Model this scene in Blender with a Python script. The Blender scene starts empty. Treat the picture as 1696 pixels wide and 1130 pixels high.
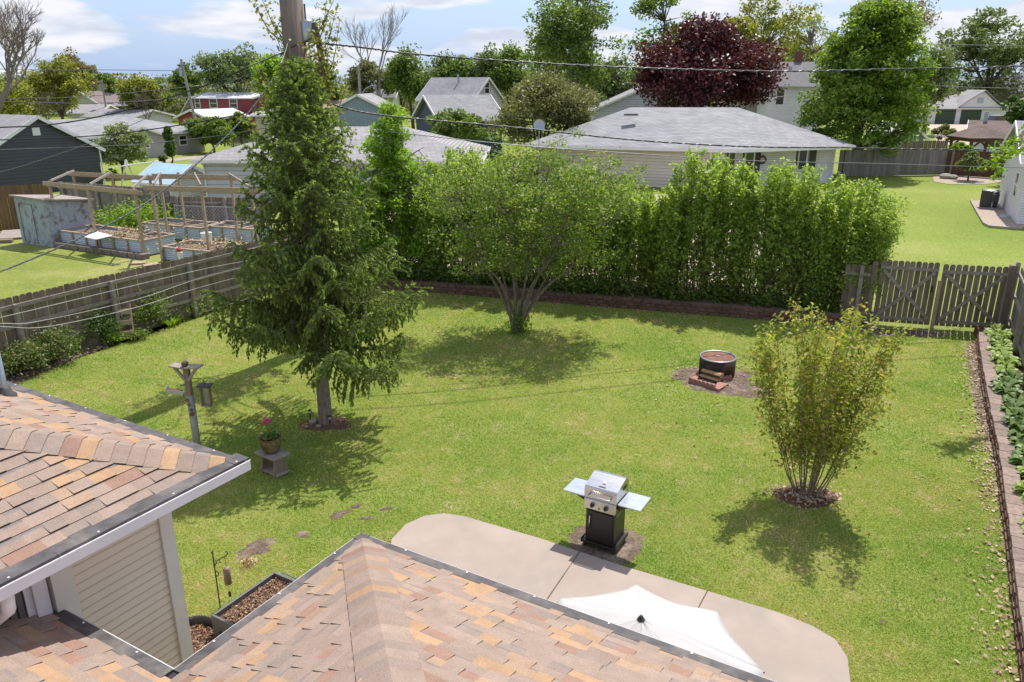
import bpy, math, random
import numpy as np
from mathutils import Vector, Matrix
random.seed(7); rng = np.random.default_rng(11)
S = bpy.context.scene
COL = S.collection
# ------------------------------------------------------------ camera
W_, H_ = 1696, 1130
F = 1270.0; CX, CY = 848.0, 565.0; HC = 6.3; P = math.radians(18.5)
cd = bpy.data.cameras.new("camera"); cam = bpy.data.objects.new("camera", cd); COL.objects.link(cam)
cd.sensor_width = 36; cd.lens = F / W_ * 36; cd.clip_end = 3000; cd.clip_start = 0.1
cam.location = (0, 0, HC); cam.rotation_euler = (math.pi/2 - P, 0, 0)
S.camera = cam
S.render.resolution_x = 1024; S.render.resolution_y = 682
# ------------------------------------------------------------ sun and sky
SUN_EL = math.radians(61.5); SUN_AZ = math.radians(29)      # azimuth clockwise from +Y
sd = bpy.data.lights.new("sun", 'SUN'); sun = bpy.data.objects.new("sun", sd); COL.objects.link(sun)
sd.energy = 4.2; sd.angle = math.radians(0.55); sd.color = (1.0, 0.95, 0.87)
sdir = Vector((math.sin(SUN_AZ)*math.cos(SUN_EL), math.cos(SUN_AZ)*math.cos(SUN_EL), math.sin(SUN_EL)))
sun.rotation_euler = sdir.to_track_quat('Z', 'Y').to_euler(); sun.location = (10, 10, 40)
world = bpy.data.worlds.new("World"); S.world = world; world.use_nodes = True
wt = world.node_tree; wn = wt.nodes; wl = wt.links
for n in list(wn): wn.remove(n)
wo = wn.new('ShaderNodeOutputWorld'); bg = wn.new('ShaderNodeBackground'); sky = wn.new('ShaderNodeTexSky')
sky.sky_type = 'NISHITA'; sky.sun_disc = False; sky.sun_elevation = SUN_EL; sky.sun_rotation = SUN_AZ
sky.air_density = 1.0; sky.dust_density = 0.6; sky.ozone_density = 1.6
bg.inputs['Strength'].default_value = 0.15
tc = wn.new('ShaderNodeTexCoord')
mp = wn.new('ShaderNodeMapping'); mp.inputs['Scale'].default_value = (1.0, 1.0, 4.2); mp.inputs['Location'].default_value = (0.37, 0.1, 0.13)
nz = wn.new('ShaderNodeTexNoise'); nz.inputs['Scale'].default_value = 5.5; nz.inputs['Detail'].default_value = 9; nz.inputs['Roughness'].default_value = 0.52
nz.inputs['Distortion'].default_value = 0.25
cr = wn.new('ShaderNodeValToRGB'); cr.color_ramp.elements[0].position = 0.455; cr.color_ramp.elements[1].position = 0.525
nz2 = wn.new('ShaderNodeTexNoise'); nz2.inputs['Scale'].default_value = 13; nz2.inputs['Detail'].default_value = 8
mp2 = wn.new('ShaderNodeMapping'); mp2.inputs['Scale'].default_value = (1.0, 1.0, 5.0); mp2.inputs['Location'].default_value = (0.3, 0.4, -0.08)
cc = wn.new('ShaderNodeValToRGB')
cc.color_ramp.elements[0].position = 0.36; cc.color_ramp.elements[0].color = (3.2, 3.5, 4.15, 1)
cc.color_ramp.elements[1].position = 0.62; cc.color_ramp.elements[1].color = (4.5, 4.6, 4.9, 1)
mx = wn.new('ShaderNodeMixRGB')
gm = wn.new('ShaderNodeMixRGB'); gm.blend_type = 'MULTIPLY'; gm.inputs['Fac'].default_value = 1; gm.inputs['Color2'].default_value = (1.0, 0.95, 1.0, 1)
wl.new(tc.outputs['Generated'], mp.inputs['Vector']); wl.new(mp.outputs[0], nz.inputs['Vector']); wl.new(nz.outputs['Fac'], cr.inputs['Fac'])
wl.new(tc.outputs['Generated'], mp2.inputs['Vector']); wl.new(mp2.outputs[0], nz2.inputs['Vector']); wl.new(nz2.outputs['Fac'], cc.inputs['Fac'])
wl.new(cr.outputs['Color'], mx.inputs['Fac']); wl.new(sky.outputs['Color'], gm.inputs['Color1']); hs = wn.new('ShaderNodeSeparateXYZ'); wl.new(tc.outputs['Generated'], hs.inputs[0]); hr_ = wn.new('ShaderNodeMapRange'); hr_.inputs['From Min'].default_value = -0.02; hr_.inputs['From Max'].default_value = 0.30; hr_.inputs['To Min'].default_value = 0.97; hr_.inputs['To Max'].default_value = 0.0
wl.new(hs.outputs[2], hr_.inputs[0]); hm = wn.new('ShaderNodeMixRGB'); wl.new(hr_.outputs[0], hm.inputs['Fac']); wl.new(gm.outputs[0], hm.inputs['Color1']); hm.inputs['Color2'].default_value = (1.75, 2.55, 4.1, 1)
wl.new(hm.outputs[0], mx.inputs['Color1']); wl.new(cc.outputs['Color'], mx.inputs['Color2'])
wl.new(mx.outputs[0], bg.inputs['Color']); wl.new(bg.outputs[0], wo.inputs['Surface'])
S.view_settings.view_transform = 'Standard'; S.view_settings.look = 'None'; S.view_settings.gamma = 1
S.view_settings.exposure = 0.47
S.cycles.max_bounces = 6; S.cycles.transparent_max_bounces = 6

# ------------------------------------------------------------ geometry helpers
SP, CP = math.sin(P), math.cos(P)
def G(px, py, z=0.0):
    """world point at height z seen at photograph pixel px, py"""
    a = P + math.atan((py-CY)/F); Y = (HC-z)/math.tan(a)
    return Vector(((px-CX)*(Y*CP+(HC-z)*SP)/F, Y, z))
def W(px, py, Y):
    a = P + math.atan((py-CY)/F); z = HC - Y*math.tan(a)
    return Vector(((px-CX)*(Y*CP+(HC-z)*SP)/F, Y, z))
GA = math.radians(30)
E1 = Vector((math.sin(GA), math.cos(GA), 0)); E2 = Vector((-math.cos(GA), math.sin(GA), 0)); UP = Vector((0, 0, 1))
ROTG = -GA
ROOTM = {}
def root_matrix(o):
    while o.parent: o = o.parent
    return ROOTM.get(o.name, Matrix.Identity(4))
def tag(o, label=None, cat=None, group=None, kind=None):
    if label: o['label'] = label
    if cat: o['category'] = cat
    if group: o['group'] = group
    if kind: o['kind'] = kind
    return o
def thing(name, label, cat, loc=(0, 0, 0), rz=0, group=None):
    o = bpy.data.objects.new(name, None); COL.objects.link(o); o.empty_display_size = 0.2
    o.location = loc; o.rotation_euler = (0, 0, rz)
    ROOTM[o.name] = Matrix.Translation(Vector(loc)) @ Matrix.Rotation(rz, 4, 'Z')
    return tag(o, label, cat, group)
def link(name, me, parent=None, label=None):
    o = bpy.data.objects.new(name, me); COL.objects.link(o)
    if parent: o.parent = parent
    if label: o['label'] = label
    return o
class MB:
    def __init__(s): s.v = []; s.f = []; s.m = []; s.c = []
    def face(s, pts, m=0, c=None):
        i = len(s.v); s.v += [tuple(p) for p in pts]; s.f.append(tuple(range(i, i+len(pts)))); s.m.append(m); s.c.append(c)
    def hexa(s, p, m=0, c=None):      # 8 points: bottom 4 ccw, top 4 ccw
        i = len(s.v); s.v += [tuple(q) for q in p]
        for f in ((3,2,1,0),(4,5,6,7),(0,1,5,4),(1,2,6,5),(2,3,7,6),(3,0,4,7)):
            s.f.append(tuple(i+k for k in f)); s.m.append(m); s.c.append(c)
    def box(s, c, size, rz=0, m=0, col=None, rx=0, ry=0):
        R = Matrix.Rotation(rz, 3, 'Z') @ Matrix.Rotation(ry, 3, 'Y') @ Matrix.Rotation(rx, 3, 'X'); c = Vector(c)
        x, y, z = size[0]/2, size[1]/2, size[2]/2
        s.hexa([c + R @ Vector(q) for q in ((-x,-y,-z),(x,-y,-z),(x,y,-z),(-x,y,-z),(-x,-y,z),(x,-y,z),(x,y,z),(-x,y,z))], m, col)
    def beam(s, a, b, w, h, m=0, up=UP, col=None):
        a = Vector(a); b = Vector(b); d = (b-a).normalized(); r = d.cross(up)
        if r.length < 1e-4: r = d.cross(Vector((0, 1, 0)))
        r.normalize(); u = r.cross(d).normalized(); r = r*w/2; u = u*h/2
        s.hexa([a-r-u, a+r-u, b+r-u, b-r-u, a-r+u, a+r+u, b+r+u, b-r+u], m, col)
    def prism(s, poly, z0, z1, m=0, mt=None):
        i = len(s.v); n = len(poly)
        s.v += [(p[0], p[1], z0) for p in poly] + [(p[0], p[1], z1) for p in poly]
        s.f.append(tuple(i+n+k for k in range(n))); s.m.append(m if mt is None else mt); s.c.append(None)
        s.f.append(tuple(i+n-1-k for k in range(n))); s.m.append(m); s.c.append(None)
        for k in range(n):
            j = (k+1) % n; s.f.append((i+k, i+j, i+n+j, i+n+k)); s.m.append(m); s.c.append(None)
    def tube(s, pts, rad, n=6, m=0, cap=True):
        pts = [Vector(p) for p in pts]
        if not hasattr(rad, '__len__'): rad = [rad]*len(pts)
        i0 = len(s.v); prev = None
        for k, p in enumerate(pts):
            d = (pts[min(k+1, len(pts)-1)] - pts[max(k-1, 0)])
            if d.length < 1e-9: d = Vector((0, 0, 1))
            d.normalize()
            if prev is None:
                r = d.cross(Vector((0.13, 0.97, 0.2)) if abs(d.y) < 0.9 else Vector((1, 0, 0)))
            else: r = prev - d*prev.dot(d)
            r.normalize(); prev = r; u = d.cross(r)
            for q in range(n):
                a = 2*math.pi*q/n; s.v.append(tuple(p + (r*math.cos(a)+u*math.sin(a))*rad[k]))
        for k in range(len(pts)-1):
            for q in range(n):
                a = i0+k*n+q; b = i0+k*n+(q+1) % n; s.f.append((a, b, b+n, a+n)); s.m.append(m); s.c.append(None)
        if cap and n > 2:
            s.f.append(tuple(i0+n-1-q for q in range(n))); s.m.append(m); s.c.append(None)
            e = i0+(len(pts)-1)*n; s.f.append(tuple(e+q for q in range(n))); s.m.append(m); s.c.append(None)
    def lathe(s, prof, c=(0, 0, 0), n=20, m=0, sx=1, sy=1):
        i0 = len(s.v)
        for r, z in prof:
            for q in range(n):
                a = 2*math.pi*q/n; s.v.append((c[0]+r*math.cos(a)*sx, c[1]+r*math.sin(a)*sy, c[2]+z))
        for k in range(len(prof)-1):
            for q in range(n):
                a = i0+k*n+q; b = i0+k*n+(q+1) % n; s.f.append((a, b, b+n, a+n)); s.m.append(m); s.c.append(None)
    def ball(s, c, r, n=10, sz=1.0, m=0):
        s.lathe([(max(1e-4, r*math.sin(math.pi*k/(n//2+1))), -r*sz*math.cos(math.pi*k/(n//2+1))) for k in range(n//2+2)], c, n, m)
    def build(s, name, mats, parent=None, world=True, smooth=False, label=None, bevel=0, uv=None):
        me = bpy.data.meshes.new(name); v = s.v
        if world and parent is not None:
            M = root_matrix(parent).inverted(); v = [tuple(M @ Vector(p)) for p in v]
        me.from_pydata(v, [], s.f)
        if not isinstance(mats, (list, tuple)): mats = [mats]
        for mt in mats: me.materials.append(mt)
        if len(mats) > 1: me.polygons.foreach_set('material_index', s.m)
        if smooth: me.polygons.foreach_set('use_smooth', [True]*len(me.polygons))
        if any(c is not None for c in s.c):
            at = me.attributes.new('tone', 'FLOAT_COLOR', 'FACE')
            at.data.foreach_set('color', [x for c in s.c for x in ((c if c is not None else (1, 1, 1))+(1,) if len(c or (1,1,1)) == 3 else c)])
        me.update()
        o = link(name, me, parent, label)
        if bevel:
            b = o.modifiers.new('bevel', 'BEVEL'); b.width = bevel; b.segments = 2; b.limit_method = 'ANGLE'
        return o
def npmesh(name, V, nper, mat, parent=None, world=True, label=None):
    """mesh of many separate nper-gons; V is (n*nper, 3)"""
    V = np.asarray(V, dtype=np.float64)
    if world and parent is not None:
        M = np.array(root_matrix(parent).inverted()); V = V @ M[:3, :3].T + M[:3, 3]
    n = len(V); nf = n//nper
    me = bpy.data.meshes.new(name); me.vertices.add(n); me.vertices.foreach_set('co', V.astype(np.float32).ravel())
    me.loops.add(n); me.loops.foreach_set('vertex_index', np.arange(n, dtype=np.int32))
    me.polygons.add(nf); me.polygons.foreach_set('loop_start', np.arange(0, n, nper, dtype=np.int32))
    me.materials.append(mat); me.update()
    return link(name, me, parent, label)
def leaf_verts(Pc, size, aspect=0.6, upb=0.5, dirs=None, dj=0.5):
    n = len(Pc); size = np.broadcast_to(np.asarray(size, float), (n,))[:, None]
    nm = rng.normal(size=(n, 3)); nm[:, 2] += upb*2; nm /= np.linalg.norm(nm, axis=1)[:, None]
    if dirs is None: a = rng.normal(size=(n, 3))
    else: a = dirs + rng.normal(size=(n, 3))*dj
    a -= nm*np.sum(a*nm, axis=1)[:, None]; a /= (np.linalg.norm(a, axis=1)[:, None]+1e-9)
    b = np.cross(nm, a)
    return np.stack([Pc-a*size, Pc+b*size*aspect+a*size*0.1, Pc+a*size, Pc-b*size*aspect+a*size*0.1], axis=1).reshape(-1, 3)

# ------------------------------------------------------------ materials
def newmat(name):
    m = bpy.data.materials.new(name); m.use_nodes = True; nt = m.node_tree
    for n in list(nt.nodes): nt.nodes.remove(n)
    o = nt.nodes.new('ShaderNodeOutputMaterial'); b = nt.nodes.new('ShaderNodeBsdfPrincipled'); nt.links.new(b.outputs[0], o.inputs[0])
    return m, nt, b, o
def ramp(nt, stops):
    r = nt.nodes.new('ShaderNodeValToRGB'); e = r.color_ramp.elements
    while len(e) < len(stops): e.new(0.5)
    for i, (p, c) in enumerate(stops): e[i].position = p; e[i].color = (c[0], c[1], c[2], 1)
    return r
def noise(nt, scale, detail=4, rough=0.55, coord='Object', stretch=None, dist=0):
    t = nt.nodes.new('ShaderNodeTexCoord') if coord != 'Position' else nt.nodes.new('ShaderNodeNewGeometry')
    n = nt.nodes.new('ShaderNodeTexNoise'); n.inputs['Scale'].default_value = scale; n.inputs['Detail'].default_value = detail
    n.inputs['Roughness'].default_value = rough; n.inputs['Distortion'].default_value = dist
    src = t.outputs[coord]
    if stretch:
        m = nt.nodes.new('ShaderNodeMapping'); m.inputs['Scale'].default_value = stretch; nt.links.new(src, m.inputs[0]); src = m.outputs[0]
    nt.links.new(src, n.inputs['Vector']); return n
def mixc(nt, fac, a, b, mode='MIX'):
    m = nt.nodes.new('ShaderNodeMixRGB'); m.blend_type = mode
    for i, x in ((0, fac), (1, a), (2, b)):
        if isinstance(x, (int, float)): m.inputs[i].default_value = x
        elif isinstance(x, tuple): m.inputs[i].default_value = (x[0], x[1], x[2], 1)
        else: nt.links.new(x, m.inputs[i])
    return m.outputs[0]
def bump(nt, b, h, strength=0.3, dist=0.02):
    n = nt.nodes.new('ShaderNodeBump'); n.inputs['Strength'].default_value = strength; n.inputs['Distance'].default_value = dist
    nt.links.new(h, n.inputs['Height']); nt.links.new(n.outputs[0], b.inputs['Normal'])
def surf(name, c1, c2=None, scale=6, rough=0.7, bmp=0.2, bdist=0.01, metal=0, detail=5, stretch=None, spec=0.4, island=0, c3=None, c3scale=1.2):
    m, nt, b, o = newmat(name); c2 = c2 or tuple(x*0.75 for x in c1)
    n = noise(nt, scale, detail, stretch=stretch); r = ramp(nt, [(0.3, c2), (0.7, c1)]); nt.links.new(n.outputs['Fac'], r.inputs[0]); col = r.outputs[0]
    if c3:
        n3 = noise(nt, c3scale, 6, 0.65); r3 = ramp(nt, [(0.5, (0, 0, 0)), (0.66, (1, 1, 1))]); nt.links.new(n3.outputs['Fac'], r3.inputs[0])
        col = mixc(nt, r3.outputs[0], col, c3)
    if island:
        g = nt.nodes.new('ShaderNodeNewGeometry'); mr = nt.nodes.new('ShaderNodeMapRange')
        mr.inputs['To Min'].default_value = 1-island; mr.inputs['To Max'].default_value = 1+island
        nt.links.new(g.outputs['Random Per Island'], mr.inputs[0]); col = mixc(nt, 1.0, col, mr.outputs[0], 'MULTIPLY')
    nt.links.new(col, b.inputs['Base Color']); b.inputs['Roughness'].default_value = rough; b.inputs['Metallic'].default_value = metal
    b.inputs['Specular IOR Level'].default_value = spec
    if bmp: bump(nt, b, n.outputs['Fac'], bmp, bdist)
    return m
def leafmat(name, cols, trans=0.35, rough=0.5, patch=None, pscale=0.6):
    m, nt, b, o = newmat(name); g = nt.nodes.new('ShaderNodeNewGeometry')
    k = len(cols); r = ramp(nt, [(i/(k-1), c) for i, c in enumerate(cols)]); nt.links.new(g.outputs['Random Per Island'], r.inputs[0]); col = r.outputs[0]
    if patch:
        n = noise(nt, pscale, 4, coord='Position'); rr = ramp(nt, [(0.42, (0, 0, 0)), (0.62, (1, 1, 1))]); nt.links.new(n.outputs['Fac'], rr.inputs[0])
        col = mixc(nt, rr.outputs[0], col, mixc(nt, 0.6, col, patch))
    nt.links.new(col, b.inputs['Base Color']); b.inputs['Roughness'].default_value = rough; b.inputs['Specular IOR Level'].default_value = 0.35
    t = nt.nodes.new('ShaderNodeBsdfTranslucent'); nt.links.new(mixc(nt, 1.0, col, (1.5, 1.55, 0.8), 'MULTIPLY'), t.inputs['Color'])
    mx = nt.nodes.new('ShaderNodeMixShader'); mx.inputs[0].default_value = trans
    nt.links.new(b.outputs[0], mx.inputs[1]); nt.links.new(t.outputs[0], mx.inputs[2]); nt.links.new(mx.outputs[0], o.inputs[0])
    return m
def grassmat(name):
    m = leafmat(name, [(0.23, 0.305, 0.052), (0.31, 0.38, 0.075), (0.385, 0.43, 0.095), (0.46, 0.465, 0.13), (0.62, 0.56, 0.29)], 0.40, 0.6); nt = m.node_tree
    b = [n for n in nt.nodes if n.type == 'BSDF_PRINCIPLED'][0]; src = b.inputs['Base Color'].links[0].from_socket; outs = [l.to_socket for l in src.links]
    n = noise(nt, 0.42, 5, 0.6, coord='Position'); r = ramp(nt, [(0.40, (0.66, 0.86, 0.6)), (0.51, (1, 1, 1)), (0.62, (1.28, 1.06, 1.6))]); nt.links.new(n.outputs['Fac'], r.inputs[0])
    n2 = noise(nt, 2.6, 6, 0.7, coord='Position'); r2 = ramp(nt, [(0.36, (0.72, 0.88, 0.7)), (0.5, (1, 1, 1)), (0.64, (1.35, 1.08, 2.1))]); nt.links.new(n2.outputs['Fac'], r2.inputs[0])
    c = mixc(nt, 1, mixc(nt, 1, src, r.outputs[0], 'MULTIPLY'), r2.outputs[0], 'MULTIPLY')
    for o_ in outs: nt.links.new(c, o_)
    return m
def farroof(name, c1, c2, rowh=0.075, tabw=0.3):
    m, nt, b, o = newmat(name); g = nt.nodes.new('ShaderNodeTexCoord'); sp = nt.nodes.new('ShaderNodeSeparateXYZ'); nt.links.new(g.outputs['Object'], sp.inputs[0])
    ad = nt.nodes.new('ShaderNodeMath'); ad.operation = 'ADD'; nt.links.new(sp.outputs[0], ad.inputs[0]); nt.links.new(sp.outputs[1], ad.inputs[1])
    cb = nt.nodes.new('ShaderNodeCombineXYZ'); nt.links.new(ad.outputs[0], cb.inputs[0]); nt.links.new(sp.outputs[2], cb.inputs[1])
    br = nt.nodes.new('ShaderNodeTexBrick'); br.inputs['Scale'].default_value = 1; br.inputs['Brick Width'].default_value = tabw; br.inputs['Row Height'].default_value = rowh
    br.inputs['Mortar Size'].default_value = 0.006; br.inputs['Color1'].default_value = (*c1, 1); br.inputs['Color2'].default_value = (*c2, 1)
    br.inputs['Mortar'].default_value = (*[x*0.45 for x in c2], 1); nt.links.new(cb.outputs[0], br.inputs['Vector'])
    n = noise(nt, 0.7, 5); r = ramp(nt, [(0.3, (0.85,)*3), (0.7, (1.1,)*3)]); nt.links.new(n.outputs['Fac'], r.inputs[0])
    nt.links.new(mixc(nt, 1, br.outputs['Color'], r.outputs[0], 'MULTIPLY'), b.inputs['Base Color']); b.inputs['Roughness'].default_value = 0.85
    b.inputs['Specular IOR Level'].default_value = 0.3
    bump(nt, b, br.outputs['Fac'], 0.5, 0.01); return m
def siding(name, c, pitch=0.12, vertical=False, rough=0.5):
    m, nt, b, o = newmat(name); g = nt.nodes.new('ShaderNodeTexCoord'); sp = nt.nodes.new('ShaderNodeSeparateXYZ'); nt.links.new(g.outputs['Object'], sp.inputs[0])
    src = sp.outputs[2]
    if vertical:
        ad = nt.nodes.new('ShaderNodeMath'); ad.operation = 'ADD'; nt.links.new(sp.outputs[0], ad.inputs[0]); nt.links.new(sp.outputs[1], ad.inputs[1]); src = ad.outputs[0]
    d = nt.nodes.new('ShaderNodeMath'); d.operation = 'DIVIDE'; d.inputs[1].default_value = pitch; nt.links.new(src, d.inputs[0])
    f = nt.nodes.new('ShaderNodeMath'); f.operation = 'FRACT'; nt.links.new(d.outputs[0], f.inputs[0])
    n = noise(nt, 1.5, 5); r = ramp(nt, [(0.3, tuple(x*0.86 for x in c)), (0.7, c)]); nt.links.new(n.outputs['Fac'], r.inputs[0])
    # shade of each lap, painted into the colour as a dark line
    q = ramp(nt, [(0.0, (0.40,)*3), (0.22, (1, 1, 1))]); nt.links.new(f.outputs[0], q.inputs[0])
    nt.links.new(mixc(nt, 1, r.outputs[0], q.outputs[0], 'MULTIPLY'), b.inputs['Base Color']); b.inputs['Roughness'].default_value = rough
    inv = nt.nodes.new('ShaderNodeMath'); inv.operation = 'SUBTRACT'; inv.inputs[0].default_value = 1; nt.links.new(f.outputs[0], inv.inputs[1])
    bump(nt, b, inv.outputs[0], 0.6, 0.015); return m
M = {}
def hexc(h):  # sRGB -> linear
    return tuple((x/12.92 if x <= 0.04045 else ((x+0.055)/1.055)**2.4) for x in (int(h[i:i+2], 16)/255 for i in (0, 2, 4)))
M['bark'] = surf('bark', (0.16, 0.12, 0.09), (0.07, 0.05, 0.04), 14, 0.9, 0.8, 0.03, stretch=(1, 1, 0.25))
M['greybark'] = surf('grey_bark', (0.29, 0.24, 0.205), (0.12, 0.098, 0.08), 26, 0.9, 1.0, 0.03, stretch=(1, 1, 0.35), detail=8)
M['palebark'] = surf('pale_bark', (0.42, 0.40, 0.36), (0.2, 0.19, 0.17), 12, 0.85, 0.3, 0.02, stretch=(1, 1, 0.5))
M['polewood'] = surf('pole_wood', (0.27, 0.205, 0.17), (0.13, 0.10, 0.082), 9, 0.9, 0.9, 0.03, stretch=(1.4, 1.4, 0.12))
M['fence'] = surf('weathered_fence', (0.25, 0.195, 0.158), (0.155, 0.118, 0.094), 5, 0.9, 0.4, 0.006, stretch=(2, 2, 0.35), island=0.2)
M['rail'] = surf('fence_rail_wood', (0.34, 0.295, 0.26), (0.22, 0.185, 0.16), 7, 0.9, 0.4, 0.01, island=0.15)
M['fencegrey'] = surf('grey_fence', (0.27, 0.245, 0.225), (0.17, 0.155, 0.14), 4, 0.9, 0.4, 0.01, stretch=(3, 3, 0.3), island=0.2)
M['fencebrown'] = surf('brown_fence', (0.14, 0.075, 0.045), (0.09, 0.045, 0.03), 4, 0.8, 0.3, 0.01, stretch=(3, 3, 0.3), island=0.15)
M['fencetan'] = surf('tan_fence', (0.22, 0.13, 0.06), (0.14, 0.08, 0.04), 4, 0.8, 0.3, 0.01, stretch=(3, 3, 0.3), island=0.2)
M['lumber'] = surf('raw_lumber', (0.44, 0.335, 0.245), (0.29, 0.215, 0.155), 6, 0.85, 0.3, 0.01, island=0.15, stretch=(1, 1, 3))
M['white'] = surf('white_paint', (0.82, 0.79, 0.81), (0.72, 0.69, 0.71), 3, 0.45, 0.03)
M['offwhite'] = surf('offwhite_trim', (0.74, 0.68, 0.64), (0.66, 0.61, 0.57), 3, 0.5, 0.03)
M['glass'] = surf('window_glass', (0.035, 0.04, 0.045), (0.02, 0.024, 0.03), 2, 0.06, 0, spec=1.0)
M['black'] = surf('black_metal', (0.022, 0.02, 0.019), (0.015, 0.014, 0.013), 20, 0.35, 0.03, spec=0.5)
M['darkmetal'] = surf('dark_metal', (0.07, 0.068, 0.07), (0.045, 0.043, 0.045), 5, 0.6, 0.1)
M['galv'] = surf('galvanised_metal', (0.42, 0.46, 0.50), (0.32, 0.35, 0.38), 8, 0.35, 0.05, metal=0.7)
M['steel'] = surf('stainless_steel', (0.62, 0.62, 0.62), (0.50, 0.50, 0.51), 4, 0.24, 0.03, metal=1.0, stretch=(1, 14, 1))
M['wire'] = surf('cable_black', (0.03, 0.03, 0.032), (0.02, 0.02, 0.02), 5, 0.5, 0)
M['wiregrey'] = surf('cable_grey', (0.25, 0.26, 0.27), (0.12, 0.12, 0.13), 30, 0.4, 0, metal=0.3)
M['line'] = surf('line_white', (0.62, 0.62, 0.60), (0.5, 0.5, 0.48), 5, 0.5, 0)
M['soil'] = surf('soil', (0.19, 0.135, 0.105), (0.07, 0.048, 0.036), 22, 0.95, 1.0, 0.03, detail=8, c3=(0.28, 0.22, 0.17), c3scale=3)
M['mulch'] = surf('mulch', (0.23, 0.12, 0.075), (0.06, 0.03, 0.02), 40, 0.95, 1.0, 0.03, detail=8)
M['block'] = surf('wall_block', (0.20, 0.115, 0.09), (0.11, 0.062, 0.05), 15, 0.95, 0.6, 0.02, island=0.25)
M['blockgrey'] = surf('cap_block', (0.31, 0.235, 0.20), (0.19, 0.14, 0.12), 15, 0.95, 0.5, 0.015, island=0.18)
M['red'] = surf('red_paint', (0.45, 0.03, 0.03), (0.35, 0.02, 0.02), 5, 0.5, 0)
# ------------------------------------------------------------ ground
def onplane(px, py, P0, n):
    O = Vector((0, 0, HC)); d = W(px, py, 10.0) - O
    return O + d*((P0-O).dot(n)/d.dot(n))
def ground_mat(name, g1, g2, g3, pscale=0.35, fine=30, straw=(0.36, 0.31, 0.16), strawpos=0.62):
    m, nt, b, o = newmat(name)
    n1 = noise(nt, pscale, 6, 0.6, coord='Position'); r1 = ramp(nt, [(0.32, g2), (0.5, g1), (0.68, g3)]); nt.links.new(n1.outputs['Fac'], r1.inputs[0])
    n2 = noise(nt, fine, 6, 0.7, coord='Position'); r2 = ramp(nt, [(0.3, (0.62,)*3), (0.7, (1.35,)*3)]); nt.links.new(n2.outputs['Fac'], r2.inputs[0])
    col = mixc(nt, 1, r1.outputs[0], r2.outputs[0], 'MULTIPLY')
    n3 = noise(nt, 2.3, 8, 0.75, coord='Position'); r3 = ramp(nt, [(strawpos-0.08, (0, 0, 0)), (strawpos+0.06, (0.85,)*3)]); nt.links.new(n3.outputs['Fac'], r3.inputs[0])
    col = mixc(nt, r3.outputs[0], col, straw)
    nt.links.new(col, b.inputs['Base Color']); b.inputs['Roughness'].default_value = 0.95; b.inputs['Specular IOR Level'].default_value = 0.1
    bump(nt, b, n2.outputs['Fac'], 0.7, 0.04); return m
M['lawn'] = ground_mat('lawn_ground', (0.195, 0.245, 0.05), (0.15, 0.21, 0.04), (0.25, 0.275, 0.078))
M['farlawn'] = ground_mat('mown_lawn', (0.20, 0.25, 0.05), (0.155, 0.215, 0.04), (0.26, 0.285, 0.08), 0.10, 9, strawpos=0.66)
M['leftlawn'] = ground_mat('dry_lawn', (0.20, 0.235, 0.05), (0.16, 0.20, 0.04), (0.28, 0.28, 0.10), 0.3, 14, strawpos=0.62)
def sheet(name, poly, z, mat, kind='structure', label=None, cat=None):
    mb = MB(); mb.face([(p[0], p[1], z) for p in poly]); o = mb.build(name, mat); return tag(o, label, cat, kind=kind)
sheet('ground', [(-700, -60), (700, -60), (700, 1400), (-700, 1400)], -0.012, M['farlawn'])
# own yard: fence lines
LF0 = G(-60, 511, 1.7); LF0 = Vector((LF0.x, LF0.y, 0)); LF1 = G(330, 422, 1.7); LF1 = Vector((LF1.x, LF1.y, 0))
LFd = (LF1-LF0).normalized(); LF0 = LF0 - LFd*9; LF1 = LF1 + LFd*5.5
BW0 = G(560, 472, 0); BW1 = G(1425, 543, 0)
GT0 = G(1436, 536); GTM = G(1541, 544); GT1 = G(1654, 551)
RF0 = Vector((GT1.x+0.25, GT1.y, 0)); rfq = G(1694, 629, 0); RFd = (Vector((rfq.x, rfq.y, 0))-RF0).normalized(); RF1 = RF0 + RFd*13
yard = [(-14, -8), (16, -8), (RF1.x, RF1.y), (GT1.x+0.3, GT1.y+0.1), (BW1.x, BW1.y+1.2), (LF1.x, LF1.y), (LF0.x, LF0.y)]
print('YARD', yard)
sheet('back_lawn', yard, -0.006, M['lawn'])
lw = [LF0, LF1 + LFd*2, LF1 + LFd*2 + E2*22, LF0 + E2*22]
sheet('neighbour_lawn', [(p.x, p.y) for p in lw], -0.008, M['leftlawn'])
# driveway behind the hedge, concrete pads and paths of the neighbours
M['concrete'] = surf('concrete', (0.385, 0.315, 0.27), (0.32, 0.26, 0.22), 1.6, 0.9, 0.12, 0.004, detail=9, c3=(0.31, 0.265, 0.225), c3scale=0.9)
M['drive'] = surf('driveway_gravel', (0.50, 0.395, 0.335), (0.40, 0.315, 0.265), 12, 0.95, 0.3, 0.01)
sheet('driveway', [(p.x, p.y) for p in (G(640, 440), G(640, 330), G(1250, 320), G(1330, 360), G(1425, 500))], 0.004, M['drive'])
sheet('far_driveway', [(p.x, p.y) for p in (G(1555, 240), G(1535, 206), G(1640, 206), G(1690, 240))], 0.004, M['drive'])
sheet('path', [(p.x, p.y) for p in (G(255, 266), G(335, 258), G(470, 250), G(470, 253), G(335, 262), G(262, 270))], 0.004, M['concrete'])
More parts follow.
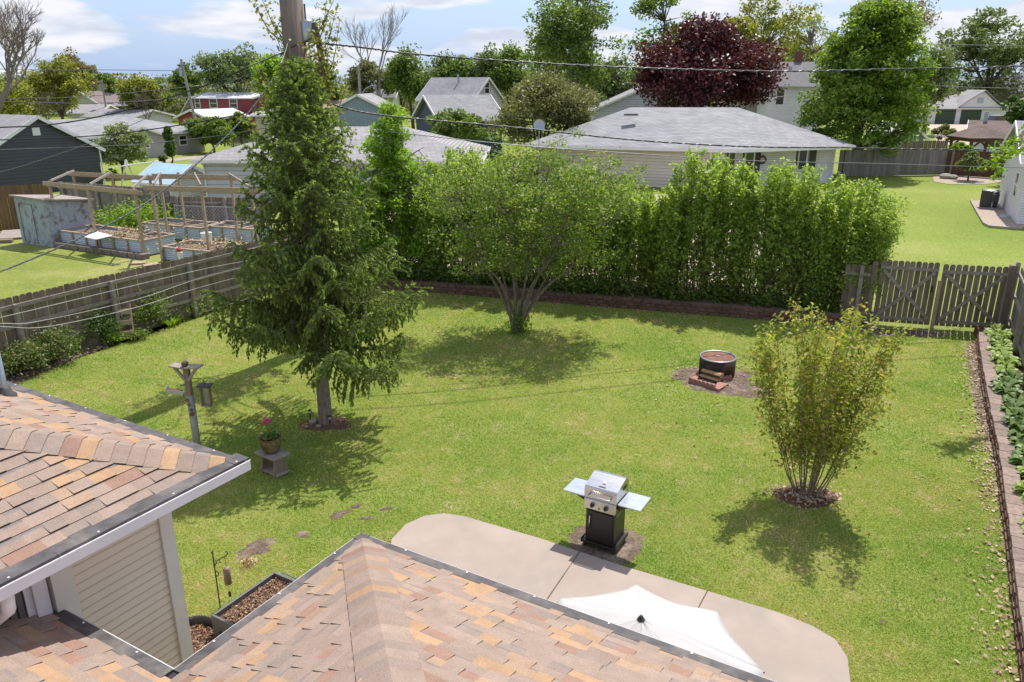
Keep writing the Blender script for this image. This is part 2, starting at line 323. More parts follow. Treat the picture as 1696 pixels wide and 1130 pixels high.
# patio slab
pe = [(648, 893), (672, 868), (702, 854), (735, 850), (770, 855), (900, 893), (1025, 935), (1160, 975), (1290, 1014), (1345, 1036), (1383, 1058), (1404, 1088), (1409, 1130), (1409, 1200)]
pp = [G(*q, 0.05) for q in pe]
pp = [(p.x, p.y) for p in pp] + [(3.2, 2.2), (-1.2, 4.4)]
mb = MB(); mb.prism(pp[::-1], -0.03, 0.05)
tag(mb.build('patio', M['concrete'], bevel=0.008), kind='structure')
mbj = MB()
for (a, b) in (((961, 912), (893, 1012)), ((1172, 978), (1120, 1075))):
    a = G(*a, 0.054); b = G(*b, 0.054); mbj.beam(a, b, 0.014, 0.006)
jt = mbj.build('patio_joint', M['soil']); tag(jt, kind='structure')

def blob(c, rx, ry, rz=0, n=40, jag=0.12, seed=1):
    r = random.Random(seed); ph = [r.uniform(0, 6.28) for _ in range(5)]
    out = []
    for k in range(n):
        a = 2*math.pi*k/n; q = 1 + jag*sum(math.sin((j+2)*a+ph[j])/(j+1) for j in range(5)) + r.uniform(-jag, jag)*0.5
        x = rx*q*math.cos(a); y = ry*q*math.sin(a)
        out.append((c[0]+x*math.cos(rz)-y*math.sin(rz), c[1]+x*math.sin(rz)+y*math.cos(rz)))
    return out
BLOBS = []
def soil(name, c, rx, ry, rz=0, mat='soil', h=0.035, seed=1, jag=0.12):
    pl = blob(c, rx, ry, rz, seed=seed, jag=jag); BLOBS.append(pl)
    mb = MB(); inner = [(c[0]+(p[0]-c[0])*0.6, c[1]+(p[1]-c[1])*0.6) for p in pl]; n = len(pl)
    for k in range(n):
        j = (k+1) % n; mb.face([(*pl[k], -0.004), (*pl[j], -0.004), (*inner[j], h), (*inner[k], h)])
    mb.face([(*p, h) for p in inner]); return tag(mb.build(name, M[mat], smooth=True), kind='structure')
SPR = G(540, 702); BUSH = G(1335, 822); FIRE = G(1194, 631) + Vector((0, 0.40, 0)); MST = G(855, 550); GRL = G(1001, 900); STOOL = G(455, 782)
soil('spruce_bed', SPR, 0.46, 0.36, 0, 'mulch', seed=3)
soil('shrub_bed', BUSH, 0.46, 0.38, 0, 'mulch', 0.05, seed=4)
soil('fire_pit_soil', (FIRE.x-0.05, FIRE.y-0.35), 1.05, 0.85, 0, 'soil', 0.02, seed=5, jag=0.18)
soil('grill_soil', (GRL.x, GRL.y-0.02), 0.62, 0.44, -GA, 'soil', 0.012, seed=6, jag=0.15)
soil('gate_soil', (GT0.x+0.3, GT0.y-0.75), 1.3, 0.38, -0.2, 'soil', 0.012, seed=8)
for i, (x, y, rx) in enumerate(((424, 908, .30), (640, 842, .09), (562, 852, .16), (590, 838, .1), (500, 885, .12), (608, 858, .1))):
    g = G(x, y); soil('bare_patch', g, rx, rx*0.6, 0.4, 'patch' if 'patch' in M else 'soil', 0.006, seed=20+i, jag=0.3)
# left fence bed
lb = [G(x, y) for x, y in ((-80, 668), (0, 645), (60, 622), (120, 598), (200, 570), (262, 549), (330, 520), (400, 490))]
lbp = [(p.x+random.uniform(-.08, .08), p.y+random.uniform(-.08, .08)) for p in lb] + [(LF1.x, LF1.y), (LF0.x+LFd.x*6, LF0.y+LFd.y*6)]
tag(sheet('flower_bed_soil', lbp, 0.006, M['soil']))
# right bed: wall line and soil behind it
RW = [G(x, y) for x, y in ((1617, 566), (1620, 600), (1627, 645), (1636, 700), (1648, 760), (1657, 830), (1666, 900), (1674, 980), (1683, 1060), (1692, 1140), (1700, 1220))]
bedz = 0.26
_rw = RW[:6]; _ls = [(p.x-0.30*(1-i/5.2)+0.05*math.sin(p.y*3.1), p.y) for i, p in enumerate(_rw)]+[(p.x+0.05, p.y) for p in _rw[::-1]]
tag(sheet('leaf_strip_soil', _ls, -0.002, M['soil']))
rbp = [(p.x+0.12, p.y) for p in RW] + [(RF1.x, RF1.y), (RF0.x, RF0.y), (RW[0].x+0.3, RF0.y-0.1)]
def inside(poly, X, Y):
    poly = np.asarray([(p[0], p[1]) for p in poly]); x = poly[:, 0]; y = poly[:, 1]; res = np.zeros(len(X), bool); j = len(poly)-1
    for i in range(len(poly)):
        c = ((y[i] > Y) != (y[j] > Y)) & (X < (x[j]-x[i])*(Y-y[i])/(y[j]-y[i]+1e-12)+x[i]); res ^= c; j = i
    return res
mb = MB(); mb.prism(rbp, -0.02, bedz-0.05); tag(mb.build('hosta_bed_soil', M['mulch']), kind='structure')
# raised bed behind the back wall
BWd = (BW1-BW0).normalized(); BWn = Vector((-BWd.y, BWd.x, 0))
mb = MB(); q0 = BW0 - BWd*2.5
mb.prism([(p.x, p.y) for p in (q0+BWn*0.1, BW1+BWn*0.1, BW1+BWn*2.6, q0+BWn*2.6)], -0.02, 0.26); tag(mb.build('hedge_bed_soil', M['soil']), kind='structure')

# ---- walls of blocks
def block_wall(name, label, path, n_rows, bh, bl, depth, side, mats, cap=True):
    t = thing(name, label, 'retaining wall', path[0])
    mb = MB(); mc = MB(); segs = []
    tot = sum((path[i+1]-path[i]).length for i in range(len(path)-1))
    def at(s):
        for i in range(len(path)-1):
            L = (path[i+1]-path[i]).length
            if s <= L or i == len(path)-2: return path[i] + (path[i+1]-path[i])*(s/L)
            s -= L
    for r in range(n_rows+(1 if cap else 0)):
        iscap = cap and r == n_rows; s = -(0.5*bl if r % 2 else 0)
        while s < tot:
            l = bl*random.uniform(0.93, 1.0)*(1.15 if iscap else 1); a = at(max(0, s+0.004)); b = at(min(tot, s+l-0.004)); s += l
            if (b-a).length < 0.03: continue
            d = (b-a).normalized(); nn = Vector((-d.y, d.x, 0))*side; j = random.uniform(-0.008, 0.008)
            off = nn*(depth/2 + r*0.012 + j - (0.02 if iscap else 0)); z = r*bh; hh = bh*(0.62 if iscap else 1)
            p = [a+off-nn*depth/2, b+off-nn*depth/2, b+off+nn*depth/2, a+off+nn*depth/2]
            if not iscap:     # split face: chamfer the front
                am = (a+b)/2 - nn*0.02; am += off-nn*depth/2; am.z = 0
                (mb).hexa([Vector((q.x, q.y, z)) for q in p] + [Vector((q.x, q.y, z+hh-0.004)) for q in p])
                fa = p[0] + d*0.03; fb = p[1]-d*0.03; o2 = -nn*0.02
                mb.hexa([Vector((q.x, q.y, z+0.012)) for q in (fa+o2, fb+o2, fb+nn*0.01, fa+nn*0.01)] + [Vector((q.x, q.y, z+hh-0.016)) for q in (fa+o2, fb+o2, fb+nn*0.01, fa+nn*0.01)])
            else:
                mc.hexa([Vector((q.x, q.y, z)) for q in p] + [Vector((q.x, q.y, z+hh)) for q in p])
    mb.build('block_courses', mats[0], t)
    if cap: mc.build('cap_stones', mats[1], t, bevel=0.006)
    return t
block_wall('retaining_wall', 'low reddish brown block retaining wall along the foot of the tall hedge', [BW0-BWd*2.5, BW1], 3, 0.10, 0.30, 0.2, 1, (M['block'], M['block']), cap=False)
block_wall('garden_wall', 'curved low block wall with pale cap stones edging the hosta bed', RW, 2, 0.105, 0.30, 0.24, 1, (M['block'], M['blockgrey']))

# ------------------------------------------------------------ own house
SL = 0.42; TH = math.atan(SL); CT = math.cos(TH); ST = math.sin(TH)
def clip(poly, a, b, c):          # keep a*u+b*v+c >= 0
    out = []
    for i in range(len(poly)):
        p, q = poly[i], poly[(i+1) % len(poly)]; fp = a*p[0]+b*p[1]+c; fq = a*q[0]+b*q[1]+c
        if fp >= 0: out.append(p)
        if (fp >= 0) != (fq >= 0):
            t = fp/(fp-fq); out.append((p[0]+(q[0]-p[0])*t, p[1]+(q[1]-p[1])*t))
    return out
PAL = [((0.305, 0.232, 0.192), 44), ((0.33, 0.252, 0.21), 24), ((0.44, 0.272, 0.148), 12), ((0.39, 0.262, 0.178), 13), ((0.30, 0.168, 0.128), 9), ((0.262, 0.212, 0.188), 12)]
PW = [w for _, w in PAL]
def pick(r):
    c = r.choices([p for p, _ in PAL], PW)[0]; k = r.uniform(0.92, 1.07); return tuple((x*.68+y*.32)*k*.95 for x, y in zip(c, (0.33, 0.24, 0.18)))
def shingles(mb, O, u, v, poly, seed, umax=11, umin=-11):
    r = random.Random(seed); n = u.cross(v)
    if n.z < 0: n = -n
    us = [p[0] for p in poly]; vs = [p[1] for p in poly]; EX = 0.115
    area2 = sum(poly[i][0]*poly[(i+1) % len(poly)][1]-poly[(i+1) % len(poly)][0]*poly[i][1] for i in range(len(poly)))
    pl = poly if area2 > 0 else poly[::-1]
    planes = []
    for i in range(len(pl)):
        p, q = pl[i], pl[(i+1) % len(pl)]; a = -(q[1]-p[1]); b = q[0]-p[0]; planes.append((a, b, -(a*p[0]+b*p[1])))
    V = min(vs); row = 0
    while V < max(vs):
        U = min(us) - r.uniform(0, 0.3); raised = r.random() < 0.5
        while U < max(us):
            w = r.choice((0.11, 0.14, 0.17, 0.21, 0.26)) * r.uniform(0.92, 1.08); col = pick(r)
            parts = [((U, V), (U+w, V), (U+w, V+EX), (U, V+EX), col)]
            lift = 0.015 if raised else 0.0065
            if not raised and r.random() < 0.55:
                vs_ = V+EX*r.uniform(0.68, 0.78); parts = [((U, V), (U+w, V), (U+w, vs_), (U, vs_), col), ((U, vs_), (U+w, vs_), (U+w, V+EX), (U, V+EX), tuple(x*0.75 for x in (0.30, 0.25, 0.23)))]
            first = True
            for pt in parts:
                q = [pt[0], pt[1], pt[2], pt[3]]
                for (a, b, c) in planes:
                    q = clip(q, a, b, c)
                    if len(q) < 3: break
                if len(q) >= 3:
                    f = lambda p: O + u*p[0] + v*p[1] + n*(lift*(1-(p[1]-V)/EX)+0.001)
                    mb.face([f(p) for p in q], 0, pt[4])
                    if first:
                        bot = sorted([p for p in q if abs(p[1]-V) < 1e-6])
                        if len(bot) >= 2:
                            a, b = bot[0], bot[-1]; mb.face([O+u*a[0]+v*a[1]-n*0.004, O+u*b[0]+v*b[1]-n*0.004, f(b), f(a)], 0, (0.09, 0.07, 0.06))
                        if raised:
                            for ue in (U, U+w):
                                e = [p for p in q if abs(p[0]-ue) < 1e-6]
                                if len(e) >= 2: mb.face([O+u*e[0][0]+v*e[0][1], O+u*e[-1][0]+v*e[-1][1], f(e[-1]), f(e[0])], 0, (0.12, 0.1, 0.09))
                first = False
            U += w; raised = not raised if r.random() < 0.8 else raised
        V += EX; row += 1
def roof_base(mb, O, u, v, poly):
    n = u.cross(v)
    if n.z < 0: n = -n
    top = [O+u*p[0]+v*p[1]-n*0.006 for p in poly]; bot = [p-n*0.12 for p in top]; k = len(poly)
    mb.face(top, 0, (0.1, 0.08, 0.075)); mb.face(bot[::-1], 0, (0.4, 0.38, 0.36))
    for i in range(k):
        j = (i+1) % k; mb.face([bot[i], bot[j], top[j], top[i]], 0, (0.1, 0.08, 0.075))
def hipcap(mb, A, B, na, nb, seed, hw=0.155):
    hd = (B-A).normalized()
    na = (na - hd*na.dot(hd)).normalized(); nb = (nb - hd*nb.dot(hd)).normalized()
    """overlapping folded cap shingles from A up to B; na, nb horizontal-ish directions down each side (unit, in plane)"""
    r = random.Random(seed); d = (B-A); L = d.length; d.normalize(); s = 0.0
    while s < L:
        c = pick(r); c = c if r.random() < 0.75 else tuple(x*0.9 for x in c)
        p0 = A + d*s + UP*0.030; p1 = A + d*min(L, s+0.135) + UP*0.022
        for nn in (na, nb):
            prev = None
            for k in range(4):
                f = k/3; rd = -UP*0.012*(f**2)
                a = p0 + nn*hw*f + rd; b = p1 + nn*hw*f + rd
                if prev: mb.face([prev[0], a, b, prev[1]], 0, c)
                prev = (a, b)
            e0 = p0 + nn*hw-UP*0.012; mb.face([p0-UP*0.02, e0-UP*0.02, e0, p0], 0, (0.10, 0.08, 0.07))
            e1 = p1 + nn*hw-UP*0.012; mb.face([e0, e0-UP*0.022, e1-UP*0.02, e1], 0, (0.05, 0.04, 0.04))
        s += 0.12
m, nt, b, o = newmat('roof_shingles'); at = nt.nodes.new('ShaderNodeAttribute'); at.attribute_name = 'tone'
n = noise(nt, 150, 4, 0.8); rr = ramp(nt, [(0.32, (0.66,)*3), (0.68, (1.36,)*3)]); nt.links.new(n.outputs['Fac'], rr.inputs[0])
n2 = noise(nt, 9, 4, 0.6); r2 = ramp(nt, [(0.3, (0.9,)*3), (0.7, (1.08,)*3)]); nt.links.new(n2.outputs['Fac'], r2.inputs[0])
c_ = mixc(nt, 1, mixc(nt, 1, at.outputs['Color'], rr.outputs[0], 'MULTIPLY'), r2.outputs[0], 'MULTIPLY')
nt.links.new(c_, b.inputs['Base Color']); b.inputs['Roughness'].default_value = 0.95; b.inputs['Specular IOR Level'].default_value = 0.2; bump(nt, b, n.outputs['Fac'], 0.5, 0.004)
M['shingle'] = m
ZL, ZM = 3.3, 2.6
C = G(412, 760, ZL); D = G(598, 885, ZM); I0 = G(285, 1110, ZM)
dI = (D-I0).dot(E1); I = D - E1*dI
house = thing('house', 'beige sided house with hipped orange and taupe shingle roofs in the foreground', 'house', (0.5, 1.0, 0))
GW = 0.13; GN = 0.075
roofL = MB(); roofM = MB()
# left wing: planes L1 (faces -E2) and L2 (faces E1)
O1 = C + (E2-E1)*GW; vL1 = (E2*CT + UP*ST); vL2 = (-E1*CT + UP*ST); T = 4.0
P1 = [(0, 0), (9, 0), (9, T/CT), (T, T/CT)]; P2 = [(0, 0), (2*T, 0), (T, T/CT)]
for pl, u, v, sd_ in ((P1, -E1, vL1, 1), (P2, E2, vL2, 2)):
    roof_base(roofL, O1, u, v, pl)
    vis = [p for p in pl]
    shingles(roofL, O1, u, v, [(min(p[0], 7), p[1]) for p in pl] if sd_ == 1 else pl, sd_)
O3 = O1 + E2*2*T; roof_base(roofL, O3, -E1, (-E2*CT+UP*ST), [(0, 0), (9, 0), (9, T/CT), (T, T/CT)])
hipcap(roofL, O1, O1 + (E2-E1)*T + UP*SL*T, (-E2*CT-UP*ST+(-E1)*0.0), (E1*CT-UP*ST), 5, 0.20)
# main roof: F-left (faces E2), F-right (faces E1), M (faces E1)
O2 = D + (-E1-E2)*GN; vFl = (-E2*CT+UP*ST); vFr = (-E1*CT+UP*ST); TM = 7.5
gI = I + (-E1-E2)*GN          # inner corner of shingles; eave band continues
Lf = (O2-gI).length
roof_base(roofM, O2, -E1, vFl, [(0, 0), (Lf, 0), (Lf+TM, TM/CT), (TM, TM/CT)])
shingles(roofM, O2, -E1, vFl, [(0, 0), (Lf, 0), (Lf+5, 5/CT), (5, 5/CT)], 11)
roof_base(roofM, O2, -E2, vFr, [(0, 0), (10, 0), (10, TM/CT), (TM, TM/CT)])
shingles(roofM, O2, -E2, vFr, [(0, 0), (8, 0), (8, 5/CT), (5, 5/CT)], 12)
uw = (C + E2*0.5 - gI).dot(E2)
roof_base(roofM, gI, E2, vFr, [(0, 0), (uw, 0), (uw, 4/CT), (-4, 4/CT)])
shingles(roofM, gI, E2, vFr, [(0, 0), (uw, 0), (uw, 4/CT), (-4, 4/CT)], 13)
hipcap(roofM, O2, O2 + (-E1-E2)*6 + UP*SL*6, (E2*CT-UP*ST), (E1*CT-UP*ST), 15, 0.185)
rl = roofL.build('wing_roof', M['shingle'], house); rm = roofM.build('main_roof', M['shingle'], house)
# gutters
M['guard'] = surf('gutter_guard', (0.115, 0.105, 0.105), (0.055, 0.05, 0.05), 6, 0.7, 0.1, c3=(0.16, 0.14, 0.13), c3scale=4)
def gutter(a, b, out, wid, white_h, name='gutter'):
    g = MB(); d = (b-a).normalized(); L = (b-a).length
    top = [a, b, b-out*(wid+0.02), a-out*(wid+0.02)]
    g.hexa([p-UP*0.012 for p in top]+[p+(UP*0.012 if k < 2 else UP*0.018) for k, p in enumerate(top)], 0)
    g.hexa([p-UP*white_h for p in (a+out*0.015, b+out*0.015, b-out*0.1, a-out*0.1)]+[p-UP*0.014 for p in (a+out*0.015, b+out*0.015, b-out*0.1, a-out*0.1)], 1)
    g.tube([a+out*0.017-UP*0.006, b+out*0.017-UP*0.006], 0.004, 8, 1)
    s = 0.35
    while s < L: 
        p = a+d*s - out*0.02 + UP*0.016; g.box(p, (0.013, 0.013, 0.008), ROTG, 1); s += 0.61
        if s < L: g.box(a+d*(s-0.3)-out*(0.05)+UP*0.014, (0.004, wid*1.1, 0.003), ROTG+ (0 if abs(out.dot(E1)) > .5 else math.pi/2), 0)
    return g.build(name, [M['guard'], M['white']], house)
gutter(C-E1*9, C, -E2, GW, 0.095)
gutter(C-E1*(GW-.085), C-E1*(GW-.085)+E2*8, E1, 0.085, 0.05)
gutter(D, I, E2, GN, 0.03); gutter(D-E2*10, D, E1, GN, 0.03)
gutter(I, I+E2*(uw+0.06), E1, GN, 0.05)
# walls
M['lapshade'] = surf('siding_lap_shade', (0.50, 0.43, 0.35), (0.45, 0.385, 0.31), 3, 0.7, 0)  # lap shade painted as a darker beige strip along each lower edge
M['siding'] = surf('beige_siding', (0.80, 0.68, 0.57), (0.74, 0.63, 0.53), 2, 0.5, 0.05, 0.003)
OV = 0.5; Wc = C + E2*OV - E1*OV; wall = MB()
ph = 0.078; k = 0; s0, s1 = 0.1, 7.0
def lapwall(mb, A, d, out, z0, z1, L0, L1):
    z = z0
    while z < z1:
        a = A + d*L0; b = A + d*L1; zt = min(z+ph, z1)
        f = lambda p, zz, o_: Vector((p.x, p.y, zz)) + out*o_
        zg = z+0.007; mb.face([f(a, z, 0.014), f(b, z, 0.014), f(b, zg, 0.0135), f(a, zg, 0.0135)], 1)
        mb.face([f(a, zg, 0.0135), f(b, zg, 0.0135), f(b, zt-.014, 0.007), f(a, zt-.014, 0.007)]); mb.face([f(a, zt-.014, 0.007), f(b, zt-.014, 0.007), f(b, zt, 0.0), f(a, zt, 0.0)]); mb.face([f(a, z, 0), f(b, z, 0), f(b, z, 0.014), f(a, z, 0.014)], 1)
        z += ph
lapwall(wall, Wc, -E1, -E2, 0.2, ZL-0.05, 0.06, 7.5)
lapwall(wall, Wc, E2, E1, 0.2, ZL-0.05, 0.06, 7.0)
iw = [Wc, Wc-E1*7.5, Wc-E1*7.5+E2*7, Wc+E2*7]
iw = [p + (E2-E1)*0.004 for p in iw]
wall.prism([(p.x, p.y) for p in iw][::-1], 0.0, ZL-0.02)
Dw = D - E1*OV - E2*OV; Iw = I - E1*OV - E2*OV
mw = [Dw, Iw, Iw + E2*(uw+OV-0.3), Iw+E2*(uw+OV-0.3)-E1*5, Dw-E2*9-E1*6, Dw-E2*9]
wall.prism([(p.x, p.y) for p in mw], 0.0, ZM-0.1)
lapwall(wall, Dw, -E2, E1, 0.2, ZM-0.1, 0.0, 9)
wo_ = wall.build('wall', [M['siding'], M['lapshade']], house)
sof = MB()
q = [C, C-E1*8.8, C-E1*8.8+E2*0.52, C+E2*0.52-E1*0.52+E1*0.52]
sof.prism([(p.x, p.y) for p in (C+(E2-E1)*0.1, C-E1*8.8+E2*0.1, C-E1*8.8+E2*0.7, C-E1*0.7+E2*0.7)], ZL-0.13, ZL-0.10)
sof.prism([(p.x, p.y) for p in (C+(E2-E1)*0.1, C-E1*0.7+E2*0.7, C-E1*0.7+E2*7, C+E2*7-E1*0.1)], ZL-0.134, ZL-0.104)
sof.build('soffit', M['offwhite'], house)
tr = MB()
def wp(s, z, o_=0.0): return Wc - E1*s - E2*o_ + UP*(z-Wc.z)
def onwall(s0, s1, z0, z1, o0, o1, mb, m=0):
    mb.hexa([wp(s0, z0, o1), wp(s1, z0, o1), wp(s1, z0, o0), wp(s0, z0, o0), wp(s0, z1, o1), wp(s1, z1, o1), wp(s1, z1, o0), wp(s0, z1, o0)], m)
onwall(-0.03, 0.09, 0.1, ZL-0.13, -0.02, 0.035, tr)
onwall(0.86, 1.02, 0.1, ZL-0.13, -0.01, 0.09, tr)
tr.build('corner_trim', M['offwhite'], house)
wf = MB(); wz0, wz1, ws0, ws1 = 1.35, 2.95, 1.14, 2.5
for (a, b, c_, d_) in ((ws0-0.1, ws0, wz0-.1, wz1+.1), (ws1, ws1+0.1, wz0-.1, wz1+.1), (ws0, ws1, wz1, wz1+.1), (ws0, ws1, wz0-.1, wz0)): onwall(a, b, c_, d_, 0.0, 0.06, wf)
zm = 2.18
onwall(ws0, ws1, zm, zm+0.06, 0.0, 0.05, wf)
for (a, b, c_, d_) in ((ws0, ws0+.05, wz0, wz1), (ws1-.05, ws1, wz0, wz1), (ws0, ws1, wz1-.05, wz1), (ws0, ws1, wz0, wz0+.05)): onwall(a, b, c_, d_, 0.0, 0.035, wf)
wfo = wf.build('window', M['white'], house)
gl = MB(); onwall(ws0+.05, ws1-.05, wz0+.05, wz1-.05, 0.018, 0.022, gl); gl.build('pane', M['glass'], wfo)
cu = MB()
for k in range(14): onwall(ws0+.06+k*.055, ws0+.10+k*.055, wz0+.06, wz1-.06, 0.0225, 0.0235, cu)
M['curtain'] = surf('window_blind', (0.20, 0.17, 0.15), (0.12, 0.10, 0.09), 4, 0.8, 0); cu.build('blind', M['curtain'], wfo)
dsp = MB(); p0 = wp(1.62, 3.1, 0.30); dsp.tube([wp(1.45, 3.2, 0.42), wp(1.45, 3.05, 0.4), wp(1.5, 2.8, 0.1), wp(1.5, 2.5, 0.08), wp(1.5, 0.3, 0.08)], 0.045, 8); dsp.build('downspout', M['white'], house, smooth=True)
# vent pipe on the wing roof
nL2 = E2.cross(vL2); nL2 = nL2 if nL2.z > 0 else -nL2
vp = onplane(9, 655, O1, nL2); vm = MB()
vm.lathe([(0.001, 0.56), (0.036, 0.56), (0.036, 0.0)], vp, 14, 0)
vm.lathe([(0.038, 0.09), (0.055, 0.08), (0.065, 0.03), (0.10, 0.0), (0.10, -0.04)], vp, 16, 1)
vm.build('vent_pipe', [M['galv'], M['darkmetal']], house, smooth=True)
# ------------------------------------------------------------ fences and gates
def board(mb, A, d, w, h, th, z0=0.0, ear=0.025, jit=0.0):
    nn = Vector((-d.y, d.x, 0))*th/2; lean = d*random.uniform(-jit, jit)*h
    pr = [(0, z0), (w, z0), (w, h-ear*1.4), (w-ear, h), (ear, h), (0, h-ear*1.4)]
    f = [A + d*p[0] + UP*p[1] + lean*(p[1]/h) for p in pr]; i = len(mb.v)
    mb.v += [tuple(p-nn) for p in f] + [tuple(p+nn) for p in f]
    mb.f += [tuple(i+k for k in range(6)), tuple(i+11-k for k in range(6))] + [(i+(k+1) % 6, i+k, i+6+k, i+6+(k+1) % 6) for k in range(6)]
    mb.m += [0]*8; mb.c += [None]*8
def fence(name, label, p0, p1, h, side, bmat, rmat, rails=(0.35, 0.95, 1.5), bw=0.14, gap=0.012, post=2.4, posth=None, z0=0.03, ear=0.025, jv=0.012, group=None, cat='fence', pw=0.1, phase=0.4):
    p0 = Vector((p0[0], p0[1], 0)); p1 = Vector((p1[0], p1[1], 0)); t = thing(name, label, cat, p0, 0, group)
    L = (p1-p0).length; d = (p1-p0)/L; n = Vector((-d.y, d.x, 0))*side; mb = MB(); s = 0
    while s < L-bw*0.5:
        board(mb, p0+d*s, d, bw, h+random.uniform(-jv, jv), 0.018, z0, ear, 0.004); s += bw+gap
    mb.build('board_panel', bmat, t)
    if rails:
        rb = MB()
        for z in rails:
            s = 0
            while s < L:
                e = min(L, s+post); rb.beam(p0+d*(s+.004)+n*0.035+UP*(z+random.uniform(-.012, .012)), p0+d*e+n*0.035+UP*(z+random.uniform(-.012, .012)), 0.04, 0.09); s += post
        rb.build('rail', rmat, t)
    s = phase
    while s < L+0.01:
        pb = MB(); hh = (posth or h)+random.uniform(-.02, .02); q = p0+d*s+n*0.105
        pb.box(q+UP*hh/2, (pw, pw, hh), math.atan2(d.y, d.x)); pb.box(q+UP*(hh+0.008), (pw*0.8, pw*0.8, 0.02), math.atan2(d.y, d.x))
        pb.build('post', rmat, t); s += post
    return t
fence('wooden_fence', 'weathered dog-eared wooden fence with rails and posts along the left flower bed', LF0, LF1, 1.72, -1, M['fence'], M['rail'], posth=1.55, rails=(0.5, 1.05, 1.5))
fence('wooden_fence', 'weathered wooden fence running beside the hosta bed on the right', RF0, RF1, 1.8, 1 if (-RFd.y) < 0 else -1, M['fencegrey'], M['rail'], posth=1.9, rails=(0.4, 1.0, 1.6), phase=0.1)
def gate(label, a, b, h):
    t = thing('gate', label, 'gate', a, 0, 'double yard gates'); L = (b-a).length; d = (b-a)/L; n = Vector((d.y, -d.x, 0))
    mb = MB(); k = 10; bw = 0.128; st = (L-bw)/(k-1)
    for i in range(k): board(mb, a+d*st*i, d, bw, h+random.uniform(-.008, .008), 0.02, 0.09, 0.03, 0.003)
    mb.build('picket_panel', M['fence'], t)
    for z in (0.22, h-0.2):
        r = MB(); r.beam(a+n*0.03+UP*z, b+n*0.03+UP*z, 0.036, 0.09); r.build('rail', M['rail'], t)
    for (z0, z1) in ((0.28, h-0.26), (h-0.26, 0.28)):
        r = MB(); o_ = 0.03 if z0 < z1 else 0.034
        r.beam(a+d*0.08+n*(o_+0.03)+UP*z0, b-d*0.08+n*(o_+0.03)+UP*z1, 0.03, 0.09, up=n.cross(d)); r.build('brace', M['rail'], t)
    return t
gd = (GT1-GT0).normalized()
ga = gate('left leaf of the wooden double gate, next to the hedge', GT0+gd*0.12, GTM-gd*0.05, 1.82)
gb = gate('right leaf of the wooden double gate, next to the corner fence', GTM+gd*0.05, GT1-gd*0.08, 1.79)
lm_ = MB(); lm_.box(GTM-gd*0.16+Vector((gd.y, -gd.x, 0))*0.05+UP*1.1, (0.05, 0.03, 0.16), math.atan2(gd.y, gd.x)); lm_.build('latch', M['black'], ga)
def post(label, p, h, w=0.12, mat='fence', name='gate_post'):
    mb = MB(); mb.box(p+UP*h/2, (w, w, h), math.atan2(gd.y, gd.x)); mb.box(p+UP*(h+.01), (w*.8, w*.8, .02), math.atan2(gd.y, gd.x))
    o = mb.build(name, M[mat]); return tag(o, label, 'post')
ngd = Vector((gd.y, -gd.x, 0))
post('pale wooden prop post standing where the two gate leaves meet', GTM+ngd*0.11, 1.35, 0.075, 'lumber')
post('dark square gate post at the hedge end of the double gate', GT0-gd*0.02, 1.75, 0.14)
post('dark square gate post in the corner beside the right fence', GT1+gd*0.02, 1.82, 0.15)
fence('wooden_fence', 'short weathered fence panel between hedge and gate', GT0-gd*0.75, GT0-gd*0.1, 1.65, -1, M['fence'], M['rail'], rails=(0.3, 1.4), post=5, gap=0.004)
# ------------------------------------------------------------ grill
t = thing('gas_grill', 'stainless steel lidded gas grill with black cabinet at the patio edge', 'grill', (GRL.x, GRL.y, 0.0), ROTG); t.scale = (0.93, 0.93, 0.93)
def LB(name, mats, fn, parent=t, smooth=False, bevel=0, label=None):
    b_ = MB(); fn(b_); return b_.build(name, mats, parent, world=False, smooth=smooth, bevel=bevel, label=label)
tray = LB('base_tray', M['black'], lambda b: (b.box((0, 0, 0.11), (0.58, 0.52, 0.035)), b.box((0.285, 0, 0.14), (0.012, 0.52, 0.03)), b.box((-0.285, 0, 0.14), (0.012, 0.52, 0.03))), bevel=0.006)
for sx in (-1, 1):
    for sy in (-1, 1):
        def cs(b, sx=sx, sy=sy):
            b.tube([(sx*0.24-0.012, sy*0.21, 0.045), (sx*0.24+0.012, sy*0.21, 0.045)], 0.04, 14); b.box((sx*0.24, sy*0.21, 0.08), (0.04, 0.03, 0.03))
        LB('caster', M['black'], cs)
cab = LB('cabinet', M['black'], lambda b: (b.box((0, 0.0, 0.42), (0.47, 0.42, 0.585)), b.box((0, 0.0, 0.77), (0.49, 0.44, 0.12))), bevel=0.004)
door = LB('door', M['black'], lambda b: b.box((0, -0.218, 0.40), (0.40, 0.014, 0.50)), bevel=0.004)
LB('handle', M['steel'], lambda b: b.tube([(-0.155, -0.225, 0.36), (-0.155, -0.255, 0.37), (-0.155, -0.262, 0.47), (-0.155, -0.255, 0.57), (-0.155, -0.225, 0.58)], 0.010, 8), parent=door, smooth=True)
def vents(b):
    for i in range(5):
        b.box((0.2365, -0.12+i*0.035, 0.62), (0.003, 0.016, 0.05))
LB('vent', M['galv'], vents)
def panel(b):
    b.hexa([(-0.26, -0.285, 0.715), (0.26, -0.285, 0.715), (0.26, -0.22, 0.70), (-0.26, -0.22, 0.70), (-0.26, -0.245, 0.86), (0.26, -0.245, 0.86), (0.26, -0.20, 0.87), (-0.26, -0.20, 0.87)])
pn = LB('control_panel', M['steel'], panel, bevel=0.012)
for kx in (-0.11, 0.11):
    def kn(b, kx=kx):
        b.tube([(kx, -0.262, 0.79), (kx, -0.275, 0.787)], 0.042, 18, 1); b.tube([(kx, -0.272, 0.787), (kx, -0.305, 0.779)], [0.034, 0.027], 16, 0); b.box((kx, -0.308, 0.778), (0.010, 0.014, 0.05))
    LB('knob', [M['black'], M['steel']], kn, parent=pn)
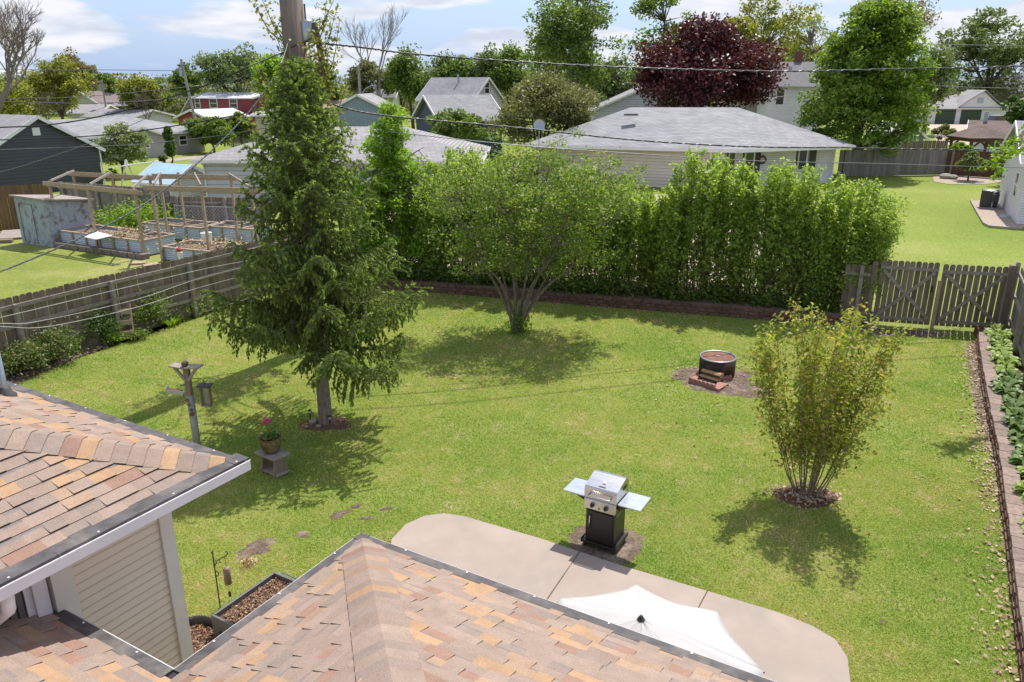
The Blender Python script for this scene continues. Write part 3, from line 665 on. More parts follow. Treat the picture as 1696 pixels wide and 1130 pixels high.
LB('igniter_button', M['black'], lambda b: b.tube([(0, -0.268, 0.755), (0, -0.285, 0.75)], 0.012, 10), parent=pn)
prof = [(-0.235, 0.87), (-0.243, 1.02), (-0.235, 1.045), (-0.21, 1.06), (-0.05, 1.11), (0.10, 1.15), (0.15, 1.148), (0.20, 1.10), (0.235, 1.03), (0.235, 0.87)]
def lid(b):
    w = 0.26; n_ = len(prof)
    for i in range(n_-1):
        p, q = prof[i], prof[i+1]; b.face([(-w, p[0], p[1]), (w, p[0], p[1]), (w, q[0], q[1]), (-w, q[0], q[1])])
    b.face([(w, p[0], p[1]) for p in prof]); b.face([(-w, p[0], p[1]) for p in prof[::-1]]); p, q = prof[0], prof[-1]
    b.face([(-w, q[0], q[1]), (w, q[0], q[1]), (w, p[0], p[1]), (-w, p[0], p[1])])
ld = LB('lid', M['steel'], lid, bevel=0.008)
LB('handle', M['steel'], lambda b: (b.tube([(-0.17, -0.24, 0.945), (-0.175, -0.29, 0.945), (-0.15, -0.31, 0.945), (0.15, -0.31, 0.945), (0.175, -0.29, 0.945), (0.17, -0.24, 0.945)], 0.012, 10)), parent=ld, smooth=True)
def gauge(b): b.lathe([(0.001, 0.012), (0.022, 0.012), (0.03, 0.006), (0.032, -0.006)], (0.0, -0.09, 1.10), 18)
LB('temperature_gauge', M['white'], gauge, parent=ld, smooth=True)
LB('name_plate', M['darkmetal'], lambda b: b.box((0.0, -0.178, 1.073), (0.11, 0.02, 0.003), rx=math.radians(18)), parent=ld)
def louvre(b):
    for i in range(5): b.box((0.262, 0.02+i*0.03, 1.02), (0.004, 0.012, 0.06))
LB('side_louvre', M['darkmetal'], louvre, parent=ld)
M['shelf'] = surf('brushed_shelf', (0.60, 0.64, 0.69), (0.46, 0.50, 0.55), 5, 0.28, 0.03, metal=0.75, stretch=(1, 6, 1), dist=0) if False else surf('brushed_shelf', (0.62, 0.66, 0.70), (0.48, 0.52, 0.57), 5, 0.3, 0.03, metal=0.75, stretch=(1, 6, 1))
for sx in (-1, 1):
    def sh(b, sx=sx):
        b.box((sx*0.45, 0.0, 0.865), (0.36, 0.44, 0.022))
        b.hexa([(sx*0.25, -0.18, 0.76), (sx*0.27, -0.18, 0.76), (sx*0.27, 0.18, 0.76), (sx*0.25, 0.18, 0.76), (sx*0.25, -0.18, 0.853), (sx*0.48, -0.18, 0.853), (sx*0.48, 0.18, 0.853), (sx*0.25, 0.18, 0.853)], 1)
    LB('side_shelf', [M['shelf'], M['black']], sh, bevel=0.006)
# ------------------------------------------------------------ umbrella
um = G(1062, 1020, 2.2); t = thing('patio_umbrella', 'open cream patio umbrella beside the roof edge', 'umbrella', (um.x, um.y, 0.05), 0)
M['canvas'] = surf('umbrella_canvas', (0.50, 0.475, 0.47), (0.46, 0.435, 0.43), 3, 0.85, 0.25, 0.01, detail=3)
def canopy(b):
    NA, NR, R0 = 8, 9, 1.01
    for k in range(8):
        a0 = math.radians(-8+45*k); a1 = a0+math.radians(45); g = {}
        for i in range(NR+1):
            for j in range(NA+1):
                f = j/NA; r = i/NR; e0 = Vector((math.cos(a0), math.sin(a0))); e1 = Vector((math.cos(a1), math.sin(a1)))
                p = (e0*(1-f)+e1*f)*R0*r; sagin = 1-0.035*math.sin(math.pi*f)*r; p = p*sagin
                z = 2.12 - 0.40*(r**1.08) - (0.010+0.012*((k*5) % 3))*math.sin(math.pi*f**(1.5 if k % 2 else .7))**0.8*r**1.4 + 0.008*math.sin(7*f+k*2.3)*r*math.sin(math.pi*f) + 0.004*math.sin(31*r+9*f)*math.sin(math.pi*f)
                b.v.append((p.x, p.y, z)); g[i, j] = len(b.v)-1
        for i in range(NR):
            for j in range(NA): b.f.append((g[i, j], g[i+1, j], g[i+1, j+1], g[i, j+1])); b.m.append(0); b.c.append(None)
cn = LB('canopy', M['canvas'], canopy, parent=t, smooth=True); so = cn.modifiers.new('thick', 'SOLIDIFY'); so.thickness = 0.004
for k in range(8):
    a = math.radians(-8+45*k)
    LB('rib', M['black'], lambda b: b.tube([(0.10*math.cos(a), 0.10*math.sin(a), 2.05), (0.55*math.cos(a), 0.55*math.sin(a), 1.86), (1.015*math.cos(a), 1.015*math.sin(a), 1.705)], 0.008, 5), parent=t)
LB('pole', M['black'], lambda b: b.tube([(0, 0, 0), (0, 0, 2.14)], 0.02, 12), parent=t)
LB('finial', M['darkmetal'], lambda b: b.lathe([(0.034, 2.112), (0.030, 2.122), (0.014, 2.130), (0.017, 2.142), (0.012, 2.152), (0.001, 2.155)], (0, 0, 0), 16), parent=t, smooth=True)
LB('base', M['black'], lambda b: b.lathe([(0.001, 0.0), (0.25, 0.0), (0.25, 0.03), (0.08, 0.07), (0.03, 0.10), (0.03, 0.3), (0.001, 0.3)], (0, 0, 0), 24), parent=t)
# ------------------------------------------------------------ fire pit, logs, edging
t = thing('fire_pit', 'round black steel fire ring covered by a rusty plate', 'fire pit', (FIRE.x, FIRE.y, 0), 0)
M['soot'] = surf('blackened_steel', (0.035, 0.028, 0.024), (0.018, 0.015, 0.013), 5, 0.7, 0.3, c3=(0.08, 0.035, 0.018), c3scale=3)
M['rust'] = surf('rusty_steel', (0.23, 0.085, 0.045), (0.12, 0.05, 0.03), 4, 0.75, 0.3, c3=(0.16, 0.13, 0.12), c3scale=2)
LB('ring', M['soot'], lambda b: b.lathe([(0.38, 0.03), (0.40, 0.0), (0.405, 0.44), (0.39, 0.44), (0.385, 0.38)], (0, 0, 0), 40), parent=t, smooth=True)
LB('rim', M['galv'], lambda b: b.lathe([(0.375, 0.435), (0.385, 0.452), (0.41, 0.452), (0.418, 0.435), (0.405, 0.42)], (0, 0, 0), 40), parent=t, smooth=True)
LB('cover_plate', M['rust'], lambda b: (b.lathe([(0.001, 0.432), (0.2, 0.428), (0.384, 0.425)], (0, 0, 0), 40)), parent=t)
LB('handle', M['line'], lambda b: b.tube([(-0.035, 0, 0.42), (-0.03, 0, 0.455), (0.03, 0, 0.455), (0.035, 0, 0.42)], 0.01, 6), parent=t)
M['logend'] = surf('split_wood', (0.50, 0.32, 0.16), (0.34, 0.21, 0.11), 8, 0.85, 0.4, stretch=(1, 6, 6)); M['terracotta'] = surf('red_paver', (0.38, 0.20, 0.165), (0.28, 0.14, 0.115), 12, 0.95, 0.4, 0.01)
lgd = (G(1197, 640)-G(1157, 628)).normalized(); lgn = Vector((-lgd.y, lgd.x, 0)); lbase = G(1176, 632)
for i, (o_, z, l, r_, lab) in enumerate(((0.0, 0.07, 0.46, 0.065, 'round split log lying lowest at the front of the small firewood pile'), (0.12, 0.07, 0.42, 0.06, 'half log tucked behind at the bottom of the small firewood pile'), (0.05, 0.18, 0.48, 0.06, 'pale split log on top of the small firewood pile'), (0.16, 0.17, 0.40, 0.05, 'greyish split log at the back of the small firewood pile'))):
    b = MB(); c = lbase + lgn*o_ + lgd*random.uniform(-.03, .03); w = [(r_*math.cos(q)*random.uniform(.8, 1.15), r_*math.sin(q)*random.uniform(.8, 1.1)) for q in (0.2, 1.0, 2.2, 2.9, 3.6, 4.7, 5.6)]
    A = [c-lgd*l/2+lgn*p[0]+UP*(z+p[1]) for p in w]; B = [c+lgd*l/2+lgn*p[0]+UP*(z+p[1]) for p in w]; n_ = len(w)
    for k in range(n_): b.face([A[k], A[(k+1) % n_], B[(k+1) % n_], B[k]], 0 if k in (3, 4, 5) else 1)
    b.face(A[::-1], 1); b.face(B, 1); tag(b.build('firewood_log', [M['bark'], M['logend']]), lab, 'log', 'firewood logs by the fire pit')
def scallop(a, b_, n_, lab):
    mb = MB(); d = (b_-a).normalized(); L = (b_-a).length/n_; nn = Vector((-d.y, d.x, 0))
    for i in range(n_):
        c = a+d*L*(i+0.5); pr = [(-L/2, 0), (L/2, 0)] + [(L/2*math.cos(q), 0.085+0.045*math.sin(q)) for q in [math.pi*k/6 for k in range(7)]]
        A = [c+d*p[0]+UP*p[1] for p in pr]; B = [q+nn*0.06 for q in A]; m_ = len(pr)
        mb.face(A); mb.face(B[::-1])
        for k in range(m_): mb.face([A[(k+1) % m_], A[k], B[k], B[(k+1) % m_]])
    return tag(mb.build('edging_stone', M['terracotta']), lab, 'edging stone')
scallop(G(1140, 634), G(1183, 647), 6, 'scalloped red edging stone in front of the firewood')
scallop(G(1196, 633), G(1212, 630), 3, 'scalloped red edging stone between firewood and fire ring')
b = MB(); q = [G(1183, 647), G(1190, 650), G(1207, 640), G(1188, 637)]; b.prism([(p.x, p.y) for p in q], 0.0, 0.07); tag(b.build('paver', M['terracotta'], bevel=0.006), 'flat red paver at the right end of the scalloped edging', 'paver')
b = MB(); q = [G(1140, 634), G(1150, 637), G(1160, 624), G(1152, 622)]; b.prism([(p.x, p.y) for p in q], 0.0, 0.06); tag(b.build('paver', M['terracotta'], bevel=0.006), 'flat red paver at the left end of the firewood pile', 'paver')
# ------------------------------------------------------------ bird pole and feeders
BP = W(327, 740, 12.1); BP.z = 0; bt = W(313, 604, 12.1).z
t = thing('bird_feeder_pole', 'grey pipe and wood bird feeding pole with a roofed top platform on the lawn', 'pole', (BP.x, BP.y, 0), -0.15)
M['pvc'] = surf('grey_pipe', (0.30, 0.32, 0.32), (0.23, 0.24, 0.24), 6, 0.5, 0.1)
zt = bt
LB('pipe', M['pvc'], lambda b: b.tube([(0, 0, 0), (0, 0, zt-0.55)], 0.062, 16), parent=t, smooth=True)
LB('wood_post', M['fence'], lambda b: b.box((0, 0, zt-0.32), (0.085, 0.085, 0.5)), parent=t)
LB('platform', M['rail'], lambda b: (b.box((-0.12, 0, zt-0.03), (0.27, 0.2, 0.022), ry=0.12), b.box((0.14, 0, zt-0.03), (0.25, 0.2, 0.022), ry=-0.02)), parent=t)
for sx in (-1, 1): LB('brace', M['rail'], lambda b: b.beam((sx*0.02, -0.03, zt-0.28), (sx*0.2, -0.03, zt-0.05), 0.03, 0.05), parent=t)
LB('ball_cap', M['bark'], lambda b: b.ball((0, -0.02, zt+0.02), 0.06, 12), parent=t, smooth=True)
for k, (x, z) in enumerate(((-0.02, 0.62), (0.0, 0.70), (0.03, 0.80), (0.015, 0.88), (0.045, 0.87))):
    LB('knob', M['rust'], lambda b: b.tube([(x, -0.055, zt-z), (x, -0.085, zt-z)], 0.028, 10), parent=t)
t = thing('bird_feeder', 'small wood framed caged bird feeder hanging right of the pole', 'bird feeder', (BP.x+0.27, BP.y, zt-0.75), 0, 'bird feeders on the pole')
LB('frame', M['fence'], lambda b: [b.box((sx*0.07, 0, 0.18), (0.02, 0.1, 0.34)) for sx in (-1, 1)] + [b.box((0, 0, z), (0.16, 0.1, 0.02)) for z in (0.01, 0.35)], parent=t)
LB('roof', M['darkmetal'], lambda b: b.box((0, 0, 0.375), (0.22, 0.16, 0.025)), parent=t)
LB('mesh_cage', M['galv'], lambda b: [b.box((x*0.02, y*0.035, 0.18), (0.004, 0.004, 0.32)) for x in range(-3, 4) for y in (-1, 1)], parent=t)
LB('hanger', M['black'], lambda b: b.tube([(-0.2, 0, 0.5), (-0.05, 0, 0.5), (0, 0, 0.47), (0, 0, 0.38)], 0.006, 5), parent=t)
t = thing('bird_feeder', 'tilted tray bird feeder with clear sides left of the pole', 'bird feeder', (BP.x-0.25, BP.y, zt-0.5), 0.2, 'bird feeders on the pole')
LB('tray', M['galv'], lambda b: (b.box((0, 0, 0.0), (0.26, 0.2, 0.015), ry=0.25), b.box((-0.12, 0, 0.06), (0.012, 0.2, 0.09)), b.box((0, -0.1, 0.04), (0.26, 0.01, 0.07), ry=0.2)), parent=t)
LB('seed', M['mulch'], lambda b: b.box((0, 0, 0.02), (0.22, 0.16, 0.015), ry=0.25), parent=t)
LB('bracket', M['black'], lambda b: b.beam((0.1, 0, 0.12), (0.26, 0, 0.12), 0.02, 0.015), parent=t)
# ------------------------------------------------------------ stool, pot, geranium
t = thing('wooden_stool', 'small weathered plank stool carrying a glazed pot', 'stool', (STOOL.x, STOOL.y, 0), -0.62)
LB('seat', M['rail'], lambda b: (b.box((0, -0.095, 0.36), (0.52, 0.17, 0.04)), b.box((0, 0.085, 0.36), (0.52, 0.17, 0.04))), parent=t, bevel=0.008)
for sx in (-1, 1):
    LB('leg', M['fence'], lambda b: (b.hexa([(sx*0.17-.03, -.15, 0), (sx*0.17+.03, -.15, 0), (sx*0.17+.03, .15, 0), (sx*0.17-.03, .15, 0), (sx*0.17-.03, -.09, .34), (sx*0.17+.03, -.09, .34), (sx*0.17+.03, .09, .34), (sx*0.17-.03, .09, .34)])), parent=t)
LB('stretcher', M['rail'], lambda b: b.box((0, 0, 0.045), (0.5, 0.26, 0.025)), parent=t)
PT = (STOOL.x-0.02, STOOL.y+0.02, 0.38)
t = thing('flower_pot', 'round olive brown glazed pot standing on the plank stool', 'flower pot', PT, 0)
M['glaze'] = surf('brown_glaze', (0.14, 0.10, 0.045), (0.06, 0.05, 0.035), 3, 0.18, 0.05, spec=0.8, c3=(0.16, 0.15, 0.10), c3scale=4)
LB('body', M['glaze'], lambda b: b.lathe([(0.001, 0), (0.10, 0), (0.15, 0.06), (0.178, 0.15), (0.17, 0.235), (0.155, 0.26), (0.15, 0.20)], (0, 0, 0), 32), parent=t, smooth=True)
LB('rim', M['rust'], lambda b: b.lathe([(0.15, 0.25), (0.165, 0.272), (0.185, 0.268), (0.182, 0.245), (0.165, 0.24)], (0, 0, 0), 32), parent=t, smooth=True)
LB('soil', M['mulch'], lambda b: b.lathe([(0.001, 0.22), (0.155, 0.215)], (0, 0, 0), 20), parent=t)
M['geraleaf'] = leafmat('geranium_leaf', [(0.05, 0.13, 0.02), (0.10, 0.2, 0.03), (0.14, 0.22, 0.04)], 0.25); M['pink'] = leafmat('pink_petal', [(0.55, 0.06, 0.28), (0.7, 0.13, 0.42)], 0.3)
t = thing('geranium', 'pink flowering geranium growing in the glazed pot', 'flower', (PT[0], PT[1], PT[2]+0.22), 0)
o3 = Vector((PT[0], PT[1], PT[2]+0.22)); Pc = rng.normal(size=(110, 3))*[0.075, 0.075, 0.05]+[o3.x, o3.y, o3.z+0.08]
npmesh('leaves', leaf_verts(Pc, 0.032, 0.85, 0.9), 4, M['geraleaf'], t)
b = MB(); hd = []
for (x, y, z) in ((-0.03, 0, 0.36), (-0.08, 0.02, 0.31), (0.0, 0.03, 0.34)):
    b.tube([o3, o3+Vector((x*.6, y, z*.6)), o3+Vector((x, y, z))], 0.004, 4); hd.append(np.array(o3)+[x, y, z]+rng.normal(size=(40, 3))*0.02)
b.build('stem', M['geraleaf'], t); npmesh('flower_head', leaf_verts(np.concatenate(hd), 0.016, 0.9, 0.4), 4, M['pink'], t)
# ------------------------------------------------------------ planters, hook
q = [G(349, 1019, 0.6), G(461, 949, 0.6), G(490, 962, 0.6)]
pw_ = abs((q[2]-q[1]).dot(-E2))+0.28; pl_ = (q[1]-q[0]).dot(E1); pc = q[0] + E1*pl_/2 - E2*pw_/2
t = thing('planter_box', 'long raised grey metal planter box of bark mulch beside the roof edge', 'planter', (pc.x, pc.y, 0), -GA)
M['planter'] = surf('dark_grey_metal', (0.13, 0.135, 0.14), (0.10, 0.105, 0.11), 3, 0.5, 0.03)
def pbox(b, L=pl_, w=pw_):
    for (c, s_) in (((0, -L/2+.015, 0.42), (w, 0.03, 0.36)), ((0, L/2-.015, 0.42), (w, 0.03, 0.36)), ((-w/2+.015, 0, 0.42), (0.03, L-0.064, 0.36)), ((w/2-.015, 0, 0.42), (0.03, L-0.064, 0.36)), ((0, 0, 0.3), (w-.064, L-.064, 0.02))): b.box(c, s_)
LB('box', M['planter'], pbox, parent=t, bevel=0.004)
for sx in (-1, 1):
    for sy in (-1, 1): LB('leg', M['planter'], lambda b: b.box((sx*(pw_/2-.03), sy*(pl_/2-.03), 0.12), (0.05, 0.05, 0.24)), parent=t)
LB('side_rail', M['galv'], lambda b: b.tube([(-pw_/2+.05, pl_/2, 0.56), (-pw_/2+.06, pl_/2+.06, 0.57), (pw_/2-.06, pl_/2+.06, 0.57), (pw_/2-.05, pl_/2, 0.56)], 0.01, 6), parent=t)
M['chips'] = leafmat('bark_chips', [(0.10, 0.05, 0.03), (0.20, 0.11, 0.065), (0.34, 0.22, 0.14), (0.42, 0.31, 0.22)], 0.0, 0.9)
LB('mulch', M['mulch'], lambda b: b.box((0, 0, 0.53), (pw_-.07, pl_-.07, 0.02)), parent=t)
Pc = np.stack([rng.uniform(-pw_/2+.05, pw_/2-.05, 1500), rng.uniform(-pl_/2+.05, pl_/2-.05, 1500), rng.uniform(0.54, 0.57, 1500)], 1)
npmesh('bark_chips', leaf_verts(Pc, rng.uniform(.01, .026, 1500), 0.45, 0.8), 4, M['chips'], t, world=False)
dp = pc + Vector((0, 0, 0.55)) - E1*pl_*0.12; Pc = np.array(dp)+rng.normal(size=(160, 3))*[0.04, 0.04, 0.025]+[0, 0, 0.03]
M['straw'] = leafmat('dead_leaf', [(0.45, 0.34, 0.18), (0.6, 0.48, 0.3), (0.35, 0.24, 0.12)], 0.1, 0.9)
tag(npmesh('dried_plant', leaf_verts(Pc, 0.032, 0.4, 0.1), 4, M['straw']), 'tuft of dried straw coloured stalks in the grey planter box', 'plant')
tb = G(325, 1052, 0.42)
t = thing('planter_tub', 'black oval tub filled with bark mulch by the house corner', 'planter', (tb.x, tb.y, 0), 0.6)
LB('tub', M['black'], lambda b: b.lathe([(0.001, 0.02), (0.22, 0.02), (0.29, 0.40), (0.31, 0.42), (0.30, 0.435), (0.275, 0.42), (0.26, 0.30)], (0, 0, 0), 32, sx=0.85, sy=1.15), parent=t, smooth=True)
LB('mulch', M['mulch'], lambda b: b.lathe([(0.001, 0.33), (0.27, 0.33)], (0, 0, 0), 28, sx=0.85, sy=1.15), parent=t)
aa = rng.uniform(0, 6.28, 700); rr_ = np.sqrt(rng.uniform(0, 1, 700))*0.25; Pc = np.stack([rr_*np.cos(aa)*.85, rr_*np.sin(aa)*1.15, rng.uniform(.335, .36, 700)], 1)
npmesh('bark_chips', leaf_verts(Pc, rng.uniform(.01, .024, 700), 0.45, 0.8), 4, M['chips'], t, world=False)
hk = G(365, 1007); hz = W(354, 914, hk.y).z
t = thing('shepherd_hook', 'thin black wrought iron shepherd hook stuck in the lawn', 'garden hook', (hk.x, hk.y, 0), -0.35)
LB('rod', M['black'], lambda b: b.tube([(0, 0, 0), (0, 0, hz)], 0.008, 6), parent=t)
def scroll(b):
    b.tube([(0, 0, hz-0.22), (0.05, 0, hz-.12), (0.13, 0, hz-.06), (0.2, 0, hz-.02), (0.235, 0, hz+.03), (0.225, 0, hz+.06), (0.205, 0, hz+.05)], 0.006, 6)
    b.tube([(0.0, 0, hz-0.30), (0.03, 0, hz-.27), (0.05, 0, hz-.3), (0.04, 0, hz-.34), (0.01, 0, hz-.35)], 0.006, 6)
    b.tube([(0.02, 0, hz-0.1), (0.05, 0, hz-.16), (0.1, 0, hz-.13), (0.09, 0, hz-.09)], 0.005, 6); b.tube([(-0.02, 0, hz-.03), (0, 0, hz), (0.02, 0, hz+.02)], 0.006, 6)
LB('scroll_arm', M['black'], scroll, parent=t, smooth=True)
t = thing('wind_chime', 'pinkish cylinder wind chime hanging from the iron hook', 'wind chime', (hk.x+0.17, hk.y-0.06, hz-0.42), 0)
M['clay'] = surf('pink_clay', (0.30, 0.20, 0.19), (0.22, 0.15, 0.14), 6, 0.6, 0.1)
LB('body', M['clay'], lambda b: b.lathe([(0.001, 0.24), (0.03, 0.235), (0.042, 0.22), (0.044, 0.0), (0.001, -0.002)], (0, 0, 0), 16), parent=t, smooth=True)
LB('hanger', M['black'], lambda b: b.tube([(0, 0, 0.24), (0.0, 0, 0.40)], 0.003, 4), parent=t)
LB('clapper', M['darkmetal'], lambda b: (b.tube([(0, 0, 0), (0, 0, -0.12)], 0.002, 4), b.box((0, 0, -0.155), (0.035, 0.006, 0.08))), parent=t)
# solar lights and stones at the spruce
for i, (x, y, lab) in enumerate(((514, 696, 'small black solar path light left of the spruce trunk'), (547, 706, 'small black solar path light right of the spruce trunk'))):
    g = G(x, y); t = thing('solar_light', lab, 'garden light', (g.x, g.y, 0), 0, 'solar lights at the spruce')
    LB('stake', M['black'], lambda b: b.tube([(0, 0, 0), (0, 0, 0.16)], 0.012, 8), parent=t); LB('lens', M['line'], lambda b: b.tube([(0, 0, 0.15), (0, 0, 0.20)], 0.02, 10), parent=t)
    LB('cap', M['black'], lambda b: b.lathe([(0.001, 0.235), (0.03, 0.22), (0.036, 0.20), (0.001, 0.198)], (0, 0, 0), 14), parent=t)
M['stone'] = surf('garden_stone', (0.40, 0.36, 0.32), (0.25, 0.22, 0.2), 9, 0.9, 0.4)
for i, (x, y, r_, slab) in enumerate(((519, 702, .09, 'largest grey stone left of the spruce trunk'), (528, 708, .06, 'mid sized stone just in front of the largest grey stone'), (541, 706, .05, 'small stone directly in front of the spruce trunk'), (552, 700, .06, 'stone at the right foot of the spruce trunk'), (562, 698, .04, 'tiny pale stone rightmost in the spruce mulch ring'), (508, 708, .04, 'tiny stone leftmost in the spruce mulch ring'))):
    g = G(x, y); b = MB(); b.ball((g.x, g.y, r_*0.5), r_, 9, 0.6)
    b.v = [(v[0]*1+random.uniform(-.01, .01), v[1]+random.uniform(-.01, .01), v[2]+random.uniform(-.006, .006)) for v in b.v]
    tag(b.build('garden_stone', M['stone'], smooth=True), slab, 'stone', 'stones around the spruce trunk')
g = G(1448, 524); b = MB(); b.ball((g.x, g.y, 0.09), 0.14, 10, 0.8); b.box((g.x+.05, g.y, 0.2), (0.1, 0.1, 0.12), 0.4); tag(b.build('stone_block', M['blockgrey']), 'pale rough stone block at the foot of the left gate leaf', 'stone')
# leaning ladder planter
lp = G(207, 563); t = thing('ladder_planter', 'leaning wooden ladder planter with three trays among the shrubs', 'planter', (lp.x, lp.y, 0), 0.42); t.scale = (0.95, 0.95, 0.95)
for sx in (-1, 1): LB('side_rail', M['lumber'], lambda b: b.beam((sx*0.25, -0.2, 0.0), (sx*0.25, 0.2, 0.95), 0.03, 0.06), parent=t)
for k in range(3):
    LB('tray', M['lumber'], lambda b: (b.box((0, -0.17+k*0.125, 0.22+k*0.27), (0.48, 0.02, 0.13)), b.box((0, -0.09+k*0.125, 0.17+k*0.27), (0.48, 0.16, 0.02)), b.box((0, -0.01+k*0.125, 0.22+k*0.27), (0.48, 0.02, 0.10))), parent=t)
# ------------------------------------------------------------ lines and cables
def catmull(pts, n=6):
    out = []; p = [pts[0]*2-pts[1]] + pts + [pts[-1]*2-pts[-2]]
    for i in range(1, len(p)-2):
        for k in range(n):
            t_ = k/n; a, b_, c, d = p[i-1], p[i], p[i+1], p[i+2]
            out.append(0.5*((2*b_)+(-a+c)*t_+(2*a-5*b_+4*c-d)*t_*t_+(-a+3*b_-3*c+d)*t_**3))
    return out + [p[-2]]
def cable(label, pts, r, mat='wire', twist=0, name='power_cable', cat='cable', group=None):
    pw = catmull([W(*q) for q in pts]); b = MB(); b.tube(pw, r, 5)
    if twist:
        h = []; s = 0
        fine = catmull(pw, 10)
        for i, q in enumerate(fine):
            a = i*0.9; h.append(q+Vector((math.cos(a)*0.4, -math.cos(a)*0.8, math.sin(a)))*twist)
        b.tube(h, r*0.7, 4, 1, cap=False)
    return tag(b.build(name, [M[mat], M['wiregrey']], smooth=True), label, cat, group)
UPY = 18.6
cable('thick twisted power cable sagging across the sky from the pole to the upper right', [(512, 70, UPY), (600, 79, 17.3), (700, 91, 17.6), (900, 105, 18), (1100, 114, 18.7), (1300, 118, 19.5), (1500, 114, 20.3), (1700, 109, 21), (1950, 96, 22)], 0.016, twist=0.017)
cable('black cable crossing in front of the grey ranch roof to the right edge', [(500, 150, UPY), (560, 176, 17.3), (650, 193, 17.6), (850, 211, 18), (1050, 232, 18.7), (1240, 243, 19.5), (1420, 245, 20.3), (1560, 248, 20.8), (1720, 247, 21.3), (1950, 240, 22)], 0.017, twist=0.012)
cable('thin grey cable lowest on the right, crossing the ranch windows', [(640, 218, 18), (850, 240, 18.2), (1040, 254, 18.8), (1180, 263, 19.3), (1290, 268, 19.8), (1450, 271, 20.5), (1696, 278, 21.4), (1950, 280, 22)], 0.010, 'wiregrey')
cable('black cable from the pole sagging to the left over the navy garage', [(475, 85, UPY), (419, 107, 16.8), (350, 138, 16.5), (230, 177, 16), (111, 203, 15.5), (0, 211, 15), (-120, 208, 14.6)], 0.013)
cable('thin wire slanting down over the beige house to the navy garage', [(470, 100, UPY), (400, 128, 17.5), (327, 159, 18), (193, 218, 19), (146, 238, 19.4), (30, 277, 20.5), (-60, 300, 21)], 0.007, 'wiregrey')
cable('black cable sagging over the grey ranch wall window toward the navy garage', [(480, 170, UPY), (396, 190, 16.8), (268, 212, 16.5), (158, 225, 16.2), (0, 232, 15.8), (-120, 232, 15.5)], 0.012)
cable('thin cable lowest across the dark wall of the navy garage', [(480, 205, UPY), (377, 223, 16.8), (292, 233, 16.5), (218, 240, 16.2), (0, 248, 15.8), (-120, 250, 15.5)], 0.007, 'wiregrey')
cable('pale twisted service cable dropping steeply from the pole to the lower left', [(480, 60, UPY), (463, 110, 16.8), (419, 178, 16.2), (339, 260, 15.2), (245, 334, 14.2), (154, 384, 13.4), (0, 450, 12.4), (-140, 490, 11.5)], 0.014, 'wiregrey', twist=0.010)
cable('distant thin wire above the bare trees at far left', [(-60, 113, 80), (60, 116, 80), (180, 116, 80), (330, 118, 80)], 0.03, 'wiregrey')
cable('upper of two distant thin wires at the height of the far roofs at left', [(-60, 163, 80), (100, 162, 80), (190, 156, 80), (330, 142, 80)], 0.03, 'wiregrey')
cable('lower of two distant thin wires at the height of the far roofs at left', [(-60, 166, 80), (80, 170, 80), (170, 171, 80), (330, 160, 80)], 0.03, 'wiregrey')
cable('distant wire crossing the tall tree at upper right', [(1400, 70, 80), (1540, 73, 80), (1620, 75, 80), (1760, 78, 80)], 0.03, 'wiregrey')
cable('distant wire above the white garage at the right', [(1400, 140, 80), (1540, 142, 80), (1620, 145, 80), (1760, 148, 80)], 0.03, 'wiregrey')
for i, (pt, lab) in enumerate((([(-100, 545, 11.6), (0, 526, 12), (160, 488, 13), (327, 448, 14), (420, 430, 14.3)], 'upper white clothesline strung in front of the left fence'),
        ([(-100, 542, 11.2), (0, 536, 11.6), (60, 533, 12), (223, 497, 13), (325, 463, 14), (430, 436, 14.3)], 'middle white clothesline strung in front of the left fence'),
        ([(-100, 540, 11), (0, 541, 11.4), (80, 541, 12), (223, 510, 13), (325, 478, 14), (430, 450, 14.3)], 'lowest white clothesline strung in front of the left fence'))):
    cable(lab, pt, 0.005, 'line', name='clothesline', cat='clothesline', group='clotheslines')
# utility pole by the spruce
pb = W(487, 60, UPY); t = thing('utility_pole', 'thick weathered wooden utility pole rising behind the spruce top', 'utility pole', (pb.x, pb.y, 0), 0)
LB('shaft', M['polewood'], lambda b: b.tube([(0, 0, 0), (0, 0, 4), (0, 0, 10.5)], [0.27, 0.265, 0.25], 18), parent=t, smooth=True)
LB('transformer', M['galv'], lambda b: b.lathe([(0.001, 7.2), (0.13, 7.2), (0.14, 7.25), (0.14, 7.62), (0.12, 7.66), (0.001, 7.68)], (0.34, -0.1, 0), 16), parent=t, smooth=True)
LB('bracket', M['darkmetal'], lambda b: (b.beam((0.1, -0.1, 7.3), (0.36, -0.1, 7.3), 0.04, 0.05), b.beam((0.1, -0.1, 7.55), (0.36, -0.1, 7.55), 0.04, 0.05), b.tube([(0.30, -.05, 7.6), (0.30, -.05, 8.0)], 0.02, 6)), parent=t)
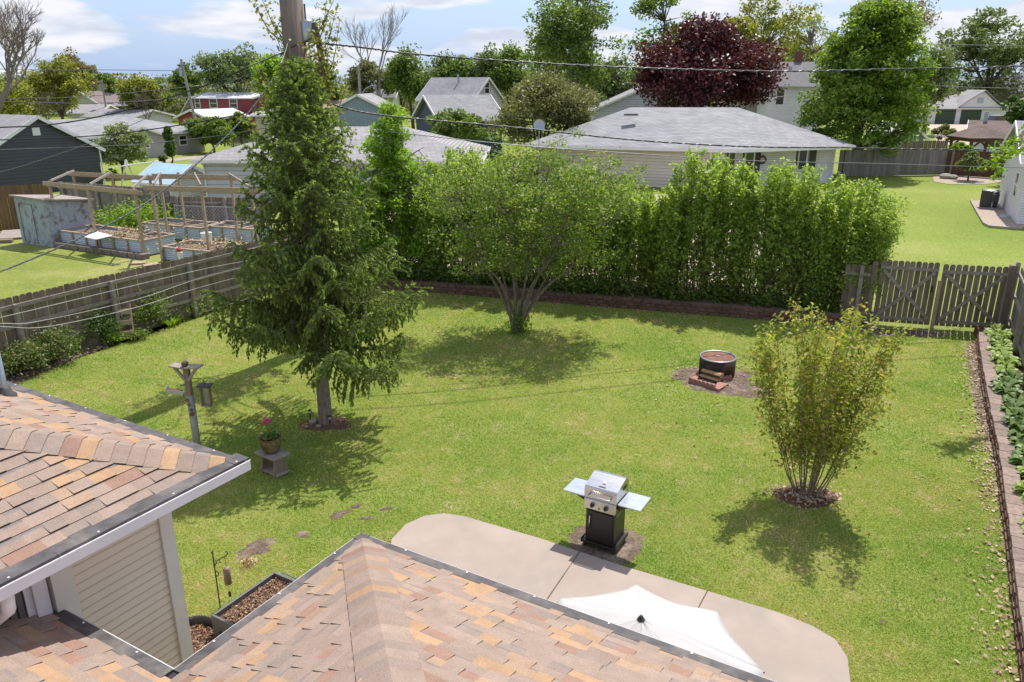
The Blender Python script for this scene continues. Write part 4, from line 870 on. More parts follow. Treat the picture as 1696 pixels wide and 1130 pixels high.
# ------------------------------------------------------------ vegetation helpers
def nv(v): return np.array([v[0], v[1], v[2]], float)
def curve(a, b, lift=0.0, wob=0.08, n=5):
    """bent limb from a to b"""
    a = Vector(a); b = Vector(b); L = (b-a).length; o = Vector((random.uniform(-1, 1), random.uniform(-1, 1), 0))*wob*L
    c = (a+b)/2 + o + UP*lift*L
    return [a*(1-t)**2 + c*2*t*(1-t) + b*t*t for t in [k/n for k in range(n+1)]]
def tree(name, label, cat, base, blobs, leaf, bark, nclump, per, lsize, rc, trunk_r, fork=0.3, group=None, sides=5, leafpart='foliage', limbs=None, shell=0.75, twig=0.02, flat=0.7, upb=0.5, aspect=0.6, thin=1.0, stub=None):
    """blobs: ellipsoids (x,y,z,rx,ry,rz) in world units relative to base"""
    base = Vector(base); t = thing(name, label, cat, base, 0, group); vol = np.array([b[3]*b[4]*b[5] for b in blobs]); vol = vol**0.45; vol /= vol.sum()
    C_ = []
    for i in range(nclump):
        b = blobs[rng.choice(len(blobs), p=vol)]; d = rng.normal(size=3); d /= np.linalg.norm(d); r = shell + (1-shell)*rng.random() if rng.random() < 0.75 else rng.random()**0.5*shell
        C_.append([b[0]+d[0]*r*b[3], b[1]+d[1]*r*b[4], b[2]+d[2]*r*b[5]])
    C_ = np.array(C_); top = max(b[2]+b[5] for b in blobs); low = min(b[2]-b[5] for b in blobs)
    C_[:, 2] = np.maximum(C_[:, 2], max(0.1, low))
    # wood
    wb = MB(); fz = max(0.3, top*fork); nl = limbs or max(3, min(8, len(blobs)))
    tr_top = Vector((random.uniform(-.04, .04)*top, 0, fz))
    wb.tube([Vector((0, 0, -0.1)), Vector((0, 0, fz*0.35))+tr_top*0.05, tr_top], [trunk_r*1.25, trunk_r, trunk_r*0.85], 8)
    ctr = C_[rng.choice(len(C_), nl, replace=False)]; ctr = ctr*[0.55, 0.55, 0.8]; ctr[:, 2] = np.maximum(ctr[:, 2], fz*1.15)
    lp = []
    for c in ctr:
        pth = curve(tr_top*random.uniform(0.75, 1.0), c, 0.05, 0.07, 5); wb.tube(pth, [trunk_r*0.62*(1-0.7*k/5) for k in range(6)], sides); lp.append(pth)
    pts = [q for pth in lp for q in pth[2:]]; pa = np.array([nv(q) for q in pts])
    for c in C_:
        dd = np.linalg.norm((pa-c)*[1, 1, 1.3], axis=1) + np.where(pa[:, 2] > c[2]+0.3, 3, 0); j = int(np.argmin(dd))
        wb.tube(curve(pts[j], c, 0.04, 0.1, 3), [trunk_r*0.17+twig*0.4, trunk_r*0.12+twig*.3, twig*0.6, twig*0.3], 3, cap=False)
    wb.v = [(v[0]+base.x, v[1]+base.y, v[2]+base.z) for v in wb.v]
    wb.build('trunk', bark, t, smooth=True)
    # leaves
    cs = np.repeat(C_, per, axis=0); n = len(cs); rcl = np.repeat(rc*rng.uniform(0.6, 1.25, len(C_)), per)[:, None]
    off = rng.normal(size=(n, 3)); off /= (np.linalg.norm(off, axis=1)[:, None]); off *= rng.uniform(0.25, 1.0, n)[:, None]**0.6*rcl; off[:, 2] *= flat
    Pc = cs+off+nv(base)
    npmesh(leafpart, leaf_verts(Pc, rng.uniform(0.7, 1.3, n)*lsize, aspect, upb), 4, leaf, t)
    return t
# leaf colours
M['l_maple'] = leafmat('maple_leaf', [(0.09, 0.16, 0.02), (0.13, 0.22, 0.03), (0.19, 0.29, 0.04), (0.30, 0.38, 0.05)], 0.42)
M['l_green'] = leafmat('mid_green_leaf', [(0.09, 0.145, 0.03), (0.14, 0.21, 0.045), (0.21, 0.28, 0.06)], 0.42)
M['l_deep'] = leafmat('deep_green_leaf', [(0.05, 0.10, 0.02), (0.08, 0.14, 0.03), (0.12, 0.19, 0.04)], 0.35)
M['l_lime'] = leafmat('lime_leaf', [(0.12, 0.22, 0.02), (0.19, 0.31, 0.03), (0.28, 0.40, 0.045)], 0.5)
M['l_poplar'] = leafmat('poplar_leaf', [(0.16, 0.27, 0.03), (0.24, 0.37, 0.045), (0.34, 0.47, 0.07)], 0.5)
M['l_yellow'] = leafmat('yellow_green_leaf', [(0.16, 0.18, 0.03), (0.24, 0.26, 0.045), (0.32, 0.32, 0.07)], 0.42)
M['l_tan'] = leafmat('budding_tan_leaf', [(0.17, 0.14, 0.07), (0.24, 0.20, 0.09), (0.22, 0.22, 0.07)], 0.35)
M['l_olive'] = leafmat('olive_leaf', [(0.12, 0.13, 0.05), (0.17, 0.18, 0.065), (0.22, 0.225, 0.09)], 0.35)
M['l_grey'] = leafmat('grey_green_leaf', [(0.10, 0.14, 0.05), (0.15, 0.20, 0.07), (0.21, 0.26, 0.10)], 0.35)
M['l_red'] = leafmat('purple_leaf', [(0.035, 0.008, 0.012), (0.07, 0.015, 0.02), (0.12, 0.03, 0.035), (0.16, 0.05, 0.055)], 0.25, 0.4)
M['l_hedge'] = leafmat('hedge_leaf', [(0.16, 0.24, 0.045), (0.23, 0.33, 0.06), (0.32, 0.43, 0.08), (0.44, 0.52, 0.14)], 0.5)
M['l_white'] = leafmat('pale_blossom_leaf', [(0.12, 0.17, 0.05), (0.2, 0.26, 0.09), (0.40, 0.42, 0.30)], 0.35)
M['l_service'] = leafmat('serviceberry_leaf', [(0.15, 0.21, 0.03), (0.22, 0.27, 0.04), (0.30, 0.34, 0.05), (0.36, 0.36, 0.06), (0.48, 0.33, 0.10), (0.27, 0.33, 0.045), (0.20, 0.27, 0.04)], 0.45)
M['l_orange'] = leafmat('young_hedge_tree_leaf', [(0.10, 0.17, 0.03), (0.15, 0.235, 0.04), (0.22, 0.31, 0.05), (0.33, 0.34, 0.065)], 0.42)
M['needle'] = leafmat('spruce_needle', [(0.095, 0.13, 0.038), (0.15, 0.20, 0.055), (0.22, 0.285, 0.08)], 0.34, 0.6)
M['tip'] = leafmat('spruce_new_growth', [(0.20, 0.30, 0.045), (0.27, 0.38, 0.06), (0.34, 0.45, 0.08)], 0.4, 0.6)
# ------------------------------------------------------------ spruce
t = thing('spruce_tree', 'tall dark green spruce with lime coloured new tips and bare lower trunk', 'tree', (SPR.x, SPR.y, 0))
HT = 6.75; wb = MB()
wb.tube([(SPR.x+.02, SPR.y, -0.05), (SPR.x, SPR.y, 0.12), (SPR.x-.01, SPR.y, 1.5), (SPR.x-.02, SPR.y, 4), (SPR.x-0.03, SPR.y, HT-0.1)], [0.19, 0.135, 0.115, 0.07, 0.012], 12)
NB = 135; nd_p = []; nd_d = []; tp_p = []; tp_d = []; bw = MB()
for i in range(NB):
    f = (i+0.5)/NB; f = f**0.88; z0 = 1.95 + (HT-2.05)*f; az = i*2.39996+random.uniform(-.3, .3)
    Lb = (2.38*(1-f)**1.02+0.10)*random.choice((random.uniform(0.5, .8), random.uniform(0.8, 1.12), random.uniform(0.8, 1.0)))
    if f < 0.35: Lb *= 0.90
    if math.cos(az) > 0.3 and f < 0.28: Lb *= 1.06
    if f < 0.04: Lb *= 0.75
    hx, hy = math.cos(az), math.sin(az); sweep = -0.16 if f < 0.45 else 0.12+0.5*(f-0.45); upt = 0.20
    def axis(s): return Vector((SPR.x+hx*Lb*s, SPR.y+hy*Lb*s, z0 + Lb*(sweep*s*1.1 - 0.24*math.sin(s*math.pi*0.8)*(1-f) + upt*s**3)))
    pth = [axis(k/7) for k in range(8)]; bw.tube(pth, [0.026*(1-f*0.6)*(1-0.85*k/7)+0.004 for k in range(8)], 4, cap=False)
    ns = int(Lb*17)+3
    for k in range(ns):
        s = 0.12+0.88*(k+random.random())/ns; p = axis(s); tan = (axis(min(1, s+.05))-axis(s-.05)).normalized()
        sd_ = 1 if k % 2 else -1; side = Vector((-hy, hx, 0))*sd_
        tl = (0.17+0.38*Lb/2.2*math.sin(min(1, (1-s)*1.5+0.25)*1.4))*random.uniform(.7, 1.15)
        hang = random.uniform(0.5, 1.5)*(1-0.65*f)
        d0 = (side*random.uniform(0.5, 1.0) + tan*0.55).normalized()
        m_ = max(3, int(tl/0.052)); q = p.copy()
        for j in range(m_+1):
            g_ = j/m_; dd = (d0 - UP*hang*g_*1.7).normalized(); q = q + dd*tl/m_
            nd_p.append(q[:]); nd_d.append(dd[:]); pass
            if hang > 0.8 and j % 2: nd_p.append((q-UP*.05)[:]); nd_d.append((dd*0.2-UP)[:]); nd_p.append((q-UP*.11)[:]); nd_d.append((dd*0.1-UP)[:])
        if random.random() < (0.95 if s > 0.3 else 0.4):
            for _ in range(4): tp_p.append((q+dd*0.025)[:]); tp_d.append(dd[:])
            if random.random() < 0.4:
                for _ in range(2): tp_p.append((p+tan*0.03+UP*.02)[:]); tp_d.append(tan[:])
    for k in range(int(Lb*20)):
        s = random.uniform(0.1, 1); p = axis(s); tan = (axis(min(1, s+.05))-axis(s-.05)).normalized()
        for _ in range(2): nd_p.append(p[:]); nd_d.append(tan[:])
    for _ in range(5): tp_p.append((axis(1.0)+Vector((hx, hy, 0.4))*random.uniform(0, .05))[:]); tp_d.append((hx, hy, 0.5))
for k in range(random.randint(40, 75)):
    z = HT-random.uniform(0, 0.6); nd_p.append((SPR.x-.03, SPR.y, z)); nd_d.append((random.uniform(-.6, .6), random.uniform(-.6, .6), 1))
wb.build('trunk', M['greybark'], t, smooth=True); bw.build('branches', M['bark'], t)
nd_p = np.array(nd_p)+rng.normal(size=(len(nd_p), 3))*0.010; nd_d = np.array(nd_d)
nd_p = np.repeat(nd_p, 3, axis=0)+rng.normal(size=(len(nd_p)*3, 3))*0.005; nd_d = np.repeat(nd_d, 3, axis=0)
npmesh('needles', leaf_verts(nd_p, rng.uniform(0.04, 0.065, len(nd_p)), 0.30, 0.1, nd_d, 0.13), 4, M['needle'], t)
tp_p = np.array(tp_p); npmesh('new_growth', leaf_verts(tp_p+rng.normal(size=tp_p.shape)*0.012, rng.uniform(0.03, 0.048, len(tp_p)), 0.42, 0.2, np.array(tp_d), 0.25), 4, M['tip'], t)
print('spruce', len(nd_p), len(tp_p))
# ------------------------------------------------------------ stemmed shrubs
def stem_shrub(name, label, cat, base, nst, spread, h, leaf, bark, nleaf, lsize, r0=0.02, zmin=0.25, group=None, side=14, lean=(0, 0), cyl=0.5, up=0.35, prof=None, vert=(0.5, 1.5), sub=6, lt=0.05, base_r=0.12, droop=0.0):
    """vase of upright stems with side shoots; leaves sit along the shoots"""
    base = Vector(base); t = thing(name, label, cat, base, 0, group); wb = MB(); LP = []; LD = []
    for i in range(nst):
        a = 2*math.pi*i/nst+random.uniform(-.3, .3); q = math.sqrt((i % 7+0.6)/7)*random.uniform(0.75, 1.05); hh = h*random.uniform(0.80, 1.04)*(1-0.12*q*q)
        bx, by = base_r*q*math.cos(a), base_r*q*math.sin(a); ex, ey = spread[0]*q*math.cos(a)+lean[0], spread[1]*q*math.sin(a)+lean[1]
        def ax(s): 
            w = s**(cyl if cyl > .6 else 1.25)
            return Vector((base.x+bx+(ex-bx)*w+0.05*math.sin(s*9+i)*s, base.y+by+(ey-by)*w+0.05*math.cos(s*8+2*i)*s, base.z+hh*s - droop*s*s*q))
        n_ = 8; wb.tube([ax(k/n_) for k in range(n_+1)], [r0*(1-0.85*k/n_)+0.002 for k in range(n_+1)], 5, cap=False)
        for k in range(side):
            s = zmin + (1-zmin)*(k+random.random())/side; p = ax(s); b2 = random.uniform(0, 6.28); L = h*up*random.uniform(0.35, 1)*(1.25-s)*(0.6+0.4*q)
            d = Vector((math.cos(b2), math.sin(b2), random.uniform(*vert))).normalized(); o_ = Vector((ex, ey, 0)); 
            if o_.length > 0.01: d = (d+o_.normalized()*0.35*q).normalized()
            e = p+d*L; wb.tube([p, p+d*L*0.5+UP*0.02, e+UP*L*0.08], [0.006, 0.004, 0.002], 3, cap=False)
            for _ in range(sub):
                u_ = random.uniform(0.15, 1.05); LP.append((p+(e-p)*u_)[:]); LD.append(d[:])
        for _ in range(int(side*1.2)):
            s = random.uniform(max(zmin, 0.5), 1.03); LP.append(ax(s)[:]); LD.append((0, 0, 1))
    LP = np.array(LP); LD = np.array(LD); zz_ = np.clip((LP[:, 2]-base.z)/h, 0.05, 1)**0.2; idx = rng.choice(len(LP), nleaf, p=zz_/zz_.sum()); 
    Pc = LP[idx]+rng.normal(size=(nleaf, 3))*lt
    if prof is not None: pass
    wb.build('stems', bark, t); npmesh('foliage', leaf_verts(Pc, rng.uniform(0.65, 1.3, nleaf)*lsize, 0.55, 0.5, LD[idx], 1.2), 4, leaf, t)
    return t
stem_shrub('serviceberry_shrub', 'vase shaped shrub of yellow green leaves standing alone on the right lawn', 'shrub', (BUSH.x, BUSH.y, 0.03), 26, (1.25, 1.15), 3.08, M['l_service'], M['greybark'], 12500, 0.036, 0.009, 0.18, side=24, up=0.20, sub=9, lt=0.07, base_r=0.2, cyl=0.82, lean=(0.06, 0.1))
# ------------------------------------------------------------ multi-stem tree before the hedge
t = thing('crabapple_tree', 'spreading multi stemmed tree with bare grey lower stems before the hedge', 'tree', (MST.x, MST.y, 0)); wb = MB(); CL = []
tips = [W(x, y, MST.y+dy) for x, y, dy in ((745, 330, -.3), (800, 300, .4), (770, 380, -.6), (840, 330, -.5), (850, 280, .6), (905, 300, -.3), (950, 340, -.6), (985, 300, .4), (1020, 365, -.3), (930, 395, -.8), (895, 250, 0.3))]
for i, e in enumerate(tips):
    s0 = Vector((MST.x+random.uniform(-.1, .1), MST.y+random.uniform(-.08, .08), 0)); f = (e.x-MST.x)/2.6
    mid = Vector((MST.x+f*0.75+random.uniform(-.04, .04), MST.y+(e.y-MST.y)*.3, 1.0+random.uniform(0, .3))); m2 = mid*0.5+e*0.5+Vector((0, 0, -0.1))
    pth = catmull([s0, mid, m2, e], 4); r = 0.05 if i % 2 == 0 else 0.036
    wb.tube(pth, [r*(1-0.75*k/(len(pth)-1)) for k in range(len(pth))], 7)
    pp_ = pth[6:]
    for k in range(20):
        s = random.choice(pp_); d = Vector((random.gauss(0, 1), random.gauss(0, 0.9), random.uniform(-.1, 1.0))).normalized(); L = random.uniform(0.4, 1.25)
        q = s+d*L; wb.tube(curve(s, q, .05, .1, 3), [0.014, 0.010, 0.006, 0.003], 4, cap=False)
        if q.z > 1.7: CL.append(q[:])
cx0, cz0 = W(892, 340, MST.y).x, W(892, 340, MST.y).z
for k in range(190):
    d = rng.normal(size=3); d /= np.linalg.norm(d); d[2] = abs(d[2])*0.9+0.1 if rng.random() < .8 else d[2]*.6
    q = np.array([cx0, MST.y+0.1, cz0-0.15])+d*[2.65, 1.9, 1.4]*rng.uniform(.6, 1.13); CL.append(tuple(q)); j = min(range(len(tips)), key=lambda j: (tips[j]-Vector(q)).length)
    wb.tube(curve(tips[j]*0.8+Vector((MST.x, MST.y, 1.8))*0.2, q, .05, .08, 3), [0.012, 0.008, 0.005, 0.003], 3, cap=False)
wb.build('trunk', M['greybark'], t, smooth=True); CL = np.array(CL); n = 72*len(CL); cs = np.repeat(CL, 72, axis=0)
off = rng.normal(size=(n, 3))*[0.2, 0.2, 0.15]*np.repeat(rng.uniform(.4, 1.1, len(CL)), 72)[:, None]; Pc = cs+off; kp = (Pc[:, 2] > 1.5)
Pc = Pc[kp]; npmesh('foliage', leaf_verts(Pc, rng.uniform(.026, .05, len(Pc)), 0.6, 0.6), 4, M['l_orange'], t)
# small growth at its foot
Pc = rng.normal(size=(500, 3))*[0.14, 0.10, 0.16]+[MST.x+0.08, MST.y-0.05, 0.26]; Pc[:, 2] = np.abs(Pc[:, 2]); npmesh('suckers', leaf_verts(Pc, 0.042, 0.6, 0.5), 4, M['l_lime'], t)
# ------------------------------------------------------------ hedge
ORD = 'first second third fourth fifth sixth seventh eighth ninth tenth eleventh twelfth thirteenth fourteenth fifteenth sixteenth seventeenth eighteenth nineteenth twentieth twenty-first twenty-second twenty-third twenty-fourth twenty-fifth twenty-sixth twenty-seventh twenty-eighth twenty-ninth thirtieth'.split()
hx0 = W(705, 480, 24.5); hx1 = W(1455, 530, 21.2); NH = 15
for i in range(NH):
    f = i/(NH-1); px = 712+ (1395-712)*f; y0 = 24.9-3.7*f; x = W(px, 470, y0).x; 
    yb = y0+random.uniform(-.2, .2); topy = 262 if f < 0.35 else (270 if f < .75 else 285+ (f-.75)*110); hgt = W(px, topy, yb).z-0.25+random.choice((-.8, -.45, -.1, .2, .45))+random.uniform(-.12, .12)
    stem_shrub('hedge_shrub', ORD[i]+' tall hedge shrub from the left along the back block wall', 'shrub', (x, yb, 0.25), 24, (1.05, 1.05), hgt, M['l_hedge'], M['bark'], 12000, 0.054, 0.014, 0.05, 'shrubs forming the back hedge', side=20, up=0.24, sub=9, lt=0.07, base_r=0.65, cyl=0.85, vert=(0.9, 2.6))
stem_shrub('hedge_shrub', 'arching outermost shrub at the right end of the back hedge', 'shrub', (W(1425, 500, 21).x, 21.0, 0.25), 18, (0.9, 0.9), 3.3, M['l_hedge'], M['bark'], 10000, 0.043, 0.014, 0.15, 'shrubs forming the back hedge', side=18, up=0.22, sub=8, lt=0.10, base_r=0.3, lean=(0.15, -.1))
# low growth at hedge foot
Pc = []; 
for k in range(130):
    f = random.uniform(0.10, 0.98); p = BW0+(BW1-BW0)*f+BWn*random.uniform(0.35, 1.3); Pc.append(rng.normal(size=(190, 3))*[0.22, 0.2, random.uniform(.1, .28)]+[p.x, p.y, 0.48])
Pc = np.concatenate(Pc); Pc[:, 2] = np.maximum(Pc[:, 2], 0.28)
tag(npmesh('ground_cover', leaf_verts(Pc, rng.uniform(.03, .055, len(Pc)), 0.65, 0.8), 4, M['l_green']), kind='stuff')
# ------------------------------------------------------------ bright poplar left of the hedge
pb_ = W(662, 470, 25.5); hh = W(655, 150, 25.5).z
tree('young_poplar', 'slender bright green young tree with pale trunk left of the hedge', 'tree', (pb_.x, 25.5, 0), [(0, 0, hh-0.5, .25, .25, 0.55), (0.05, 0, hh-0.9, .42, .42, 0.8), (0, 0, hh-1.4, .6, .6, 0.8), (-.3, 0, hh-1.8, .7, .7, 0.7), (-.15, 0, hh-2.2, 1.0, 1.0, 1.0), (0.4, -.2, hh-2.7, 1.1, 1.0, .9), (0.1, 0, hh-3.5, 1.6, 1.4, 1.1), (0.1, 0, hh-4.6, 1.9, 1.5, 1.1), (-1.3, -.3, hh-3.4, .9, .9, .9), (1.3, -.3, hh-3.6, 1.0, 1, 1.1)], M['l_poplar'], M['palebark'], 420, 75, 0.05, 0.32, 0.07, fork=0.62, limbs=9, shell=.6, twig=.012)
pb_ = W(735, 440, 25.2)
tree('bushy_tree', 'bushy light green young tree between poplar and multi stemmed tree', 'tree', (pb_.x, 25.8, 0.2), [(0, 0, 2.6, 1.2, 1.1, 1.5), (-.9, .2, 2.2, .8, .8, 1.0), (.6, 0, 3.2, .8, .8, .7)], M['l_hedge'], M['bark'], 110, 100, 0.05, 0.34, 0.06, fork=0.3, limbs=7, shell=.6, twig=.012)
pb_ = W(600, 430, 24)
tree('bushy_tree', 'low bushy green tree half hidden behind the right side of the spruce', 'tree', (pb_.x+.1, 24.6, 0), [(0, 0, 2.3, 1.1, 1.0, 1.5), (.6, 0, 1.4, 1.0, .8, .9)], M['l_lime'], M['bark'], 90, 100, 0.05, 0.34, 0.06, fork=0.3, limbs=6, shell=.6, twig=.012)
# ------------------------------------------------------------ vine on the utility pole
t = thing('climbing_vine', 'sparse leafy climbing vine branching around the top of the utility pole', 'vine', (pb.x, pb.y, 0)); wb = MB(); VP = []
for k in range(34):
    z = random.uniform(3.6, 7.2); a = random.uniform(0, 6.28); p = Vector((pb.x+.24*math.cos(a), pb.y-0.1+.24*math.sin(a), z)); L = random.uniform(0.5, 1.45); d = Vector((random.choice((-1, 1))*random.uniform(.5, 1), random.uniform(-.7, .3), random.uniform(-.1, .9))).normalized()
    e = p+d*L*0.6; e2 = e+(d*0.35+UP*random.uniform(.3, .9)).normalized()*L*0.8; pth = catmull([p, e, e2], 5); wb.tube(pth, [0.022*(1-.85*q/(len(pth)-1)) for q in range(len(pth))], 4, cap=False)
    for q in pth[2:]:
        for _ in range(7): VP.append((q+Vector((random.gauss(0, .07), random.gauss(0, .07), random.gauss(0, .07))))[:])
    for _ in range(3):
        q = random.choice(pth[3:]); dd = Vector((random.gauss(0, 1), random.gauss(0, .6), random.uniform(.2, 1.3))).normalized()*random.uniform(.2, .6); wb.tube([q, q+dd*.5, q+dd], [.008, .005, .003], 3, cap=False)
        for u_ in range(9): VP.append((q+dd*(u_/8)+Vector((random.gauss(0, .03), 0, random.gauss(0, .03))))[:])
wb.tube(catmull([Vector((pb.x+.27, pb.y-.12, 3.8)), Vector((pb.x+.33, pb.y-.2, 5.2)), Vector((pb.x+.55, pb.y-.2, 6.1)), Vector((pb.x+.62, pb.y-.2, 6.9)), Vector((pb.x+.5, pb.y-.1, 7.6))], 5), 0.07, 7)
wb.build('stems', M['bark'], t); VP = np.array(VP); npmesh('leaves', leaf_verts(VP, rng.uniform(.03, .055, len(VP)), .7, .3), 4, M['l_yellow'], t)
# ------------------------------------------------------------ tree outside on the right whose branch reaches in
tp = Vector((13.6, 14.6, 0))
tout = tree('crabapple_tree', 'tree by the right fence reaching a leafy branch into the upper right corner', 'tree', tp, [(0, 0, 4.2, 2.0, 2.0, 1.2), (-1.4, 0.3, 3.6, 1.3, 1.3, .7), (-.4, -1.6, 3.8, 1.2, 1.2, .7)], M['l_lime'], M['bark'], 60, 60, 0.045, 0.3, 0.11, fork=0.35, limbs=6)
pbm = [Vector((13.0, 15.2, 3.6)), W(1720, 225, 15.6), W(1690, 240, 15.2), W(1668, 262, 15), W(1655, 285, 14.8)]
wb = MB(); pth = catmull(pbm, 5); wb.tube(pth, [0.03*(1-.85*k/(len(pth)-1)) for k in range(len(pth))], 5); VP = []
for q in pth[4:]:
    d = Vector((random.gauss(-.3, .5), random.gauss(0, .5), random.gauss(-.1, .5))).normalized()*random.uniform(.2, .5); wb.tube([q, q+d*.5, q+d], [.008, .006, .003], 3)
    for _ in range(30): u_ = random.random(); VP.append((q+d*u_+Vector((random.gauss(0, .05), random.gauss(0, .05), random.gauss(0, .04))))[:])
wb.build('branch', M['bark'], tout); VP = np.array(VP); npmesh('leaves', leaf_verts(VP, rng.uniform(.03, .05, len(VP)), .65, .4), 4, M['l_lime'], t)
# ------------------------------------------------------------ beds: shrubs, iris, hostas
def blobshrub(name, label, p, r, h, leaf, n, ls, group=None, cat='shrub'):
    t = thing(name, label, cat, (p[0], p[1], 0), 0, group); wb = MB(); cl = []
    for k in range(16):
        a = k*2.4; q = math.sqrt((k+.5)/16); e = Vector((p[0]+r*q*math.cos(a), p[1]+r*q*math.sin(a), h*(1-.45*q*q)*random.uniform(.8, 1))); wb.tube(curve((p[0], p[1], 0), e, .08, .06, 3), [.01, .008, .006, .003], 4, cap=False); cl.append(e[:]); cl.append((e*.72+Vector((p[0], p[1], 0))*.28)[:])
    cl = np.array(cl); cs = cl[rng.choice(len(cl), n)]; Pc = cs+rng.normal(size=(n, 3))*[r*.22, r*.22, h*.13]; Pc[:, 2] = np.clip(Pc[:, 2], .04, None)
    wb.build('stems', M['bark'], t); npmesh('foliage', leaf_verts(Pc, rng.uniform(.7, 1.3, n)*ls, .45, .6), 4, leaf, t); return t
M['l_peony'] = leafmat('peony_leaf', [(0.07, 0.12, 0.03), (0.11, 0.17, 0.045), (0.16, 0.22, 0.06), (0.22, 0.18, 0.08)], 0.35)
for (x, y, r, h, lab, mt_, n) in ((45, 622, .5, .72, 'dark green peony bush leftmost in the bed under the fence', 'l_peony', 2600), (92, 603, .58, .8, 'wide dark green peony bush second from the left in the fence bed', 'l_peony', 3200), (160, 572, .62, .95, 'rounded dense dark green shrub just left of the ladder planter', 'l_deep', 4200), (243, 548, .60, 1.0, 'tall rounded shrub just right of the ladder planter', 'l_green', 4000), (228, 566, .3, .25, 'low light green plant at the foot of the ladder planter', 'l_green', 500), (190, 573, .25, .3, 'small yellowish plant between dense shrub and ladder planter', 'l_lime', 450), (298, 527, .5, .55, 'light green low shrub beside the spruce at the fence', 'l_lime', 1800), (268, 541, .3, .22, 'low pale green plant at the right end of the fence bed', 'l_grey', 500), (330, 512, .5, .7, 'leafy green shrub mostly behind the left spruce branches', 'l_green', 1500)):
    g = G(x, y-4); blobshrub('shrub', lab, g, r, h, M[mt_], n, .038)
def blades(name, label, p, n, L, w, leaf, arch=0.5, group=None, cat='plant', z=0.0, erect=1.0, rad=.1):
    V = []
    for k in range(n):
        a = random.uniform(0, 6.28); r0 = random.random()*rad; l = L*random.uniform(.7, 1.1); ar = arch*random.uniform(.5, 1.3); d = np.array([math.cos(a), math.sin(a), 0]); s_ = np.array([-d[1], d[0], 0]); b0 = np.array([p[0], p[1], z])+d*r0; prev = None
        for j in range(5):
            u_ = j/4; c = b0+d*l*u_*ar+np.array([0, 0, 1])*l*(u_*erect-ar*0.75*u_*u_); ww = w*math.sin(math.pi*min(1, u_*.8+.16)) if j < 4 else 0.001
            e = (c-s_*ww, c+s_*ww)
            if prev is not None: V += [prev[0], prev[1], e[1], e[0]]
            prev = e
    me_o = npmesh(name, np.array(V), 4, leaf); return tag(me_o, label, cat, group)
M['l_iris'] = leafmat('iris_leaf', [(0.07, 0.14, 0.05), (0.12, 0.20, 0.07), (0.25, 0.28, 0.12)], 0.3); M['l_yucca'] = leafmat('yucca_leaf', [(0.14, 0.18, 0.10), (0.26, 0.29, 0.17), (0.4, 0.38, 0.22)], 0.2)
g = G(14, 622); blades('yucca', 'pale striped yucca with arching leaves at the far left of the bed', g, 60, .62, .022, M['l_yucca'], .75)
g = G(125, 583); blades('iris_clump', 'upright blue green iris leaves between the dark shrubs', g, 70, .62, .017, M['l_iris'], .25, rad=.22)
g = G(285, 538); blades('daylily_clump', 'arching bright green daylily clump right of the tall round shrub', g, 80, .42, .014, M['l_lime'], .7, rad=.2)
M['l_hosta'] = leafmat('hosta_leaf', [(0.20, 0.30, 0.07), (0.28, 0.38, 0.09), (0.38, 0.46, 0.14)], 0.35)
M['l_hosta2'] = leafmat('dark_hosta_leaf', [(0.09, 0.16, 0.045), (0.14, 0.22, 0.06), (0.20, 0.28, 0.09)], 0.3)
HC_ = {}
def hosta(p, L, mt_, lab, grp):
    V = []
    for k in range(random.randint(40, 75)):
        a = random.uniform(0, 6.28); l = L*random.uniform(.6, 1.1); el = random.uniform(.25, 1.2); d = np.array([math.cos(a), math.sin(a), 0]); s_ = np.array([-d[1], d[0], 0]); b0 = np.array([p[0], p[1], p[2]]); prev = None
        for j in range(6):
            u_ = j/5; c = b0+d*l*u_*math.cos(el*.6)+np.array([0, 0, 1])*l*(u_*math.sin(el)*1.1-.62*u_*u_*u_); ww = .008 if u_ < .3 else (l*.17*math.sin(math.pi*(u_-.25)/.78)+.003)
            e = (c-s_*ww+np.array([0, 0, ww*.35]), c, c+s_*ww+np.array([0, 0, ww*.35]))
            if prev is not None: V += [prev[0], prev[1], e[1], e[0], prev[1], prev[2], e[2], e[1]]
            prev = e
    V = np.array(V).reshape(-1, 3)
    # join quads of one leaf: keep as separate faces, tone per face is subtle
    return tag(npmesh('hosta', V, 4, mt_), lab, 'plant', grp)
for i in range(1, len(RW)-1):
    a, b2 = RW[i-1], RW[i]
    for f in (0.0, 0.25, 0.5, 0.75):
        for j, dx in enumerate((.50, .92)):
            p = a+(b2-a)*f; p = Vector((p.x+dx+random.uniform(-.08, .08), p.y+random.uniform(-.1, .1), bedz-.06))
            near = p.y
            # stay on our side of the fence
            fx = RF0.x+RFd.x/RFd.y*(p.y-RF0.y)
            if p.x > fx-.2 or p.y > RF0.y-.3: continue
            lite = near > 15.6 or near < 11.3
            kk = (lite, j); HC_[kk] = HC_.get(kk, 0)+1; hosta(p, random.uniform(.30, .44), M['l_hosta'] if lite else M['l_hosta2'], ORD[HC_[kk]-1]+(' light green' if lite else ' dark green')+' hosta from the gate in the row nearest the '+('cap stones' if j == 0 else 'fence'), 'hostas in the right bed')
g = G(1655, 560); blades('iris_clump', 'small green leaf clump in the corner by the right gate post', (g.x, g.y), 40, .35, .014, M['l_iris'], .5, rad=.12, z=.15)
